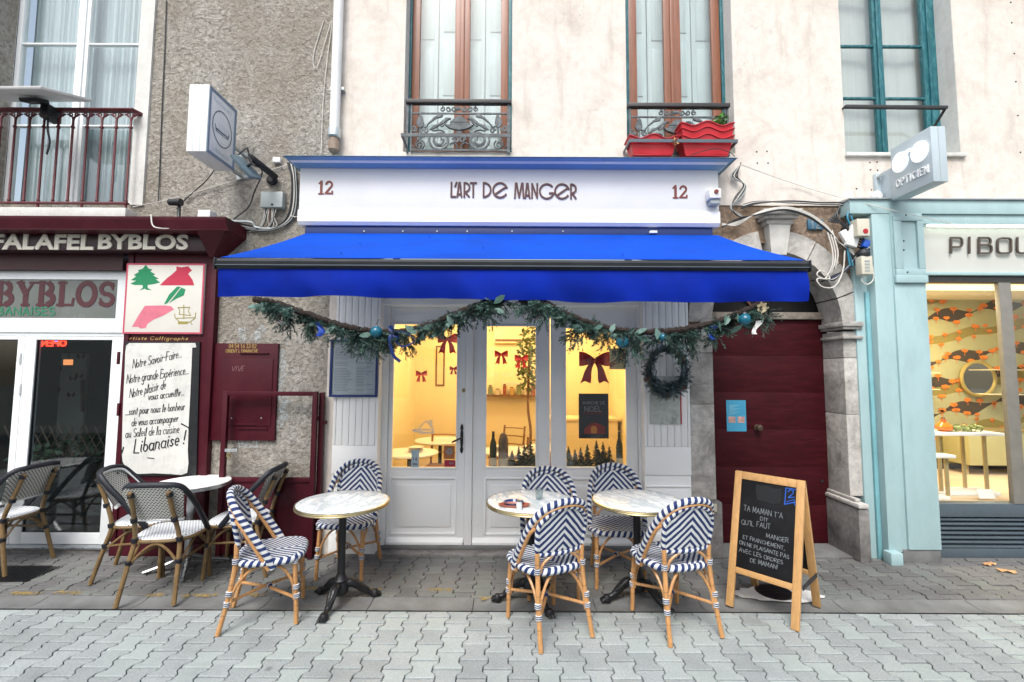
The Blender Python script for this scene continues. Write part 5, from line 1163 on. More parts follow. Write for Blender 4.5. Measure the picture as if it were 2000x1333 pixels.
# ---------------------------------------------------------------- grey wall fittings
Yw = -.02
a, b = P(419, 671, Yw), P(537, 861, Yw); cabm = thing('meter_cabinet', 'burgundy metal cabinet door with gold phone number on the grey wall', 'cabinet', (a.x, Yw, b.z))
MB().box(a.x, b.x, Yw - .012, .0, b.z, a.z, .004).build('cabinet_frame', M['burg'], cabm); MB().box(a.x + .10, b.x - .04, Yw - .020, Yw - .011, b.z + .14, a.z - .15, .004).build('door', M['burg'], cabm)
for (x0, x1, y) in ((468, 525, 690), (443, 502, 829), (462, 522, 837)): p, q = P(x0, y, Yw - .02), P(x1, y, Yw - .02); MB().box(p.x, q.x, Yw - .026, Yw - .011, p.z - .006, p.z + .006, .002).build('ledge', M['burg'], cabm)
for px in (452, 510): q = P(px, 817, Yw - .02); MB().lathe([(.010, 0), (.012, .004), (.006, .009)], (q.x, Yw - .0115, q.z), 12, '-y').build('screw', M['galv'], cabm)
t = MB(); p = P(449, 680, Yw); q = P(503, 680, Yw); pen(t, '04 54 16 33 02', wallframe(Yw - .0128), .038, .007, p.x, p.z, width=q.x - p.x); p = P(443, 689, Yw); pen(t, 'ORIENT L DIMANCHE', wallframe(Yw - .0128), .03, .006, p.x, p.z, width=P(506, 689, Yw).x - p.x); t.build('lettering', plain('dull gold letters', (.30, .2, .06), .5), cabm, 0)
t = MB(); p = P(455, 725, Yw); pen(t, 'VIVE', wallframe(Yw - .0212), .045, .004, p.x, p.z, slant=.2, jit=.4); t.build('scribble', plain('faint scribble', (.25, .12, .13), .6), cabm, 0)
gt_ = thing('metal_gate', 'burgundy tubular gate frame with solid lower panel against the grey wall', 'gate', (P(530, 1075, -.12).x, -.12, 0))
Yg = -.12; xg0, xg1 = P(436, 900, Yg).x, P(612, 900, Yg).x; zg = P(530, 769, Yg).z; zm = P(530, 937, Yg).z
MB().box(xg0 - .022, xg0 + .022, Yg - .02, Yg + .02, .01, zg + .02, .003).build('post', M['burg'], gt_); MB().box(xg1 - .022, xg1 + .022, Yg - .02, Yg + .02, .01, zg + .02, .003).build('post', M['burg'], gt_)
MB().box(xg0 + .0225, xg1 - .0225, Yg - .019, Yg + .019, zg - .02, zg + .019, .003).build('top_rail', M['burg'], gt_); MB().box(xg0 + .0225, xg1 - .0225, Yg - .019, Yg + .019, zm - .02, zm + .019, .003).build('middle_rail', M['burg'], gt_)
MB().box(xg0 + .0225, xg1 - .0225, Yg - .004, Yg + .004, .04, zm - .021).build('lower_panel', M['burg'], gt_)
xh = P(625, 900, -.06).x; MB().box(xh - .022, xh + .022, -.08, -.035, .0, P(625, 767, -.06).z, .003).build('hinge_post', M['burg'], gt_)
MB().box(xg1 + .0225, xh - .01, Yg - .008, Yg + .03, zg - .25, zg - .21).build('hinge', M['burg'], gt_); MB().box(xg1 + .0225, xh - .01, Yg - .008, Yg + .03, .3, .34).build('hinge', M['burg'], gt_); q = P(632, 826, -.04); MB().box(xh + .022, q.x + .02, -.07, .0, q.z - .015, q.z + .015).build('wall_fixing', M['burg'], gt_)
c = P(449, 880, Yg - .03); pdk = thing('padlock', 'small brass padlock on a galvanised hasp of the burgundy gate', 'padlock', (c.x, Yg - .03, c.z)); MB().box(c.x - .045, c.x + .07, Yg - .035, Yg - .0205, c.z - .014, c.z + .014, .003).build('hasp', M['galv'], pdk)
MB().box(c.x - .018, c.x + .018, Yg - .052, Yg - .036, c.z - .06, c.z - .022, .004).build('body', M['brass'], pdk); MB().tube([(c.x + p[0], Yg - .044, p[1]) for p in arc(0, c.z - .022, .011, 0, 180, 8, .026)], .003, 6).build('shackle', M['galv'], pdk)
# pale paint scrawls on the grey wall
fr = wallframe(-.004)
for pts, wd in (([(474, 645), (475, 662)], .05), ([(512, 642), (498, 662)], .05), ([(548, 690), (552, 730), (540, 775)], .06), ([(560, 780), (545, 800), (558, 815), (536, 835)], .055), ([(470, 866), (500, 868)], .05)): t = MB(); ribbon(t, [(lambda q: (q.x, q.z))(P(*p, 0)) for p in pts], wd * 1.5, fr); t.build('chalk_scrawl', M['smear'], grey, 0)
# downpipe
Yl = -.07; dpz = thing('downpipe', 'white downpipe with a grey collar and brown foot between the two houses', 'pipe', (P(653, 290, Yl).x, Yl, P(653, 296, Yl).z)); xp = P(660, 150, Yl).x; xq = P(652, 290, Yl).x; z0, z1, z2 = P(653, 298, Yl).z, P(653, 268, Yl).z, P(653, 252, Yl).z
MB().tube([(xq, Yl, z2), (xq, Yl, z2 + .8), (xq, Yl, 6.4)], .048, 16).build('pipe', M['whiteplastic'], dpz)
MB().lathe([(.05, z1 - .01), (.062, z1), (.064, z2 - .01), (.055, z2 + .005), (.04, z2 + .006)], (xq, Yl, 0), 18).build('collar', M['galv'], dpz)
MB().lathe([(.036, z0), (.052, z0 + .02), (.054, z1 - .06), (.042, z1 - .02), (.042, z1)], (xq, Yl, 0), 16).build('foot', surf('weathered brown pipe', (.28, .21, .16), .7, .4, 14, .2, 60), dpz)
MB().box(xq - .07, xq + .07, Yl + .02, .0, z1 + .5, z1 + .53, .004).build('bracket', M['galv'], dpz)
# projecting light box sign
xo = P(367, 250, -.62).x; Yo = -.60; Yi = -.20
fa, fb_ = P(404, 175, Yo), P(452, 205, Yi); xr = P(405, 240, Yo).x; xl = P(366, 240, Yo).x
zt, zb = P(386, 165, Yo).z, P(386, 296, Yo).z
ls = thing('light_box_sign', 'white projecting box sign with a ship in an oval on the grey wall', 'sign', (xr, Yi, zb))
MB().box(xl, xr, Yo, Yi, zb, zt, .006).build('box', M['whiteplastic'], ls)
for k in (.33, .66): MB().box(xl + (xr - xl) * k - .002, xl + (xr - xl) * k + .002, Yo - .002, Yo, zb + .004, zt - .004).build('seam', M['galv'], ls)
k = .03; fm = plain('grey blue frame', (.17, .23, .3), .5); f = MB(); xx = xr
f.box(xx, xx + .006, Yo + .005, Yi - .005, zt - k, zt - .005); f.box(xx, xx + .006, Yo + .005, Yi - .005, zb + .005, zb + k); f.box(xx, xx + .0058, Yo + .005, Yo + k, zb + k, zt - k); f.box(xx, xx + .0058, Yi - k, Yi - .005, zb + k, zt - k); f.build('face_frame', fm, ls)
fs_ = lambda u, v, d: (xr + .0012 + d, Yo + u, v); zc = (zt + zb) / 2; uc = (Yi - Yo) / 2
t = MB(); ribbon(t, [(uc + q[0], q[1]) for q in arc(0, zc + .0, .135, 0, 360, 28, .16)], .009, fs_); ribbon(t, [(uc - .09, zc - .03), (uc + .09, zc - .03)], .012, fs_); ribbon(t, [(uc - .1, zc + .0), (uc - .08, zc - .05), (uc + .08, zc - .05), (uc + .1, zc)], .008, fs_); t.build('oval_emblem', plain('dark blue print', (.08, .1, .14), .6), ls, 0)
fbp = plain('faded blue print', (.5, .58, .65), .6)
t = MB(); pen(t, 'Libanaise', fs_, .05, .005, uc - .12, zb + .06, width=.24); t.build('faded_lettering', fbp, ls, 0)
t = MB(); pen(t, 'Restaurant', fs_, .04, .004, uc - .13, zt - .1, width=.26); t.build('faded_lettering', fbp, ls, 0)
t = MB(); [ribbon(t, arc(uc - .07 + .035 * k, zc - .01, .03, -60, 60, 5, .05), .004, fs_) for k in range(5)]; t.build('ship_sails', fbp, ls, 0)
for z in (zb + .03, zb + .26): MB().lathe([(.018, 0), (.018, .19)], (xr - .03, 0, z), 10, '-y').build('bracket', M['galv'], ls); MB().box(xr - .09, xr + .03, -.012, .0, z - .02, z + .02).build('wall_plate', M['galv'], ls)
# floodlight on black arm, grey junction box
Yl = -.16; fl = thing('floodlight', 'flat floodlight on a thick black tubular arm on the grey wall', 'lamp', P(535, 352, 0))
a, b = P(490, 308, -.36), P(538, 346, -.05)
MB().tube([a, a.lerp(b, .5), b], .032, 14).build('arm', M['black'], fl); MB().lathe([(.05, 0), (.05, .03), (.03, .05)], (P(533, 353, 0).x, 0, P(533, 353, 0).z), 16, '-y').build('wall_mount', M['black'], fl)
p0, p1 = P(462, 306, -.42), P(500, 349, -.36); d = (p1 - p0).normalized(); nrm = Vector((.75, -.2, .62)).normalized(); sdv = d.cross(nrm).normalized(); nrm = sdv.cross(d)
m3 = Matrix((d, sdv, nrm)).transposed(); hm = surf('blue grey lamp body', (.10, .15, .18), .4, .2, 9, .05, 50)
MB().obox((p0 + p1) / 2, (p1 - p0).length, .19, .028, m3, .006).build('lamp_head', hm, fl); MB().obox((p0 + p1) / 2 - nrm * .0155, (p1 - p0).length * .84, .15, .004, m3).build('lamp_glass', M['galv'], fl)
MB().tube(spl([(p0 + p1) / 2 + nrm * .012, (p0 + p1) / 2 + nrm * .06, a + Vector((-.02, 0, .03)), a], 6), .012, 7).build('bracket', M['black'], fl)
MB().tube(spl([p0 + nrm * .02, p0 + nrm * .07 + Vector((.04, 0, .03)), a + Vector((-.02, -.01, .05)), a + Vector((.0, -.03, .02)), a + Vector((.02, -.03, -.07)), P(512, 335, -.18), P(497, 375, -.05), P(485, 405, -.03), P(456, 429, -.03)], 6), .006, 6).build('lead', M['cableblack'], fl)
a, b = P(509, 374, -.075), P(551, 405, -.075); jb = thing('junction_box', 'grey plastic junction box with loose wires on the grey wall', 'box', ((a.x + b.x) / 2, -.04, b.z))
MB().box(a.x, b.x, -.075, .0, b.z, a.z, .008).build('box', M['greybox'], jb); MB().lathe([(.012, 0), (.012, .004)], ((a.x + b.x) / 2 + .01, -.075, b.z + .025), 12, '-y').build('screw', M['black'], jb)
for i in range(9):
    x0 = a.x + .03 + i * .014; rs = random.Random(i); e = P(500 + rs.uniform(-25, 25), 447 + rs.uniform(-6, 6), -.02)
    MB().tube(spl([(x0, -.04, b.z + .003), (x0 + rs.uniform(-.01, .02), -.06, b.z - .1), (x0 + rs.uniform(-.05, .03), -.05, b.z - .19), e], 6), .0045, 6).build('loose_wire', M[('cablewhite', 'cableblack', 'cablewhite')[i % 3]] if i != 4 else plain('brown wire', (.2, .1, .05), .5), jb)
# cables
def cable(pts, r, m, nm='cable', parent=None, n=7, Yd=-.015):
    q = [P(p[0], p[1], p[2] if len(p) > 2 else Yd) for p in pts]; return MB().tube(spl(q, n), r, 6).build(nm, M[m], parent)
cbn = thing('cable_bundle', 'bundle of black and pale cables sagging between the two shopfronts', 'cables', P(560, 440, -.02))
for i in range(6): cable([(562 + i * 3, 318, -.03), (570 + i * 2, 350, -.03), (568 + i * 2.5, 400, -.03), (556 + i * 2.5, 432, -.03), (525 + i, 446 + i, -.04), (480, 440 + i * 1.6, -.03), (440 - i * 2, 428 + i, -.02)], .0075 - .0006 * i, ('cableblack', 'cableblack', 'cablewhite', 'cableblack', 'greybox', 'cableblack')[i], 'cable', cbn)
cable([(405, 425), (455, 432, -.04), (490, 434, -.05), (500, 444, -.04), (530, 447, -.04)], .012, 'galv', 'cable', cbn); cable([(412, 422), (450, 429, -.05)], .008, 'leaf', 'cable', cbn); cable([(568, 422, -.04), (578, 424, -.04), (586, 421, -.12)], .005, 'cablewhite', 'cable', cbn)
tag(cable([(325, 0, -.01), (322, 90, -.01), (317, 200, -.01), (312, 330, -.01), (309, 395, -.02)], .005, 'cableblack'), 'thin dark cable running down the grey wall beside the window surround', 'cable')
tag(cable([(259, 405, -.3), (330, 390, -.06), (430, 362, -.02), (570, 320, -.02)], .0045, 'cablewhite'), 'thin pale wire rising across the grey wall to the cafe cornice', 'cable')
tag(cable([(632, 40, -.01), (612, 110, -.01), (620, 130), (648, 40), (640, 110), (631, 200), (627, 300, -.03)], .004, 'cablewhite'), 'thin white wire looping down the grey wall by the downpipe', 'cable')
tag(cable([(421, 330, -.2), (400, 356, -.05), (362, 390, -.03), (345, 408, -.1)], .005, 'cableblack'), 'dark lead dropping from the projecting box sign', 'cable')
tag(cable([(295, 420, -.36), (298, 440, -.37), (310, 446, -.36), (330, 447, -.3)], .006, 'cablewhite'), 'short white cable hooked over the burgundy cornice', 'cable')
p = P(540, 314, -.02); tag(MB().box(p.x - .03, p.x + .045, -.04, .0, p.z - .025, p.z + .025, .006).build('small_box', M['whiteplastic']), 'tiny white plastic box by the left end of the cafe cornice', 'box')
p = P(350, 408, -.26); sp_ = thing('spotlight', 'small black spotlight on the burgundy cornice', 'lamp', (p.x, -.26, zk1)); MB().lathe([(.03, -.06), (.036, .05)], (p.x - .02, -.28, P(350, 397, -.26).z), 12, 'x').build('lamp_head', M['black'], sp_); MB().lathe([(.03, zk1), (.016, zk1 + .02), (.013, P(350, 399, -.26).z)], (p.x, -.26, 0), 10).build('stem', M['black'], sp_)
p = P(402, 412, -.28); tag(MB().box(p.x - .055, p.x + .06, -.31, -.2, zk1, zk1 + .075, .008).build('small_box', M['whiteplastic']), 'white plastic box at the right end of the burgundy cornice', 'box')
# flat dish antenna on the balcony
an_ = thing('flat_antenna', 'white flat antenna panel clamped on the dark red balcony rail', 'antenna', P(90, 215, -.15))
c = P(72, 192, -.25); tl = Matrix.Rotation(R(-70), 3, 'X') @ Matrix.Rotation(R(2), 3, 'Y')
MB().obox((c.x - .08, -.29, c.z + .01), .86, .03, .50, tl, .012).build('panel', surf('pale grey panel', (.60, .60, .60), .45, .08, 3, 0), an_)
MB().obox((c.x + .0, -.27, c.z - .04), .18, .04, .12, tl, .01).build('mount', M['black'], an_); MB().box(c.x - .02, c.x + .06, -.20, -.06, P(90, 228, -.15).z - .03, P(90, 208, -.15).z, .006).build('clamp', M['black'], an_)
MB().tube(spl([(c.x + .03, -.16, c.z - .05), (c.x + .03, -.16, c.z - .25), (c.x + .05, -.15, c.z - .38), (c.x + .02, -.14, c.z - .5)], 6), .009, 7).build('lead', M['cableblack'], an_)
# ---------------------------------------------------------------- stone archway and red door
arch = thing('stone_archway', 'weathered grey stone archway round the deep red door', 'archway', (2.45, .1, 0))
xi0, xi1 = P(1394, 800, 0).x, P(1651, 800, 0).x; xo0, xo1 = XA0, P(1693, 800, 0).x
xc = (xi0 + xi1) / 2; ri = (xi1 - xi0) / 2; zsp = PZ(632, 0, 1650); rz = PZ(492, 0, 1522) - zsp; YJ = .30
def jamb(x0, x1, cuts, nm='jamb_stone'):
    for i in range(len(cuts) - 1): MB().box(x0, x1, -.012, YJ, cuts[i] + .003, cuts[i + 1], .008).build(nm, M['stone'], arch)
zb_r = PZ(975, -.1, 1650)
jamb(xo0 + .006, xi0, [.52, PZ(790, 0, 1370), PZ(690, 0, 1370), zsp - .02]); jamb(xi1, xo1, [zb_r, PZ(810, 0, 1670), PZ(700, 0, 1670), zsp - .08])
# voussoirs
ro, roz = ri + .235, rz + .215; N = 9
for k in range(N):
    if k == 4: continue
    a0, a1 = 180 - 180 * k / N - .5, 180 - 180 * (k + 1) / N + .5
    MB().prism(arc(xc, zsp, ri, a0, a1, 5, rz) + arc(xc, zsp, min(ro, xo1 - xc - .01) if k > 4 else min(ro, xc - xo0 - .01), a1, a0, 5, roz), -.014, YJ).build('voussoir', M['stone'], arch)
zk = zsp + rz - .045; zk2 = PZ(440, -.07, 1522); xk_ = P(1522, 470, -.07).x
MB().add([(xk_ - .075, -.06, zk), (xk_ + .075, -.06, zk), (xk_ + .105, -.09, zk2), (xk_ - .105, -.09, zk2), (xk_ - .075, .1, zk), (xk_ + .075, .1, zk), (xk_ + .105, .1, zk2), (xk_ - .105, .1, zk2)], [(0, 1, 2, 3), (5, 4, 7, 6), (4, 0, 3, 7), (1, 5, 6, 2), (3, 2, 6, 7), (4, 5, 1, 0)]).build('keystone', surf('pale keystone', (.56, .55, .52), .85, .2, 9, .3, 40, dirt=(.3, .3, .3)), arch)
zk3 = PZ(411, -.1, 1522)
for (s, y0, za_, zb2) in ((.13, -.10, zk2 + .001, zk2 + .05), (.16, -.13, zk2 + .051, zk2 + .085), (.19, -.16, zk2 + .086, zk3)): MB().box(xk_ - s, xk_ + s, y0, .02, za_, max(zb2, za_ + .03), .012).build('keystone_cap', M['stone'], arch)
# capitals and bases
for (x0, x1, sd) in ((xi1 - .03, xo1 - .035, 1),):
    for (g_, z0, z1) in ((.035, zsp - .035, zsp + .012), (.018, zsp - .06, zsp - .036), (.022, zsp - .155, zsp - .125)): MB().box(x0 - g_ + .03, x1, -.03 - g_, YJ - .01, z0, z1, .010).build('capital', M['stone'], arch)
MB().box(xi0 - .12, xi0 + .02, -.03, YJ - .01, zsp - .02, zsp + .03, .01).build('capital', M['stone'], arch)
xb1 = P(1700, 1080, -.13).x
MB().box(xi1 - .03, xb1, -.15, YJ + .0, -.003, zb_r - .075, .02).build('base_block', M['dkstone'], arch)
MB().box(xi1 - .04, xb1 - .012, -.165, YJ - .004, zb_r - .074, zb_r - .03, .018).build('base_moulding', M['stone'], arch); MB().box(xi1 - .02, xb1 - .04, -.10, YJ - .006, zb_r - .0295, zb_r + .002, .012).build('base_moulding', M['stone'], arch)
MB().box(xo0 + .008, xi0 + .035, -.06, YJ, -.003, .515, .02).build('base_block', M['dkstone'], arch)
MB().box(xi0 - .02, xi1 + .02, -.05, .5, -.003, .02, .006).build('doorstep', M['gutter'], arch)
# bare brown plaster of the spandrel, behind the ring
sp = [(XA0 - .002, zsp - .3), (XA0 - .002, ZA + .002), (XA1 + .002, ZA + .002), (XA1 + .002, -.01), (xo1 - .02, -.01), (xo1 - .02, zsp)] + arc(xc, zsp, ri + .12, 0, 180, 16, rz + .1) + [(xi0 - .12, zsp - .3)]
MB().prism(sp, .012, .2).build('bare_plaster', M['brownplaster'], cream)
x0q, x1q = P(1668, 800, 0).x, XA1
t = MB(); p, q = P(1657, 613, -.014), P(1682, 597, -.014); pen(t, '19', wallframe(-.0135), q.z - p.z, .014, p.x, p.z, width=(q.x - p.x)); t.build('painted_number', surf('faded blue stencil', (.16, .2, .33), .9, .4, 20, 0), arch, 0)
a, b = P(1579, 428, -.02), P(1610, 448, -.02); nb = thing('number_plate', 'small blue enamel house number plate reading 12 above the arch', 'number plate', (a.x, -.0, b.z)); MB().box(a.x, b.x, -.012, .014, b.z, a.z, .003).build('plate', plain('blue enamel', (.05, .14, .22), .35), nb)
t = MB(); pen(t, '12', wallframe(-.0128), (a.z - b.z) * .72, .012, a.x + .03, b.z + .012, width=(b.x - a.x) * .62); t.build('number', M['chalk'], nb, 0)
rd = thing('red_door', 'deep red wooden door of wide boards under the stone arch', 'door', (xc, YJ, 0)); YR = YJ - .02
zdt = PZ(625, YR, 1510); nb_ = 6
for k in range(nb_): MB().box(xi0 + .002, xi1 + .05, YR + random.uniform(-.0015, .0015), YR + .05, .022 + (zdt - .022) * k / nb_ + .0015, .022 + (zdt - .022) * (k + 1) / nb_ + .0008, .001).build('board', M['burgdoor'], rd)
q = P(1478, 835, YR); MB().lathe([(.03, 0), (.03, .006), (.012, .01), (.012, .03), (.028, .04), (.033, .055), (.028, .07), (.012, .076)], (q.x, YR, q.z), 18, '-y').build('knob', surf('dull bronze knob', (.12, .085, .06), .4, .3, 20, 0, metal=.7), rd)
q = P(1605, 940, YR); MB().lathe([(.015, 0), (.015, .008)], (q.x, YR, q.z), 14, '-y').build('lock', M['black'], rd)
MB().box(xi0 - .03, xi1 + .03, YR - .04, YR + .04, zdt + .002, zdt + .075, .008).build('lintel_beam', surf('worn stone beam', (.22, .19, .16), .85, .5, 14, .4, 50), rd)
MB().box(xi0 - .25, xi1 + .25, YR + .085, YR + .1, zdt - .1, zsp + rz + .3).build('fanlight_void', surf('dark fanlight', (.012, .011, .011), .8, .4, 3, 0), rd)
for k in range(3): MB().bar((xc, YR + .06, zdt + .08), (xc + .5 * math.cos(R(45 + 45 * k)), YR + .06, zdt + .08 + .6 * math.sin(R(45 + 45 * k))), .02, .02, up=(0, 1, 0)).build('fanlight_bar', M['frame_br'], rd)
a, b = P(1418, 782, YR - .003), P(1458, 843, YR - .003); nt_ = thing('notice', 'blue notice with two small photos taped to the red door', 'notice', (a.x, YR, b.z)); MB().box(a.x, b.x, YR - .0055, YR - .002, b.z, a.z).build('sheet', plain('blue paper', (.05, .30, .48), .5), nt_)
for px in (1422, 1440): p, q = P(px, 814, YR), P(px + 14, 826, YR); MB().box(p.x, q.x, YR - .0065, YR - .0052, q.z, p.z).build('photo', surf('small photo %d' % px, (.5, .3, .26), .5, .6, 40, 0), nt_)
t = MB()
for k in range(9): p = P(1424, 792 + k * 2.2, YR); ribbon(t, [(p.x, p.z), (p.x + .10 - .03 * (k % 3), p.z)], .004, wallframe(YR - .0062))
t.build('small_print', plain('pale print', (.25, .5, .62), .6), nt_, 0)
# cables over the arch
cb2 = thing('arch_cables', 'tangle of black, white and blue cables hanging round the arch corner', 'cables', P(1640, 480, -.05))
for i in range(5): cable([(1448 + i, 408 - i * 2, -.03), (1480, 398 - i, -.04), (1540, 393 + i * .8, -.05), (1600, 396 + i * .8, -.05), (1650, 399 + i, -.04), (1652, 430, -.06), (1640 + i * 6, 455, -.08)], .007, ('cableblack', 'cableblack', 'cableblack', 'cablewhite', 'cableblack')[i], 'cable', cb2)
for i in range(5): cable([(1410, 437 + i * 2, -.04), (1440, 440 - i * 3, -.06), (1480, 416 + i, -.19), (1530, 405 + i * 1.5, -.19), (1575, 415 + i * 2, -.14), (1612, 440 + i * 2, -.10), (1640, 475, -.09), (1668, 490 + i * 4, -.10)], .0065, ('cablewhite', 'cablewhite', 'cablewhite', 'cableblack', 'cableblack')[i], 'cable', cb2)
for i, (e, sg2) in enumerate(((0, 'cablewhite'), (5, 'cablewhite'), (10, 'cablewhite'))): cable([(1615 + e, 450, -.09), (1626 + e, 490, -.1), (1625 + e, 520 - e, -.1), (1612 + e * 2, 545 - 2 * e, -.08)], .0065, sg2, 'cable', cb2)
cable([(1610, 546, -.07), (1596, 538, -.08), (1600, 530, -.08), (1612, 533, -.08), (1620, 545, -.09), (1596, 545, -.09), (1605, 560, -.09), (1630, 560, -.09), (1646, 530, -.09), (1650, 490, -.09)], .0065, 'cablewhite', 'cable', cb2)
for i in range(7): cable([(1604 + i * 2, 551 - i * 1.2, -.05), (1630, 538 + i * 1.5, -.07), (1655, 527 - i * 1.5, -.08), (1675, 505 - i * 2, -.09), (1698, 495 - i * 3, -.1)], .0085, ('cableblack', 'cableblack', 'navy', 'cableblack', 'cablewhite', 'cableblack', 'cableblack')[i], 'cable', cb2)
for i in range(3): cable([(1660, 405, -.09), (1655 + i * 4, 425, -.11), (1662 + i * 4, 448, -.1), (1655, 480, -.1), (1660 + i * 3, 520, -.09)], .009, ('cableblue', 'cableblack', 'cableblue')[i], 'cable', cb2)
for i in range(5): cable([(1640, 404 + i * 3, -.07), (1635 - i * 4, 420 + i * 3, -.1), (1645 + i * 2, 440, -.11), (1668, 452 + i * 6, -.1), (1690, 470 + i * 5, -.12)], .008, 'cableblack', 'cable', cb2)
cb3 = thing('corner_cables', 'black cables looping at the right end of the cafe cornice', 'cables', P(1445, 380, -.03))
for i in range(5): cable([(1447, 318 + i, -.05), (1440 - i * 3, 345, -.05), (1452 + i, 362, -.04), (1436 + i * 3, 385, -.04), (1430 - i, 405, -.05), (1438 + i * 2, 420, -.05), (1455, 425 + i, -.05)], .006, ('cableblack', 'cableblack', 'cablewhite', 'cableblack', 'greybox')[i], 'cable', cb3)
tag(cable([(1447, 322, -.3), (1530, 352, -.05), (1620, 380, -.05), (1760, 415, -.2), (1860, 437, -.2)], .0038, 'cablewhite'), 'thin white wire falling from the cafe cornice to the pale blue shopfront', 'cable')
def wbox(name, px0, px1, py0, py1, Y0, Y1, m, label, extra=None):
    a, b = P(px0, py0, Y0), P(px1, py1, Y0); t = thing(name, label, 'box', ((a.x + b.x) / 2, Y1, b.z)); MB().box(a.x, b.x, Y0, Y1, b.z, a.z, .008).build('case', M[m], t); return t, a, b
t, a, b = wbox('alarm_box', 1674, 1700, 427, 461, -.2, -.1, 'beige', 'beige alarm box with a red dot beside the pale blue pilaster'); MB().lathe([(.024, 0), (.024, .004)], ((a.x + b.x) / 2 + .015, -.2, b.z + .045), 14, '-y').build('red_lens', plain('red lens', (.4, .01, .02), .3), t)
t, a, b = wbox('connector_box', 1682, 1706, 500, 536, -.18, -.1, 'beige', 'grooved beige connector box hanging below the alarm box')
for k in range(4): MB().box(a.x + .03, b.x - .03, -.184, -.179, b.z + .03 + k * .03, b.z + .045 + k * .03).build('groove', M['greybox'], t)
cable([(1690, 538, -.14), (1683, 548, -.14), (1694, 556, -.14), (1706, 545, -.14), (1704, 520, -.14)], .006, 'cablewhite', 'lead', t); MB().lathe([(.05, a.z), (.055, a.z + .03), (.03, a.z + .07)], ((a.x + b.x) / 2, -.14, 0), 12).build('black_tape', M['cableblack'], t)
t = thing('white_cover', 'loose white plastic cover dangling among the arch cables', 'cover', P(1665, 478, -.12)); c = P(1666, 462, -.12); MB().obox(c, .10, .05, .21, Matrix.Rotation(R(18), 3, 'Y'), .008).build('cover', M['whiteplastic'], t); c2 = P(1650, 462, -.1); MB().obox(c2, .07, .04, .12, Matrix.Rotation(R(-28), 3, 'Y'), .012).build('flap', M['whiteplastic'], t)
t = tag(MB().obox(P(1690, 477, -.14), .06, .05, .08, Matrix.Rotation(R(20), 3, 'Y'), .015).build('blue_clip', plain('blue plastic', (.02, .10, .5), .4)), 'small blue plastic clip below the alarm box', 'clip')
q = P(1392, 384, -.25); cm_ = thing('security_camera', 'small white camera at the right end of the cafe fascia', 'camera', (q.x, -.2, q.z - .06)); MB().box(q.x - .05, q.x + .06, -.30, -.21, q.z - .035, q.z + .06, .012).build('housing', M['whiteplastic'], cm_); MB().lathe([(.02, 0), (.02, .012)], (q.x + .01, -.30, q.z + .025), 14, '-y').build('lens', M['redtext'], cm_); MB().box(q.x - .03, q.x + .06, -.28, -.2, q.z - .08, q.z - .036, .01).build('foot', M['greybox'], cm_)
# ---------------------------------------------------------------- optician shopfront (pale blue)
opt = thing('optician_shopfront', 'pale blue shopfront with a lit white fascia at the right', 'shopfront', (4.2, 0, 0))
Yb1 = -.13; xb0 = P(1660, 405, Yb1).x; zt1, zt0 = P(1850, 391, Yb1).z, P(1850, 418, Yb1).z
MB().box(xb0, 8.5, Yb1, .05, zt0, zt1, .004).build('top_beam', M['pblue'], opt)
MB().prof([(Yb1 - .02, zt1 - .0), (Yb1 - .02, zt1 + .012), (.0, zt1 + .03), (.0, zt1)], xb0 - .01, 8.5).build('beam_capping', M['zinc'], opt)
xw0 = P(1802, 480, Yb1).x
MB().box(xw0, 8.5, Yb1 + .02, .05, P(1900, 437, Yb1).z, zt0 - .001, .003).build('lower_beam', M['pblue'], opt)
xs0, xs1 = P(1706, 480, Yb1).x, P(1741, 480, Yb1).x
MB().box(xs0, xs1, Yb1 + .005, .05, .09, zt0 - .001, .004).build('side_post', M['pblue'], opt)
MB().box(P(1738, 480, Yb1).x + .012, xw0 - .003, Yb1 - .015, .05, .12, zt0 - .002, .004).build('pilaster', M['pblue'], opt)
xa, xb_ = P(1741, 480, Yb1).x + .004, xw0 - .012; zp1, zp0 = P(1770, 424, Yb1).z, P(1770, 539, Yb1).z
f = MB(); k = .075; y_ = Yb1 - .016
f.box(xa, xb_, y_ - .02, y_, zp1 - .05, zp1, .003); f.box(xa, xb_, y_ - .02, y_, zp0, zp0 + .06, .003); f.box(xa, xa + k, y_ - .0195, y_, zp0 + .061, zp1 - .051, .003); f.box(xb_ - k * .8, xb_, y_ - .0195, y_, zp0 + .061, zp1 - .051, .003); f.build('panel_frame', M['pblue'], opt)
MB().box(xa - .01, xw0 - .002, y_ - .028, y_, zp0 - .075, zp0 - .001, .006).build('pilaster_band', M['pblue'], opt)
for (px, py) in ((1766, 422), (1769, 533), (1765, 471), (1765, 489)): q = P(px, py, y_); MB().lathe([(.008, 0), (.006, .004)], (q.x, y_ - (.021 if py in (422, 533) else .001), q.z), 10, '-y').build('screw', M['cast'], opt)
MB().box(P(1682, 800, -.04).x, xs0 - .001, -.03, .2, .0, P(1690, 520, -.03).z, .004).build('side_strip', M['pblue'], opt); MB().box(P(1703, 800, -.06).x, xs0 - .002, -.055, -.031, .0, P(1700, 570, -.06).z, .004).build('corner_strip', surf('brighter blue strip', (.20, .44, .49), .5, .15, 6, .1, 30), opt)
bx = P(1737, 1098, -.2); MB().box(bx.x + .02, P(1766, 1098, -.2).x, -.2, -.1, -.003, .11, .015).build('post_foot', M['pblue'], opt); MB().box(P(1768, 1090, -.15).x, xw0 - .004, -.135, .03, -.003, .118, .006).build('pilaster_foot', M['gutter'], opt)
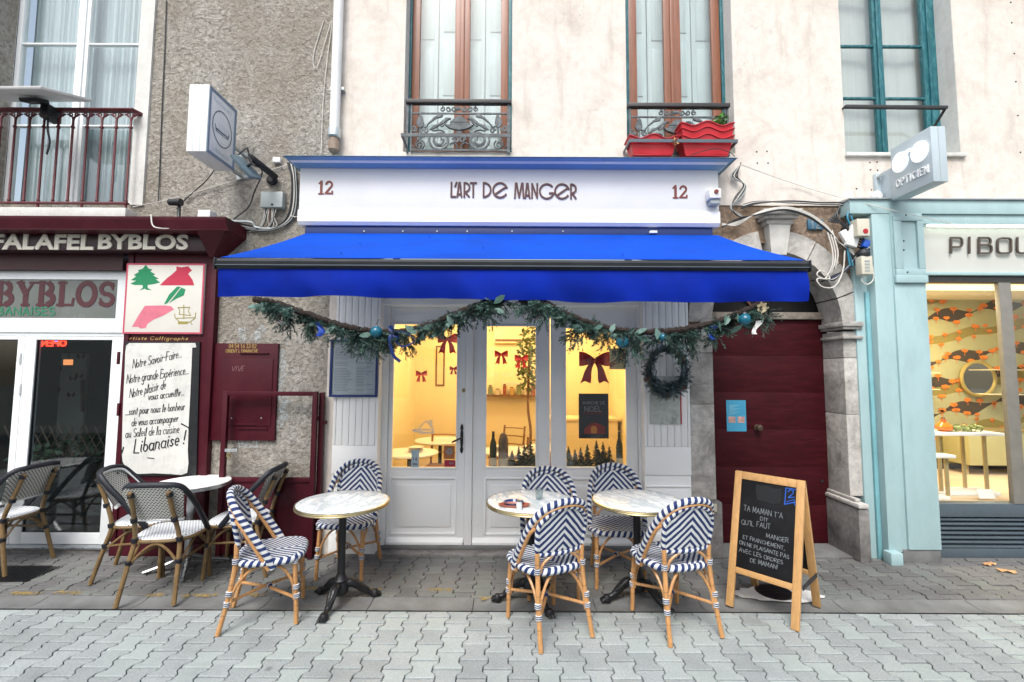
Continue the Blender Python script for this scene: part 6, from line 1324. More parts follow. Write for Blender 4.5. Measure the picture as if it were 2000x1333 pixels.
# white lit fascia
Yv = -.02; zf1, zf0 = P(1900, 437, Yb1).z - .003, P(1900, 533, Yv).z
M['litwhite'] = surf('white fascia panel', (.52, .53, .49), .5, .05, 3, 0)
MB().box(xw0, 8.5, Yv, .1, zf0, zf1 + .02).build('fascia_panel', M['litwhite'], opt)
t = MB(); wv = wallframe(Yv - .012)
def pq(x, y): q = P(1780 + x * .419 * .525, 420 + y * .525, Yv - .012); return (q.x, q.z)
def pl_(pts): ribbon(t, [(lambda q: (q.x, q.z))(P(x, y, Yv)) for x, y in pts], .0145, wv, .016)
def rb(x0, x1, y0, y1, r=6): return [(x0, y0), (x1 - r, y0)] + [(x1 - r + r * math.sin(R(a)), y0 + r - r * math.cos(R(a))) for a in (20, 45, 70, 90)] + [(x1 - r + r * math.cos(R(a)), y1 - r + r * math.sin(R(a))) for a in (0, 20, 45, 70, 90)] + [(x0, y1)]
pl_([(1853.5, 496), (1853.5, 466)]); pl_(rb(1853.5, 1875, 466, 484)); pl_([(1889, 465), (1889, 496)])
pl_([(1908, 466), (1908, 496)]); pl_(rb(1908, 1930, 466, 480)); pl_(rb(1908, 1932, 480, 496))
pl_(rb(1955, 1970, 467, 496) + rb(-1957, -1944, -496, -467)[0:0] + [(1950, 496)] + [(1950 - 6 * math.sin(R(a)), 490 + 6 * math.cos(R(a))) for a in (30, 60, 90)] + [(1944, 473)] + [(1950 - 6 * math.cos(R(a)), 473 - 6 * math.sin(R(a))) for a in (30, 60, 90)] + [(1955, 467)])
pl_([(1982, 466), (1982, 490)] + [(1988 - 6 * math.cos(R(a)), 490 + 6 * math.sin(R(a))) for a in (30, 60, 90)] + [(2004, 496), (2009, 490), (2009, 466)])
t.build('sign_lettering', surf('dark bronze letters', (.09, .07, .055), .4, .2, 20, 0, metal=.3), opt)
lb = MB().box(xw0 + .1, 8.4, Yb1 + .03, Yb1 + .055, zf1 - .012, zf1 - .002); lb.build('strip_light', emit('cool strip light', (1, .97, .88), 5), opt)
MB().box(xw0, 8.5, Yv - .03, .1, zf0 - .03, zf0 - .001, .004).build('fascia_bead', M['pblue'], opt)
M['darkframe'] = surf('dark window frame', (.07, .068, .062), .4, .15, 9, 0)
zw1, zw0 = P(1900, 552, 0).z, P(1900, 984, 0).z; xm0, xm1 = P(1966, 800, 0).x, P(1990, 800, 0).x
f = MB(); f.box(xw0, 8.5, -.01, .07, zw1, zf0 - .031, .003); f.build('window_head', M['darkframe'], opt); MB().box(xm0, xm1, -.01, .035, zw0, zw1 - .001, .003).build('window_mullion', surf('grey mullion', (.20, .19, .165), .4, .15, 9, 0), opt)
MB().box(xw0, xm0, .02, .026, zw0, zw1).build('pane', glassmat('display glass', (.97, .98, .97), .7), opt); MB().box(xm1, 8.4, .02, .026, zw0, zw1).build('pane', M['glass'], opt)
MB().box(xw0 - .004, xw0 + .006, .0, .06, zw0, zw1).build('window_edge', M['pvc'], opt)
zl1, zl0 = P(1900, 1010, 0).z, P(1900, 1072, 0).z
MB().box(xw0, 8.5, -.005, .1, zl1, zw0 - .001, .003).build('louvre_frame', M['vent'], opt); MB().box(xw0, 8.5, -.006, .1, -.003, zl0, .003).build('louvre_frame', M['vent'], opt)
for k in range(7): z = zl0 + (zl1 - zl0) * (k + .5) / 7; MB().prof([(.0, z - .014), (.0, z - .004), (.05, z + .02), (.05, z + .01)], xw0, 8.5).build('louvre', M['vent'], opt)
MB().box(xw0, 8.5, .06, .1, zl0, zl1).build('louvre_back', M['black'], opt)
# display room
dr = thing('display_room', 'bright display room with hill and tree wallpaper behind the optician window', 'room', (4.6, 1, 0))
cw_ = surf('warm cream paint', (.80, .74, .55), .8, .04, 3, 0); Yw2 = 1.75; zfl = zw0 - .02
MB().box(xw0 - .05, 8.5, .08, Yw2 + .9, zfl - .06, zfl).build('floor', surf('pale oak floor', (.62, .48, .33), .5, .15, 2, 0, stretch=(1, 8, 1)), dr)
wx0, wx1 = xw0 - .02, 8.4; MB().box(wx0, wx1, Yw2, Yw2 + .05, zfl, 3.0).build('back_wall', cw_, dr); MB().box(wx0 - .03, wx0, .1, Yw2, zfl, 3.0).build('side_wall', cw_, dr); MB().box(wx0, wx1, .08, Yw2, zw1 + .12, zw1 + .17).build('ceiling', cw_, dr); MB().box(wx1, wx1 + .05, .08, Yw2, zfl, 3.0).build('side_wall', cw_, dr)
C1 = plain('sage hill print', (.44, .44, .26), .8); C2 = plain('olive hill print', (.30, .25, .07), .8); C3 = plain('dark brown hill print', (.07, .055, .04), .8); OR = surf('orange tree print', (.85, .25, .03), .8, .3, 20, 0)
ZW1 = P(1880, 615, Yw2).z; rs = random.Random(4)
bands = []; z = ZW1; i = 0
x0w, x1w = wx0 + .002, wx1 - .01
def hill(zb, ph): return lambda x: zb + (x - x0w) * .34 * max(.25, 1 - .10 * (x - x0w)) + .06 * abs(math.sin((x - x0w) * 4.2 + ph)) + .03 * math.sin((x - x0w) * 9 + ph)
wp_ = {'sage': MB(), 'olive': MB(), 'brown': MB()}; order = ['olive', 'sage', 'brown', 'sage', 'olive', 'sage', 'brown', 'sage', 'brown', 'olive', 'sage', 'brown', 'sage', 'olive', 'sage', 'brown', 'sage', 'olive', 'sage', 'brown', 'sage', 'olive', 'sage', 'brown']
ht = {'olive': .11, 'sage': .19, 'brown': .10}; ztop = P(1810, 650, Yw2).z; zt_ = ztop; NN = 120
trees = MB()
def clampz(z): return max(zfl + .06, min(2.98, z))
for i, nm in enumerate(order):
    hf = hill(zt_, i * 1.3); hb = hill(zt_ - 3.0, i * 1.3); lift = .001 + i * .0006
    xs = [x0w + (x1w - x0w) * k / NN for k in range(NN + 1)]
    top = [(x, Yw2 - lift, clampz(hf(x))) for x in xs]; bot = [(x, Yw2 - lift, zfl + .055) for x in xs]
    wp_[nm].add(top + bot, [(k, k + NN + 1, k + NN + 2, k + 1) for k in range(NN)])
    xx = x0w + rs.uniform(0, .1)
    while xx < x1w:
        zz_ = hf(xx) + rs.uniform(-.02, .05)
        if zfl + .1 < zz_ < 2.9:
            r = rs.uniform(.035, .06); yl = Yw2 - .0185; pts = [(xx + r * math.cos(a) * (1 + .2 * rs.uniform(-1, 1)), yl, zz_ + .5 * r * math.sin(a) * (1 + .25 * rs.uniform(-1, 1))) for a in [2 * math.pi * q / 10 for q in range(10)]]
            trees.add(pts[::-1], [tuple(range(10))]); trees.add([(xx - .004, yl, zz_ - .07), (xx + .004, yl, zz_ - .07), (xx + .004, yl, zz_), (xx - .004, yl, zz_)], [(0, 1, 2, 3)])
        xx += rs.uniform(.13, .24)
    zt_ -= ht[nm]
for nm, m in (('sage', C1), ('olive', C2), ('brown', C3)): wp_[nm].build('wallpaper_hills', m, dr, 0)
trees.build('wallpaper_trees', OR, dr, 0)
MB().box(wx0, 8.4, Yw2 - .04, Yw2 - .02, zfl, zfl + .055).build('skirting', C3, dr)
lt = thing('display_lamp', 'bright ceiling strip lamp inside the optician window', 'lamp', (4.6, .8, zw1 + .1)); MB().box(xw0 + .1, 6.2, .7, .9, zw1 + .09, zw1 + .118).build('diffuser', emit('display lamp glow', (1, .8, .5), 1.0), lt)
al = bpy.data.lights.new('lamp_light', 'AREA'); al.energy = 55; al.color = (1, .78, .45); al.shape = 'RECTANGLE'; al.size = 1.8; al.size_y = .25; ao = bpy.data.objects.new('lamp_light', al); col.objects.link(ao); ao.parent = lt; ao.location = (.3, .0, -.02)
c = P(1912, 740, Yw2 - .06); mr = thing('round_mirror', 'round mirror in a gilt ring on the hill wallpaper', 'mirror', (c.x, Yw2 - .04, c.z - .23)); mm, nt, n, l, b = newmat('mirror'); b.inputs['Metallic'].default_value = 1; b.inputs['Roughness'].default_value = .03; b.inputs['Base Color'].default_value = (.8, .8, .78, 1)
MB().lathe([(.21, 0), (.21, .012)], (c.x, Yw2 - .04, c.z), 32, '-y').build('glass', mm, mr); MB().tube([(c.x + p[0], Yw2 - .05, p[1]) for p in arc(0, c.z, .225, 0, 351, 39)], .022, 8, closed=True).build('ring', surf('gilt ring', (.5, .4, .14), .4, .1, 9, 0, metal=.4), mr)
M['tanmetal'] = surf('pale gold leg', (.48, .38, .18), .35, .1, 9, 0, metal=.5)
def ptable(x0, x1, y0, y1, zt, label, legs):
    t = thing('display_table', label, 'table', ((x0 + x1) / 2, (y0 + y1) / 2, zfl), 'display tables in the optician window')
    MB().box(x0, x1, y0, y1, zt - .03, zt, .004).build('tabletop', M['tabwhite'], t); MB().box(x0 + .05, x1 - .05, y0 + .03, y1 - .03, zfl + .001, zfl + .035, .008).build('base', M['tabwhite'], t)
    for (lx, ly) in legs: MB().tube([(lx, ly, zfl + .03), (lx, ly, zt - .031)], .018, 10).build('leg', M['tanmetal'], t)
a, b = P(1818, 845, .35), P(1957, 850, .35); ptable(a.x, b.x, .32, .62, a.z, 'taller white display table with ornaments in the optician window', ((a.x + .12, .40), (b.x - .22, .55), (b.x - .16, .38), (a.x + .2, .55)))
zt1_ = a.z; xt = a.x
a2, b2 = P(1806, 888, .2), P(1860, 888, .2); ptable(a2.x - .3, b2.x, .16, .30, a2.z, 'lower white display table cut by the pale blue pilaster', ((b2.x - .05, .22), (b2.x - .2, .25)))
c = P(1843, 836, .45); vt = thing('orange_vase', 'round orange glass vase on the taller display table', 'vase', (c.x, .45, zt1_)); MB().lathe([(.03, zt1_), (.07, zt1_ + .02), (.075, zt1_ + .05), (.045, zt1_ + .085), (.02, zt1_ + .1), (.028, zt1_ + .125)], (c.x, .45, 0), 20).build('body', surf('orange glass', (.75, .17, .02), .15, .2, 8, 0), vt); MB().lathe([(.02, zt1_ + .127), (.012, zt1_ + .15)], (c.x, .45, 0), 10).build('stopper', M['frame_br'], vt)
rs = random.Random(3); mb = MB()
for k in range(4): leaves(mb, (xt + .28 + .09 * k, .45, zt1_ + .035), .075, .035, 60, .022, rs, 2.4)
single('greenery', mb, surf('pale eucalyptus', (.28, .34, .14), .6, .3, 30, 0), 'pale green sprigs lying on the taller display table', 'greenery', None, 0)
x0, x1 = P(1895, 900, 1.3).x, P(1990, 900, 1.3).x + .6; sbd = thing('sideboard', 'sage sideboard with round white knobs and splayed legs', 'sideboard', ((x0 + x1) / 2, 1.45, zfl)); z0, z1 = P(1950, 910, 1.3).z, P(1950, 845, 1.3).z; ol_ = surf('sage lacquer', (.44, .42, .22), .5, .05, 3, 0)
MB().box(x0, x1, 1.3, 1.65, z0, z1, .006).build('carcass', ol_, sbd); MB().box(x0 - .01, x1 + .01, 1.29, 1.66, z1 + .001, z1 + .025, .004).build('top', M['tanmetal'], sbd)
for k in range(4): MB().lathe([(.006, 0), (.012, .012), (.006, .02)], (x0 + .16, 1.3, z0 + (z1 - z0) * (k + .6) / 4.4), 10, '-y').build('knob', M['tabwhite'], sbd)
for (lx, dx) in ((x0 + .1, -.05), (x1 - .3, .03)): MB().tube([(lx + dx, 1.4, zfl), (lx, 1.45, z0)], .018, 8).build('leg', M['tanmetal'], sbd)
a, b = P(1918, 959, .14), P(1952, 976, .14); card_ = MB().bar(((a.x + b.x) / 2, .17, b.z), ((a.x + b.x) / 2, .2, a.z), b.x - a.x, .004, up=(0, -1, 0)); tag(card_.build('price_card', M['whiteplastic']), 'small white printed card on the window floor of the optician', 'card')
tag(MB().box(P(1991, 985, .012).x - .06, P(2030, 985, .012).x, .004, .018, P(1995, 992, .012).z + .02, P(1995, 974, .012).z).build('blue_sticker', plain('blue sticker', (.01, .12, .5), .4)), 'bright blue sticker at the foot of the optician window mullion', 'sticker')
for i, (px, py) in enumerate(((1965, 722), (1812, 728), (1812, 760), (1965, 770))):
    a = P(px, py, Yw2 - .15); s = tag(MB().box(a.x - (.25 if px > 1900 else .03), a.x + (.3 if px > 1900 else .12), Yw2 - .2, Yw2 - .02, a.z - .012, a.z, .003).build('wall_shelf', cw_), ('upper right cream wall shelf in the optician room', 'upper left cream wall shelf in the optician room', 'lower left cream wall shelf in the optician room', 'lower right cream wall shelf in the optician room')[i], 'shelf', 'wall shelves')
# projecting optician sign
X0 = P(1741, 350, -.19).x; Yo2, Yi2 = -.62, -.2
xf = P(1741, 340, Yi2).x; zt_, zb_ = P(1741, 293, Yi2).z, P(1745, 391, Yi2).z
os_ = thing('optician_sign', 'grey projecting box sign with white spectacles and OPTICIEN', 'sign', (xf + .06, -.2, zb_)); gm = surf('light grey sign metal', (.44, .52, .56), .4, .05, 5, 0)
MB().box(xf, xf + .13, Yo2, Yi2, zb_, zt_, .006).build('box', gm, os_)
MB().box(xf + .062, xf + .066, Yo2 - .002, Yo2, zb_ + .005, zt_ - .005).build('seam', M['greybox'], os_)
W_ = Yi2 - Yo2; H_ = zt_ - zb_; so_ = lambda u, v, d: (xf - .0005 - d, Yi2 - u * W_, zb_ + v * H_); sm_ = lambda u, v, d: (xf - .0005 - d, Yi2 - u, zb_ + v)
t = MB()
for cx in (.27, .75):
    pts = [(cx + .19 * math.cos(R(a)), .64 + .185 * math.sin(R(a))) for a in range(0, 360, 12)]; n = len(pts)
    t.add([so_(*p, .02) for p in pts] + [so_(*p, 0) for p in pts], [tuple(range(n))] + [(i, (i + 1) % n, (i + 1) % n + n, i + n) for i in range(n)])
ribbon(t, [(.42 * W_, .74 * H_), (.47 * W_, .77 * H_), (.55 * W_, .77 * H_), (.60 * W_, .74 * H_)], .022, sm_, .02); t.build('spectacles', emit('white acrylic', (.9, .92, .95), .35), os_, 30)
t = MB(); pen(t, 'OPTICIEN', lambda u, v, d: sm_(.14 * W_ + u, .2 * H_ + v, d), .13 * H_, .0085, width=.82 * W_, dep=.012, gap=2.7); t.build('lettering', M['pvc'], os_, 30)
MB().box(xf + .03, xf + .10, Yi2, Yi2 + .16, zb_ + .02, zt_ - .16, .004).build('mount_plate', gm, os_); MB().box(xf - .02, xf + .15, -.04, .0, zb_ + .02, zt_ - .16, .003).build('wall_plate', gm, os_)
for z in (zb_ + .06, zt_ - .2): MB().lathe([(.016, 0), (.016, .05)], (xf + .0, -.04, z), 10, '-y').build('bolt', M['galv'], os_)
q = P(1716, 382, -.06); lm = thing('round_lamp', 'small round white lamp beside the projecting grey sign', 'lamp', (q.x, -.04, q.z)); MB().lathe([(.03, 0), (.05, .01), (.052, .05), (.03, .075)], (q.x, -.0, q.z), 16, '-y').build('globe', M['whiteplastic'], lm)
for i, (px, py) in enumerate(((1478, 297), (1498, 296), (1479, 319), (1500, 319), (1699, 318), (1713, 317), (1700, 332), (1714, 333), (1702, 371), (1715, 372), (1673, 369), (1974, 5), (1976, 45), (1981, 105), (1984, 160), (1988, 226), (1993, 298))):
    q = P(px, py, 0); MB().lathe([(.009, 0), (.007, .003)], (q.x, 0, q.z), 8, '-y').build('screw_hole', M['redtext'] if 1690 < px < 1720 else M['cast'], cream)
# ---------------------------------------------------------------- wrought iron window guards (parts of the cream house)
def guard(ox, oy, k, Y, label, xw0, xw1):
    g = window_part('window_guard', cream, label)
    def z(x, y): q = P(ox + x * k, oy + y * k, Y); return (q.x, Y, q.z)
    zt = z(980, 340)[2]; zl = z(980, 520)[2]; zb = z(980, 1115)[2]
    MB().box(xw0, xw1, Y - .03, Y + .03, zt - .018, zt + .022, .006).build('hand_rail', M['darkiron'], g)
    f = MB(); a, b = z(195, 700)[0], z(1765, 700)[0]
    for x in (a, b): f.box(x - .008, x + .008, Y - .008, Y + .008, zb - .02, zt - .018)
    for x in (xw0 + .02, xw1 - .02): f.box(x - .009, x + .009, Y - .009, Y + .009, zb - .03, zt - .018)
    f.box(a, b, Y - .007, Y + .007, zl - .007, zl + .007); f.box(a, b, Y - .007, Y + .007, zb - .009, zb + .009); f.build('frame', M['iron'], g)
    s = MB()
    def tb(pts, r=.010, sm=6):
        for mir in (0, 1): s.tube(spl([z((1950 - x) if mir else x, y) for x, y in pts], sm), r, 6, flat=.7)
    def scroll(cx, cy, r, a0, turns, sgn=1, w=.009):
        n = int(10 * turns) + 4; tb([(cx + r * (1 - .72 * i / n) * math.cos(R(a0 + sgn * 360 * turns * i / n)), cy + r * (1 - .72 * i / n) * math.sin(R(a0 + sgn * 360 * turns * i / n))) for i in range(n + 1)], w, 2)
    def poly(pts, dep=.012):
        for mir in (0, 1):
            q = [z((1950 - x) if mir else x, y) for x, y in pts]; s.prism([(p[0], p[2]) for p in q], Y - dep, Y + dep * .6)
    poly([(830, 662), (900, 600), (975, 555), (975, 665)]); poly([(825, 675), (975, 675), (975, 700), (825, 700)]); poly([(745, 712), (975, 712), (975, 800), (890, 785), (800, 755)], .02); poly([(935, 805), (975, 805), (975, 850), (935, 850)])
    poly([(715, 530), (640, 535), (560, 590), (490, 660), (455, 705), (520, 660), (600, 600), (700, 575)]); poly([(840, 600), (770, 590), (700, 640), (640, 690), (560, 720), (490, 790), (560, 770), (640, 720), (720, 680), (780, 620)])
    tb([(840, 605), (790, 625), (740, 690), (690, 730), (670, 700), (700, 690)]); tb([(520, 780), (560, 800), (640, 790), (700, 800), (740, 830)], .011)
    poly([(345, 530), (380, 580), (400, 680), (380, 730), (345, 760), (300, 730), (275, 680), (310, 590)]); tb([(340, 750), (340, 850), (300, 950)], .012); tb([(380, 730), (440, 740), (460, 700)])
    scroll(660, 950, 180, 200, 1.6, -1, .013); scroll(640, 945, 130, 20, 1.0, 1, .009); scroll(335, 1030, 78, 300, 1.4, 1, .012); scroll(240, 765, 52, 0, 1.3, 1, .009); scroll(430, 800, 45, 180, 1.2, 1, .010); scroll(920, 950, 55, 180, 1.2, 1, .010)
    tb([(240, 1090), (205, 1040)], .009); tb([(300, 950), (270, 1000), (262, 1060)], .009); tb([(480, 940), (520, 1050), (600, 1100)], .009); tb([(820, 1020), (880, 1000), (940, 1040), (940, 1100)], .011)
    for cx in (700, 800, 890): scroll(cx, 447, 42, 90 * (cx // 100), 1.2, 1, .009)
    for cx in (940, 975): s.lathe([(.012, 0), (.022, .008), (.008, .016)], z(cx, 447), 8, '-y')
    s.build('scrollwork', M['iron'], g, 50); return z, zb
guard(780, 160, .12, -.02, 'grey wrought iron guard with urn and scrolls', P(793, 202, -.02).x, P(999, 202, -.02).x)
guard(1207, 168, .1185, -.02, 'grey wrought iron guard half hidden by red planters', P(1226, 208, -.02).x, P(1424, 210, -.02).x)
Yb2 = -.24
def brk(a, b, y0, m, lab):
    p, q = P(a, y0, Yb2), P(b, y0 + 1, Yb2); t = MB().box(p.x, q.x, Yb2 - .004, Yb2 + .004, p.z - .016, p.z + .016); t.box(p.x, p.x + .008, Yb2 + .0045, .0, p.z - .0155, p.z + .0155); t.box(q.x - .008, q.x, Yb2 + .0045, .0, p.z - .0155, p.z + .0155); t.build('planter_rail', m, cream, 35, lab)
brk(783, 998, 264, M['iron'], 'flat grey rail before the left window guard'); brk(1229, 1441, 275, M['vent'], 'flat dark rail holding the red planters')
# red planters
def planter(px0, px1, ytop, ybot, Y0, Y1, label, nested=0):
    a, b = P(px0, ytop, Y0), P(px1, ytop, Y0); zb = P(px0, ybot, Y0).z; zt = a.z; t = thing('planter', label, 'planter', ((a.x + b.x) / 2, (Y0 + Y1) / 2, zb), 'red plastic planters')
    W = b.x - a.x; mb = MB(); N = 24
    def rim(u): return .017 * math.cos((u - .5) * 4 * math.pi) * 1.0 + (.014 if .2 < u < .8 else 0) * math.sin((u - .2) / .6 * 3.14)
    def shell(g, zlo, inner):
        tp = .045
        for (ya, yb, fl) in ((Y0 + g, Y0 + .03 + g, 0), (Y1 - g, Y1 - .03 - g, 1)):
            mb.grid(lambda u, v: (a.x + g + tp * (1 - v) + u * (W - 2 * g - 2 * tp * (1 - v)), yb + (ya - yb) * v, zlo + v * (zt + rim(u) - zlo)), N, 5, False, bool(fl) ^ inner)
        for (xa, xb_, fl) in ((a.x + g, a.x + g + tp, 1), (b.x - g, b.x - g - tp, 0)):
            mb.grid(lambda u, v: (xb_ + (xa - xb_) * v, Y0 + g + .03 * (1 - v) + u * (Y1 - Y0 - 2 * g - .06 * (1 - v)), zlo + v * (zt + rim(0) - zlo)), 6, 5, False, bool(fl) ^ inner)
        mb.add([(a.x + g + tp, Y0 + .03 + g, zlo), (b.x - g - tp, Y0 + .03 + g, zlo), (b.x - g - tp, Y1 - .03 - g, zlo), (a.x + g + tp, Y1 - .03 - g, zlo)], [(0, 1, 2, 3)])
    shell(0, zb, False); shell(.008, zb + .012, True); mb.build('tub', M['red'], t, 50)
    lip = MB().tube([(a.x - .004 + u / N * (W + .008), Y0 - .004, zt + rim(u / N)) for u in range(N + 1)], .006, 6); lip.tube([(a.x - .004 + u / N * (W + .008), Y1 + .004, zt + rim(u / N)) for u in range(N + 1)], .006, 6); lip.tube([(a.x - .002, Y0, zt + rim(0)), (a.x - .002, Y1, zt + rim(0))], .006, 6); lip.tube([(b.x + .002, Y0, zt + rim(1)), (b.x + .002, Y1, zt + rim(1))], .006, 6); lip.build('rim', M['red'], t, 60)
    foot = MB().box(a.x + .05, b.x - .05, Y0 + .032, Y1 - .032, zb - .012, zb - .0005, .004); foot.build('foot', M['red'], t)
    return t
planter(1229, 1325, 268, 298, -.225, -.05, 'red planter standing alone at the left before the right brown window')
planter(1331, 1434, 268, 299, -.225, -.05, 'lowest red planter of the nested stack')
planter(1331, 1434, 254, 283, -.220, -.055, 'middle red planter of the nested stack'); planter(1330, 1434, 243, 272, -.220, -.055, 'topmost red planter of the nested stack')
rs = random.Random(6); mb = MB(); c = P(1408, 234, -.1); leaves(mb, (c.x, -.1, c.z), .07, .045, 46, .03, rs, 1.5); t = thing('green_seedling', 'bright green seedling growing out of the topmost red planter', 'plant', (c.x, -.1, c.z - .1)); mb.build('leaves', M['leaf'], t, 0); MB().tube([(c.x, -.1, c.z - .16), (c.x + .01, -.1, c.z)], .005, 6).build('stem', M['leaf'], t)
mb = MB(); c = P(1319, 277, -.25); leaves(mb, (c.x, -.25, c.z), .025, .04, 14, .022, rs, 2); single('dry_sprig', mb, surf('dry orange leaf', (.5, .25, .1), .8, .3, 30, 0), 'withered orange sprig hanging over the planter rail', 'leaf', None, 0)
tag(MB().tube(spl([P(1350, 303, -.3), P(1375, 295, -.26), P(1400, 291, -.25), P(1425, 298, -.25), P(1435, 306, -.28)], 6), .004, 6).build('cable', M['cableblack']), 'loop of dark wire before the red planters', 'cable')
# ---------------------------------------------------------------- bistro chairs
def part_of(root, nm, mb, m, smooth=40):
    o = bpy.data.objects.new(nm, mb.mesh(nm, m, (0, 0, 0), smooth)); col.objects.link(o); o.parent = root; return o
def pad(hw, hd, z, th, nx=24, pw=3.2, dish=.008):
    mb = MB(); N = 36; rings = []
    for (k, zz) in ((.90, z - th), (1.0, z - th * .6), (1.0, z - th * .3), (.95, z), (.7, z - dish * .5), (.4, z - dish), (.15, z - dish)):
        r = []
        for i in range(N):
            a = 2 * math.pi * i / N; c, s = math.cos(a), math.sin(a)
            x = math.copysign(abs(c) ** (2 / pw), c) * hw * k; y = math.copysign(abs(s) ** (2 / pw), s) * hd * k
            r.append((x * (1 + .06 * (y / hd)), y, zz))
        rings.append(r)
    vs = [p for r in rings for p in r]; n = len(rings)
    mb.add(vs, [(j * N + i, j * N + (i + 1) % N, (j + 1) * N + (i + 1) % N, (j + 1) * N + i) for j in range(n - 1) for i in range(N)] + [tuple(range(N - 1, -1, -1)), tuple((n - 1) * N + i for i in range(N))])
    return mb, rings
def bind(mb, p, d, r, ln):
    p = Vector(p); d = Vector(d).normalized() * ln / 2; mb.tube([p - d, p - d * .9, p + d * .9, p + d], [r * .8, r, r, r * .8], 10)
def blue_chair():
    root = thing('bistro_chair', 'x', 'chair', (0, 0, 0), 'blue and white bistro chairs')
    mb, rings = pad(.215, .205, .455, .032); part_of(root, 'seat', mb, M['wv_seat'])
    part_of(root, 'seat_rim', MB().tube([(x * 1.01, y * 1.01, .432) for x, y, z in rings[2]], .022, 10, closed=True), M['wv_helix'])
    def halfw(t): return (.172 + .012 * math.sin(t * 2.6)) * (1 if t < .45 else math.sqrt(max(0, 1 - ((t - .45) / .56) ** 2.3)))
    def by(x, t): return -.205 - .065 * t + .9 * x * x
    zlo, zhi = .545, .845
    bk = MB()
    for off, fl in ((0, False), (-.009, True)):
        bk.grid(lambda u, v: ((u * 2 - 1) * halfw(v * .985), by((u * 2 - 1) * halfw(v), v) + off, zlo + v * (zhi - zlo)), 16, 18, False, fl)
    part_of(root, 'backrest', bk, M['wv_diamond'])
    fr = [(-halfw(t) * 1.0, by(halfw(t), t) - .004, zlo + t * (zhi - zlo)) for t in [i / 14 for i in range(15)]]
    fr = [p for p in fr if abs(p[0]) > .02]; top = [(0, by(0, 1) - .004, zhi + .004)]
    part_of(root, 'back_frame', MB().tube(spl(fr + top + [(-x, y, z) for x, y, z in fr[::-1]], 3), .0155, 9), M['wv_helix'])
    part_of(root, 'lower_back_frame', MB().tube(spl([(-.17, by(.17, 0) - .004, zlo), (0, by(0, 0) - .004, zlo - .004), (.17, by(.17, 0) - .004, zlo)], 6), .0155, 9), M['wv_helix'])
    hp = [(-.222, .04, .395), (-.228, .005, .47), (-.226, -.065, .58), (-.218, -.135, .685), (-.197, -.195, .775), (-.145, -.245, .845), (-.075, -.268, .875), (0, -.275, .883)]
    hp = hp + [(-x, y, z) for x, y, z in hp[-2::-1]]
    part_of(root, 'hoop', MB().tube(spl(hp, 5), .0205, 10, flat=1.15), M['wv_helix'])
    part_of(root, 'hoop_cane', MB().tube(spl([(x * .985, y - .013, z - .026) for x, y, z in hp[3:-3]], 4), .006, 6), M['rattan'])
    for s in (-1, 1):
        part_of(root, 'side_cane', MB().tube(spl([(s * .218, .012, .385), (s * .222, -.025, .45), (s * .221, -.10, .575), (s * .212, -.165, .68), (s * .19, -.2, .72)], 5), .0125, 8), M['rattan'])
        part_of(root, 'leg', MB().tube(spl([(s * .195, -.275, 0), (s * .182, -.225, .22), (s * .172, -.195, .43), (s * .174, -.192, .56)], 5), [.0155] * 16, 9), M['rattan'])
        part_of(root, 'leg', MB().tube(spl([(s * .188, .19, 0), (s * .185, .18, .22), (s * .18, .165, .43)], 5), .0155, 9), M['rattan'])
        part_of(root, 'side_brace', MB().tube(spl([(s * .186, .172, .16), (s * .188, .155, .28), (s * .19, .085, .385), (s * .19, -.01, .405), (s * .186, -.1, .385), (s * .18, -.19, .28), (s * .186, -.215, .16)], 5), .0095, 7), M['rattan'])
    part_of(root, 'front_brace', MB().tube(spl([(-.172, .178, .16), (-.155, .175, .28), (-.085, .165, .385), (0, .16, .41), (.085, .165, .385), (.155, .175, .28), (.172, .178, .16)], 5), .0095, 7), M['rattan'])
    part_of(root, 'rear_brace', MB().tube(spl([(-.174, -.228, .16), (-.155, -.215, .28), (-.085, -.195, .395), (0, -.19, .42), (.085, -.195, .395), (.155, -.215, .28), (.174, -.228, .16)], 5), .0095, 7), M['rattan'])
    part_of(root, 'back_arch', MB().tube(spl([(-.15, -.195, .43), (-.135, -.198, .485), (-.07, -.205, .532), (0, -.207, .54), (.07, -.205, .532), (.135, -.198, .485), (.15, -.195, .43)], 5), .0095, 7), M['rattan'])
    part_of(root, 'stretcher', MB().tube([(-.185, -.235, .17), (0, -.02, .19), (.186, .18, .17)], .0105, 8), M['rattan'])
    part_of(root, 'stretcher', MB().tube([(.185, -.235, .19), (0, -.02, .208), (-.186, .18, .19)], .0105, 8), M['rattan'])
    for s in (-1, 1):
        for (y, z, dy) in ((.186, .185, .04), (.18, .245, .04), (-.232, .185, -.1), (-.222, .25, -.1), (.168, .415, .05)):
            b = MB(); bind(b, (s * (.186 if y > 0 else .1855), y, z), (0, dy * -1, 1), .0215, .03); part_of(root, 'binding', b, M['wv_ring'])
        b = MB(); bind(b, (s * .174, -.195, .45), (0, 0, 1), .021, .035); part_of(root, 'binding', b, M['wv_ring'])
    b = MB(); bind(b, (0, -.02, .199), (1, 1, 0), .02, .035); part_of(root, 'binding', b, M['wv_ring'])
    return root
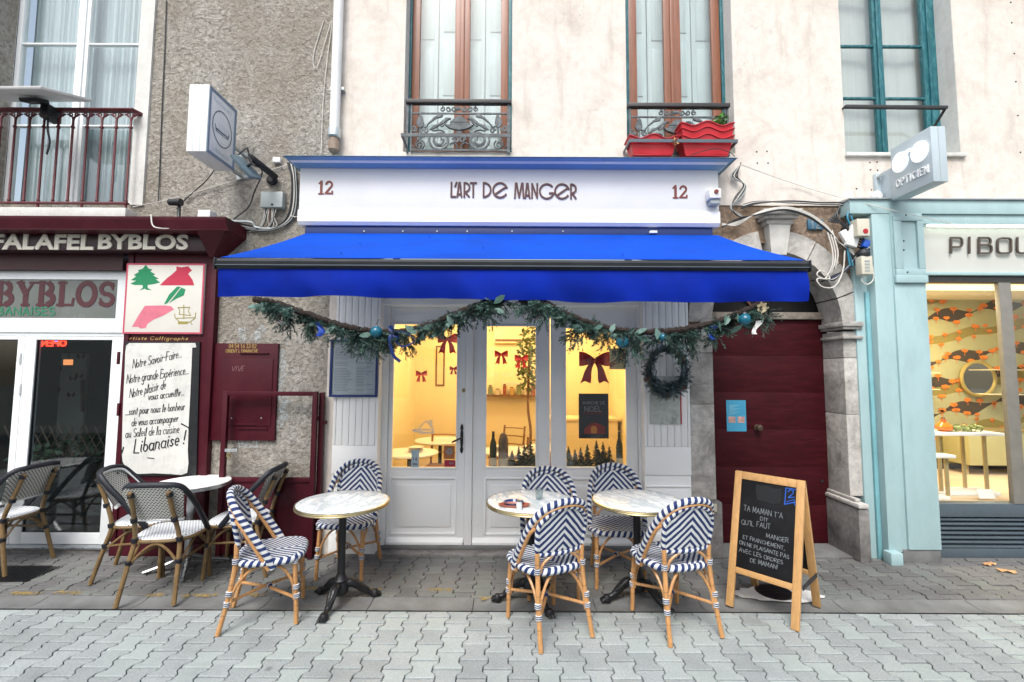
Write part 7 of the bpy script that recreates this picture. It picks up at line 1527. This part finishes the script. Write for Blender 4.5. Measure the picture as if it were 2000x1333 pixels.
def black_chair():
    root = thing('woven_chair', 'x', 'chair', (0, 0, 0), 'black and white woven chairs')
    mb, rings = pad(.22, .21, .455, .028, dish=.005); part_of(root, 'seat', mb, M['bw_seat'])
    part_of(root, 'seat_rim', MB().tube([(x * 1.0, y * 1.0, .428) for x, y, z in rings[2]], .013, 8, closed=True), M['bamboo'])
    def halfw(t): return .165 + .045 * min(1, t * 1.3) if t < .72 else .21 * (max(0, 1 - ((t - .72) / .34) ** 3)) ** .45
    def by(x, t): return -.195 - .14 * t + .7 * x * x
    zlo, zhi = .585, .86; bk = MB()
    for off, fl in ((0, False), (-.009, True)): bk.grid(lambda u, v: ((u * 2 - 1) * halfw(v), by((u * 2 - 1) * halfw(v), v) + off, zlo + v * (zhi - zlo)), 14, 14, False, fl)
    part_of(root, 'backrest', bk, M['bw_back'])
    part_of(root, 'lower_edge', MB().tube(spl([(-.166, by(.166, 0), zlo), (0, by(0, 0), zlo), (.166, by(.166, 0), zlo)], 5), .014, 8), M['bw_white'])
    hp = [(-.228, .06, .43), (-.232, -.02, .53), (-.228, -.12, .66), (-.218, -.215, .77), (-.185, -.285, .85), (-.10, -.325, .872), (0, -.332, .875)]; hp = hp + [(-x, y, z) for x, y, z in hp[-2::-1]]
    part_of(root, 'hoop', MB().tube(spl(hp, 5), .019, 9, flat=1.2), M['bw_rim']); part_of(root, 'hoop_edge', MB().tube(spl([(x * .97, y + .012, z - .02) for x, y, z in hp[2:-2]], 5), .011, 8), M['bw_white'])
    for s in (-1, 1):
        part_of(root, 'leg', MB().tube(spl([(s * .195, -.30, 0), (s * .17, -.225, .3), (s * .155, -.20, .45), (s * .135, -.265, .66), (s * .13, -.33, .82)], 5), .0165, 9), M['bamboo'])
        part_of(root, 'leg', MB().tube(spl([(s * .195, .19, 0), (s * .185, .175, .25), (s * .18, .165, .43)], 5), .0165, 9), M['bamboo'])
        part_of(root, 'side_brace', MB().tube(spl([(s * .188, .17, .25), (s * .19, .08, .36), (s * .188, -.02, .41), (s * .182, -.12, .35), (s * .176, -.22, .26)], 5), .010, 7), M['bamboo'])
        part_of(root, 'side_stretcher', MB().tube([(s * .187, .175, .285), (s * .178, -.225, .285)], .0095, 7), M['bamboo'])
        for (x, y, z) in ((.186, .175, .275), (.172, -.228, .285), (.156, -.203, .44), (.139, -.25, .60), (.132, -.315, .80)): b = MB(); bind(b, (s * x, y, z), (0, -.2, 1), .0225, .035); part_of(root, 'binding', b, M['bw_rim'])
    part_of(root, 'rear_brace', MB().tube(spl([(-.17, -.225, .27), (-.08, -.215, .37), (0, -.21, .41), (.08, -.215, .37), (.17, -.225, .27)], 5), .010, 7), M['bamboo'])
    part_of(root, 'front_brace', MB().tube(spl([(-.18, .172, .27), (-.08, .168, .37), (0, .165, .41), (.08, .168, .37), (.18, .172, .27)], 5), .010, 7), M['bamboo'])
    return root
def put(protos, items):
    for i, (x, y, rz, lab) in enumerate(items):
        o = protos if i == 0 else copy_tree(protos)
        o.location = (x, y, .003); o.rotation_euler = (0, 0, R(rz)); o['label'] = lab
put(blue_chair(), [(.235, -1.175, 27, 'blue and white bistro chair with its back to the street at the middle marble table'),
    (1.115, -1.12, 16, 'blue and white bistro chair with its back to the street beside the chalkboard'),
    (-1.70, -1.07, -72, 'blue and white bistro chair turned sideways left of the left marble table'),
    (-1.41, -.36, 178, 'blue and white bistro chair behind the left marble table, by the menu pilaster'),
    (.32, -.66, 182, 'blue and white bistro chair facing the street behind the middle marble table'),
    (.89, -.50, 174, 'blue and white bistro chair facing the street behind the right marble table')])
put(black_chair(), [(-2.70, -.68, 7, 'black and white woven chair with its back to the street at the white table'),
    (-3.15, -.36, -72, 'black and white woven chair left of the white table, before the lettered board'),
    (-2.37, -.33, 97, 'black and white woven chair right of the white table, before the burgundy gate'),
    (-4.50, -.30, 88, 'black and white woven chair at the left edge before the white glazed door')])
# ---------------------------------------------------------------- tables
def marble_table():
    t = thing('marble_table', 'x', 'table', (0, 0, 0), 'round marble bistro tables'); r = .335
    part_of(t, 'tabletop', MB().lathe([(r - .012, .715), (r - .004, .717), (r - .004, .735), (r - .012, .737), (r * .5, .737), (.01, .737)], (0, 0, 0), 56), M['marble'])
    part_of(t, 'brass_rim', MB().lathe([(r - .004, .708), (r + .004, .71), (r + .007, .716), (r + .004, .7215), (r + .007, .727), (r + .004, .734), (r - .004, .7365)], (0, 0, 0), 56, cap=False), M['brass'])
    part_of(t, 'pole', MB().lathe([(.028, .16), (.028, .69), (.06, .705), (.1, .714)], (0, 0, 0), 18), M['cast'])
    part_of(t, 'hub', MB().lathe([(.03, .05), (.055, .07), (.06, .12), (.045, .15), (.052, .165), (.036, .19), (.03, .21)], (0, 0, 0), 18), M['cast'])
    for k in range(3):
        m = Matrix.Rotation(R(120 * k), 4, 'Z'); f = MB()
        f.tube(spl([(.03, 0, .13), (.09, 0, .125), (.15, 0, .075), (.21, 0, .035), (.25, 0, .025)], 5), [.03] * 8 + [.024] * 6 + [.02] * 7, 10, flat=1.1)
        f.tube(spl([(.05, 0, .155), (.1, .02, .14), (.16, .015, .09), (.2, .0, .06)], 4), .012, 7); f.tube(spl([(.05, 0, .155), (.1, -.02, .14), (.16, -.015, .09), (.2, .0, .06)], 4), .012, 7)
        f.lathe([(.012, .0), (.034, .004), (.036, .02), (.02, .045)], (.25, 0, 0), 12)
        for s in (-1, 0, 1): f.tube([(.25, s * .014, .03), (.28, s * .02, .018), (.292, s * .022, .004)], .009, 6)
        g = MB(); g.mb(f, m); part_of(t, 'foot', g, M['cast'])
    return t
mt = marble_table()
for i, (x, y, rz, lab) in enumerate(((-1.27, -.90, -95, 'left round marble table with brass rim, standing bare'), (.15, -.86, -60, 'middle round marble table carrying an ashtray, a glass and a tray'), (.97, -.82, -50, 'right round marble table nearest the chalkboard, standing bare'))):
    o = mt if i == 0 else copy_tree(mt); o.location = (x, y, .003); o.rotation_euler = (0, 0, R(rz)); o['label'] = lab
def white_table():
    t = thing('white_table', 'x', 'table', (0, 0, 0), 'round white tables'); r = .30
    part_of(t, 'tabletop', MB().lathe([(r - .003, .707), (r - .003, .734), (r * .5, .7345), (.01, .7345)], (0, 0, 0), 48), M['tabwhite']); part_of(t, 'metal_rim', MB().lathe([(r - .003, .703), (r + .003, .705), (r + .003, .731), (r - .003, .7335)], (0, 0, 0), 48, cap=False), M['alu'])
    part_of(t, 'pole', MB().lathe([(.032, .09), (.032, .66), (.032, .70), (.09, .703)], (0, 0, 0), 16), M['alu'])
    for k in range(4): f = MB().tube([(.02, 0, .11), (.16, 0, .06), (.31, 0, .022)], [.03, .026, .02], 8, flat=.6); f.lathe([(.014, .0), (.014, .02)], (.30, 0, 0), 8); g = MB().mb(f, Matrix.Rotation(R(90 * k), 4, 'Z')); part_of(t, 'foot', g, M['alu'])
    return t
wt = white_table(); wt.location = (-2.82, -.32, .003); wt.rotation_euler = (0, 0, R(28)); wt['label'] = 'round white table with metal rim between the black and white chairs'
o = copy_tree(wt); o.location = (-4.86, -.42, .003); o['label'] = 'round white table cut off by the left edge of the picture'
# things on the middle table
tz = .7405
c = G(1003, 988, tz); t = thing('ashtray', 'low navy blue glass ashtray on the middle marble table', 'ashtray', (c.x, c.y, tz)); MB().lathe([(.055, tz), (.075, tz + .03), (.066, tz + .03), (.05, tz + .008), (.01, tz + .008)], (c.x, c.y, 0), 24).build('bowl', surf('navy glass', (.01, .04, .16), .15, .1, 5, 0), t)
c = G(1014, 996, tz); t = thing('salt_shaker', 'tiny clear glass shaker on the middle marble table', 'shaker', (c.x, c.y, tz)); MB().lathe([(.02, tz), (.022, tz + .04), (.014, tz + .055)], (c.x, c.y, 0), 14).build('body', surf('cloudy glass', (.6, .64, .66), .15, .1, 5, 0), t); MB().lathe([(.015, tz + .0555), (.015, tz + .07)], (c.x, c.y, 0), 12).build('cap', M['alu'], t)
c = Vector((-.02, -1.02, tz)); t = thing('tray', 'reddish brown oval tray near the edge of the middle marble table', 'tray', (c.x + .03, c.y, tz)); n = 28; rg = [(math.cos(2 * math.pi * k / n), math.sin(2 * math.pi * k / n)) for k in range(n)]
mb = MB(); rr = [[(c.x + .04 + x * a, c.y + y * a * .45, z) for x, y in rg] for a, z in ((.10, tz), (.12, tz + .018), (.115, tz + .02), (.098, tz + .006))]
mb.add([p for r_ in rr for p in r_], [(j * n + i, j * n + (i + 1) % n, (j + 1) * n + (i + 1) % n, (j + 1) * n + i) for j in range(3) for i in range(n)] + [tuple(range(n - 1, -1, -1)), tuple(3 * n + i for i in range(n))]); mb.build('tray', surf('red brown tray', (.34, .10, .06), .35, .15, 8, 0), t)
c = G(1053, 976, tz); t = thing('drinking_glass', 'clear tumbler at the far side of the middle marble table', 'glass', (c.x, c.y, tz)); MB().lathe([(.024, tz), (.026, tz + .004), (.034, tz + .085), (.032, tz + .085), (.024, tz + .01), (.004, tz + .01)], (c.x, c.y, 0), 18).build('tumbler', glassmat('clear tumbler', (.82, .87, .88), 2.0), t)
# ---------------------------------------------------------------- chalkboard
F0, F1, B1 = G(1413, 1186), G(1562, 1235), G(1620, 1192)
u = (F1 - F0).normalized(); W = (F1 - F0).length; nn = Vector((-u.y, u.x, 0)); nn = (nn + (B1 - F1).normalized()).normalized(); u = Vector((nn.y, -nn.x, 0)); F0 = F1 - u * W; dep = max(.36, abs((B1 - F1).dot(nn)))
tc = F1 + nn * dep / 2; Ht = P(1583, 941, tc.y).z
cbd = thing('chalkboard', 'pine A-frame chalkboard with handwritten French lines before the red door', 'chalkboard', tuple((F0 + F1) / 2 + nn * dep / 2))
def pane(front):
    sgn = 1 if front else -1; o = F0 if front else F0 + nn * dep; up = Vector((nn.x * dep / 2 * sgn, nn.y * dep / 2 * sgn, Ht)); Ln = up.length; v = up.normalized(); no = u.cross(v) * (1 if front else -1)
    return o, v, Ln, (no if (no.dot(nn) < 0) == front else -no)
for front in (True, False):
    o, v, Ln, no = pane(front); m3 = Matrix((u, v, u.cross(v))).transposed(); k = .052
    par = window_part('front_leaf' if front else 'rear_leaf', cbd)
    def bb(u0, u1, v0, v1, d, th, nm, m): MB().obox(o + u * (u0 + u1) / 2 + v * (v0 + v1) / 2 + no * d, u1 - u0, v1 - v0, th, m3, .004).build(nm, m, par)
    bb(0, k, 0, Ln, .0, .026, 'stile', M['pine']); bb(W - k, W, 0, Ln, .0, .026, 'stile', M['pine'])
    bb(k + .0005, W - k - .0005, Ln - k * 1.05, Ln - .001, .0, .025, 'top_rail', M['pine']); z0 = Ln * .245; bb(k + .0005, W - k - .0005, z0, z0 + k * .8, .0, .025, 'bottom_rail', M['pine'])
    bb(k - .004, W - k + .004, z0 + k * .78, Ln - k, .0, .012, 'slate', M['slate'])
    if front:
        fr = lambda a, b, d: tuple(o + u * a + v * b + no * (.0068 + d)); s0, s1, v0, v1 = k, W - k, z0 + k * .8, Ln - k * 1.05
        def bp(x, y):                                        # picture of the slate in 0..1
            return s0 + x * (s1 - s0), v0 + (1 - y) * (v1 - v0)
        def ln(sx, s, x, y, x1, y1, h):
            t = MB(); (a, b), (c, d) = bp(x, y), bp(x1, y1); pen(t, s, fr, h * .72, .0028, a, b, width=c - a, rise=(d - b) / (c - a), jit=.25, gap=1.2, space=2.6); t.build('chalk_line', M['chalk'], par, 0)
        ln(0, "TA MAMAN T'A", .08, .36, .80, .36, .052); ln(0, 'DIT', .40, .43, .55, .43, .035); ln(0, "QU'IL FAUT", .05, .52, .60, .50, .046); ln(0, 'MANGER', .52, .60, .92, .60, .042)
        ln(0, 'ET FRANCHEMENT,', .10, .675, .86, .685, .036); ln(0, 'ON NE PLAISANTE PAS', .04, .745, .94, .765, .036); ln(0, 'AVEC LES ORDRES', .05, .825, .84, .835, .036); ln(0, 'DE MAMAN!', .26, .905, .76, .90, .040)
        t = MB(); pts = [bp(.12 + .17, .03), bp(.33, .045), bp(.48, .03), bp(.62, .05), bp(.75, .035), bp(.75, .12), bp(.73, .2), bp(.60, .225), bp(.45, .21), bp(.33, .215), bp(.28, .12)]
        t.add([fr(a, b, .0003) for a, b in pts][::-1], [tuple(range(len(pts)))]); t.build('rubbed_patch', plain('wet black patch', (.006, .006, .007), .4), par, 0)
        t = MB()
        for pts, wd in (([(.82, .02), (.81, .2), (.99, .155)], .007), ([(.82, .02), (.99, .02)], .006), ([(.86, .06), (.89, .03), (.95, .04), (.94, .07), (.87, .12), (.97, .105)], .006), ([(.84, .17), (.97, .13), (.985, .19)], .005)): ribbon(t, [bp(*p) for p in pts], wd, fr)
        t.build('blue_chalk_mark', M['bluechalk'], par, 0)
o, v, Ln, no = pane(True); p = F1 + nn * dep; o2, v2, L2, n2 = pane(False)
MB().bar(F1 + v * Ln * .27 + nn * .02 + u * .004, F1 + nn * dep + v2 * Ln * .27 - nn * .02 + u * .004, .006, .03).build('hinge_strap', M['black'], cbd)
# ---------------------------------------------------------------- pine garlands under the awning
def needlemat(name, c1, c2, c3):
    m, nt, n, l, b = newmat(name); a = nnoise(nt, 9, 3, .6, ncoord(nt)); l.new(nramp(nt, a, [(.32, c1), (.5, c2), (.68, c3)]), b.inputs['Base Color']); b.inputs['Roughness'].default_value = .55; return m
M['needles'] = needlemat('blue green fir needles', (.014, .034, .027), (.05, .105, .085), (.15, .26, .22)); M['dneedles'] = needlemat('dark fir needles', (.008, .018, .014), (.025, .055, .042), (.06, .12, .10)); M['wneedles'] = needlemat('frosted wreath needles', (.04, .07, .08), (.11, .165, .18), (.30, .38, .40))
def sprig(mb, o, d, L, nl, n, rs, wd=.0046, spread=.85):
    d = d.normalized(); a = d.orthogonal().normalized(); b = d.cross(a)
    mb.add([o + a * .003, o - a * .003, o + d * L], [(0, 1, 2)])
    for i in range(n):
        t = rs.uniform(.05, 1.0); an = rs.uniform(0, 6.283); r = a * math.cos(an) + b * math.sin(an); q = o + d * (L * t)
        k = (d * (.40 + .5 * t) + r * spread * (1.25 - .4 * t)).normalized() * nl * rs.uniform(.7, 1.1) * (1.15 - .45 * t); s = k.cross(r if abs(k.normalized().dot(r)) < .95 else d).normalized() * wd * .5
        mb.add([q - s, q + s, q + k + s * .35, q + k - s * .35], [(0, 1, 2, 3)])
YGL = -1.39
def bough(mb, o, d, L, rs):                                 # a small branching fir twig
    d = d.normalized(); sprig(mb, o, d, L, .022, 46, rs, .005)
    for k in range(4):
        t = .2 + .17 * k; s = d.orthogonal().normalized(); s.rotate(Matrix.Rotation(rs.uniform(0, 6.28), 3, d)); sprig(mb, o + d * L * t, d * .75 + s * .7 + Vector((0, 0, -.15)), L * (.62 - .11 * k), .019, 30, rs, .005)
def garland(pts, label, seed, mids):
    path = spl([P(x, y, YGL) for x, y in pts], 14); rs = random.Random(seed); t = thing('pine_garland', label, 'garland', tuple(path[len(path) // 2]), 'pine garlands')
    MB().tube([p + Vector((rs.uniform(-.005, .005), rs.uniform(-.005, .005), rs.uniform(-.005, .005))) for p in path], .020, 8).build('rope', surf('dark brown twig rope', (.022, .014, .011), .9, .5, 60, .6, 90), t)
    fz = MB(); N = len(path)
    for i in range(1500):
        p = path[rs.randrange(N - 1)].lerp(path[rs.randrange(1, N)], 0); an = Vector((rs.gauss(0, 1), rs.gauss(0, 1), rs.gauss(0, 1))).normalized(); s = an.orthogonal().normalized() * .0016; fz.add([p + an * .012 - s, p + an * .012 + s, p + an * rs.uniform(.026, .036)], [(0, 1, 2)])
    fz.build('rope_fibre', surf('dark fibre', (.03, .02, .015), .9, .3, 40, 0), t, 0, stuff=True)
    g1, g2 = MB(), MB(); mid = N / 2
    for i in range(165):
        k = rs.randrange(1, N - 1); p = path[k]; side = 1 if k < mid else -1; f = abs(k - mid) / mid; tan = (path[min(k + 1, N - 1)] - path[k - 1]).normalized()
        d = tan * side * rs.uniform(.3, 1.0) * (rs.choice((1, 1, -.6)) if f < .7 else 1) + Vector((rs.gauss(0, .3), rs.gauss(-.15, .5), rs.uniform(-.95, -.05))); L = rs.uniform(.085, .175) * (1.1 - .35 * f)
        bough(g1 if rs.random() < .6 else g2, p + Vector((0, rs.uniform(-.02, .02), -.014)), d, L, rs)
    for (px, py, dx, dz) in mids:                            # longer boughs that stick out
        for q in range(5):
            o = P(px, py, YGL); bough(g2 if q % 2 else g1, o + Vector((rs.uniform(-.03, .03), rs.uniform(-.03, .03), rs.uniform(-.02, .02))), Vector((dx + rs.gauss(0, .25), rs.gauss(-.1, .3), dz + rs.gauss(0, .2))), rs.uniform(.14, .22), rs)
    g1.build('fir_sprigs', M['needles'], t, 0, stuff=True); g2.build('fir_sprigs', M['dneedles'], t, 0, stuff=True)
    lf = MB()
    for i in range(16):
        p = path[rs.randrange(N)] + Vector((rs.uniform(-.03, .03), -.05, rs.uniform(-.09, .0))); d = Vector((rs.gauss(0, 1), -.2, rs.gauss(-.4, .8))).normalized() * rs.uniform(.03, .055); e = d.cross(Vector((rs.gauss(0, .4), 1, rs.gauss(0, .4)))).normalized() * d.length * .42; lf.add([p - d, p - d * .2 + e, p + d * .5 + e * .8, p + d, p + d * .5 - e * .8, p - d * .2 - e], [(0, 1, 2, 3, 4, 5)])
    lf.build('round_leaves', surf('grey green leaf', (.07, .15, .125), .5, .4, 20, 0), t, 0)
    for e in (path[0], path[-1]): MB().tube([e, e + Vector((0, .0, .10)), e + Vector((0, .04, .2))], .003, 5).build('hanging_wire', M['cast'], t)
    return path
gpA = garland([(498, 586), (540, 593), (600, 614), (660, 634), (720, 646), (780, 648), (840, 634), (890, 613), (940, 594), (985, 585)], 'left pine garland swag with baubles hung from the awning front', 21, ((690, 650, .3, -1), (715, 655, .45, -1), (870, 622, -.4, -.9), (930, 598, .5, -.7), (960, 590, .8, -.3), (560, 605, .1, -1), (600, 620, .3, -.9)))
gpB = garland([(1012, 586), (1060, 590), (1100, 611), (1160, 634), (1220, 646), (1290, 648), (1350, 641), (1410, 625), (1460, 605), (1500, 587)], 'right pine garland swag with baubles hung from the awning front', 33, ((1050, 592, -.8, -.4), (1070, 605, -.7, -.6), (1130, 640, -.7, -.7), (1225, 660, .0, -1), (1240, 655, -.3, -1), (1340, 650, .1, -1), (1400, 635, -.3, -.9), (1480, 600, .3, -.6), (1310, 650, .3, -1)))
bm_ = surf('matt petrol blue bauble', (.008, .11, .17), .22, .1, 10, .02, 80)
for i, (px, py, lab) in enumerate(((735, 649, 'petrol blue bauble on the left garland above the menu board'), (1215, 669, 'petrol blue bauble on the right garland above the red bow'), (1455, 625, 'shiny petrol blue bauble near the right end of the right garland'), (1295, 659, 'small dark blue bauble at the lowest point of the right garland'))):
    c = P(px, py, YGL - .06); r = .040 if i < 3 else .024; t = thing('bauble', lab, 'bauble', (c.x, c.y, c.z - r), 'blue baubles on the garlands')
    MB().lathe([(.001, -r)] + [(r * math.sin(R(a)), -r * math.cos(R(a))) for a in range(12, 172, 12)] + [(.009, r * .985)], tuple(c), 24).build('ball', bm_, t, 70); MB().lathe([(.010, r * .96), (.010, r * 1.2), (.003, r * 1.3)], tuple(c), 10).build('cap', M['alu'], t); MB().tube([c + Vector((0, 0, r * 1.25)), c + Vector((0, .05, r + .05))], .002, 5).build('loop', M['cast'], t)
rbm = surf('royal blue satin', (.01, .05, .33), .35, .3, 14, 0)
for i, (px, py, lab) in enumerate(((622, 644, 'bright blue ribbon tag on the left garland'), (768, 650, 'navy ribbon curl on the left garland beside the bauble'), (548, 625, 'dark ribbon end near the left tip of the left garland'), (1392, 650, 'blue ribbon end on the right garland before the red door'), (1478, 640, 'pale card tag hanging near the right tip of the right garland'))):
    c = P(px, py, YGL - .07); mb = MB(); h = .09
    mb.grid(lambda u, v: (c.x + (u - .5) * .035 + .02 * math.sin(v * 4 + i), c.y - .01 * math.sin(u * 3.1 + v * 5), c.z + (v - .5) * h), 4, 8, False); mb.grid(lambda u, v: (c.x + (u - .5) * .035 + .02 * math.sin(v * 4 + i), c.y + .003 - .01 * math.sin(u * 3.1 + v * 5), c.z + (v - .5) * h), 4, 8, False)
    if i == 1: mb.tube(spl([c, c + Vector((.08, -.02, .0)), c + Vector((.14, 0, -.05)), c + Vector((.06, .0, -.09)), c + Vector((-.02, 0, -.02)), c + Vector((.0, 0, -.14)), c + Vector((.05, 0, -.19))], 6), .012, 6, flat=.25)
    single('ribbon_tag', mb, (rbm, M['navy'], M['cast'], rbm, M['whiteplastic'])[i], lab, 'ribbon', 'ribbons on the garlands', 60)
# cream poinsettia-like leaves at the right tip
c = P(1488, 602, YGL - .06); mb = MB(); rs = random.Random(12)
for k in range(7):
    a = k * .9; d = Vector((math.cos(a), -.3, math.sin(a))) * .042; e = Vector((-math.sin(a), 0, math.cos(a))) * .018; mb.add([c, c + d * .5 + e, c + d, c + d * .5 - e], [(0, 1, 2, 3)])
single('cream_flower', mb, surf('cream petals', (.38, .32, .2), .6, .2, 20, 0), 'cream silk flower at the right tip of the right garland', 'flower', None, 0)
# wreath on the right pilaster
Yw_ = YP - .07; c = P(1301, 722, Yw_); wr = thing('wreath', 'frosted dark fir wreath with pine cones on the right pilaster', 'wreath', (c.x, Yw_, c.z)); rs = random.Random(44); rx, rz_ = .165, .19
MB().tube([(c.x + rx * math.cos(R(a)), Yw_, c.z + rz_ * math.sin(R(a))) for a in range(0, 360, 10)], .024, 8, closed=True).build('ring', M['cast'], wr)
g = MB()
for i in range(520):
    a = rs.uniform(0, 6.283) if i % 3 else rs.gauss(-1.57, .75); low = max(0, -math.sin(a)); o = Vector((c.x + rx * math.cos(a), Yw_ - rs.uniform(0, .03), c.z + rz_ * math.sin(a))); rad = Vector((math.cos(a), 0, math.sin(a))); tan = Vector((-math.sin(a), 0, math.cos(a)))
    sprig(g, o, tan * rs.choice((-1, 1)) * rs.uniform(.4, 1) + rad * rs.gauss(.1, .5) + Vector((0, -rs.uniform(.0, .7), 0)), rs.uniform(.055, .095) * (1 + .5 * low), .022, 44, rs)
g.build('fir_sprigs', M['wneedles'], wr, 0, stuff=True)
def cone(c, s, d, nm, par, m):
    mb = MB(); d = Vector(d).normalized(); a = d.orthogonal().normalized(); b = d.cross(a)
    for i in range(46):
        t = i / 46; an = i * 2.4; r = s * .5 * math.sin(.35 + t * 2.5); q = Vector(c) + d * s * (t - .5) * 1.7; e = a * math.cos(an) + b * math.sin(an); k = d.cross(e); w_ = s * .17
        mb.add([q + e * r * .4 - k * w_ * .5, q + e * r * .4 + k * w_ * .5, q + e * r + k * w_ + d * s * .1, q + e * (r * 1.12) + d * s * .16, q + e * r - k * w_ + d * s * .1], [(0, 1, 2, 3, 4)])
    mb.tube([Vector(c) - d * s * .8, Vector(c) + d * s * .8], s * .22, 8); mb.build(nm, m, par, 0)
cm = surf('frosted pine cone', (.19, .14, .12), .8, .6, 60, 0)
for (px, py, d) in ((1301, 768, (.3, -.4, -.8)), (1265, 738, (-.5, -.4, -.6)), (1330, 706, (.4, -.4, .6)), (1331, 755, (.5, -.5, -.3))): q = P(px, py, Yw_ - .05); cone(q, .055, d, 'pine_cone', wr, cm)
MB().tube([(c.x, Yw_, c.z + rz_), (c.x, Yw_ + .03, c.z + rz_ + .18), (c.x, YP, c.z + rz_ + .2)], .003, 5).build('hanging_wire', M['cast'], wr)
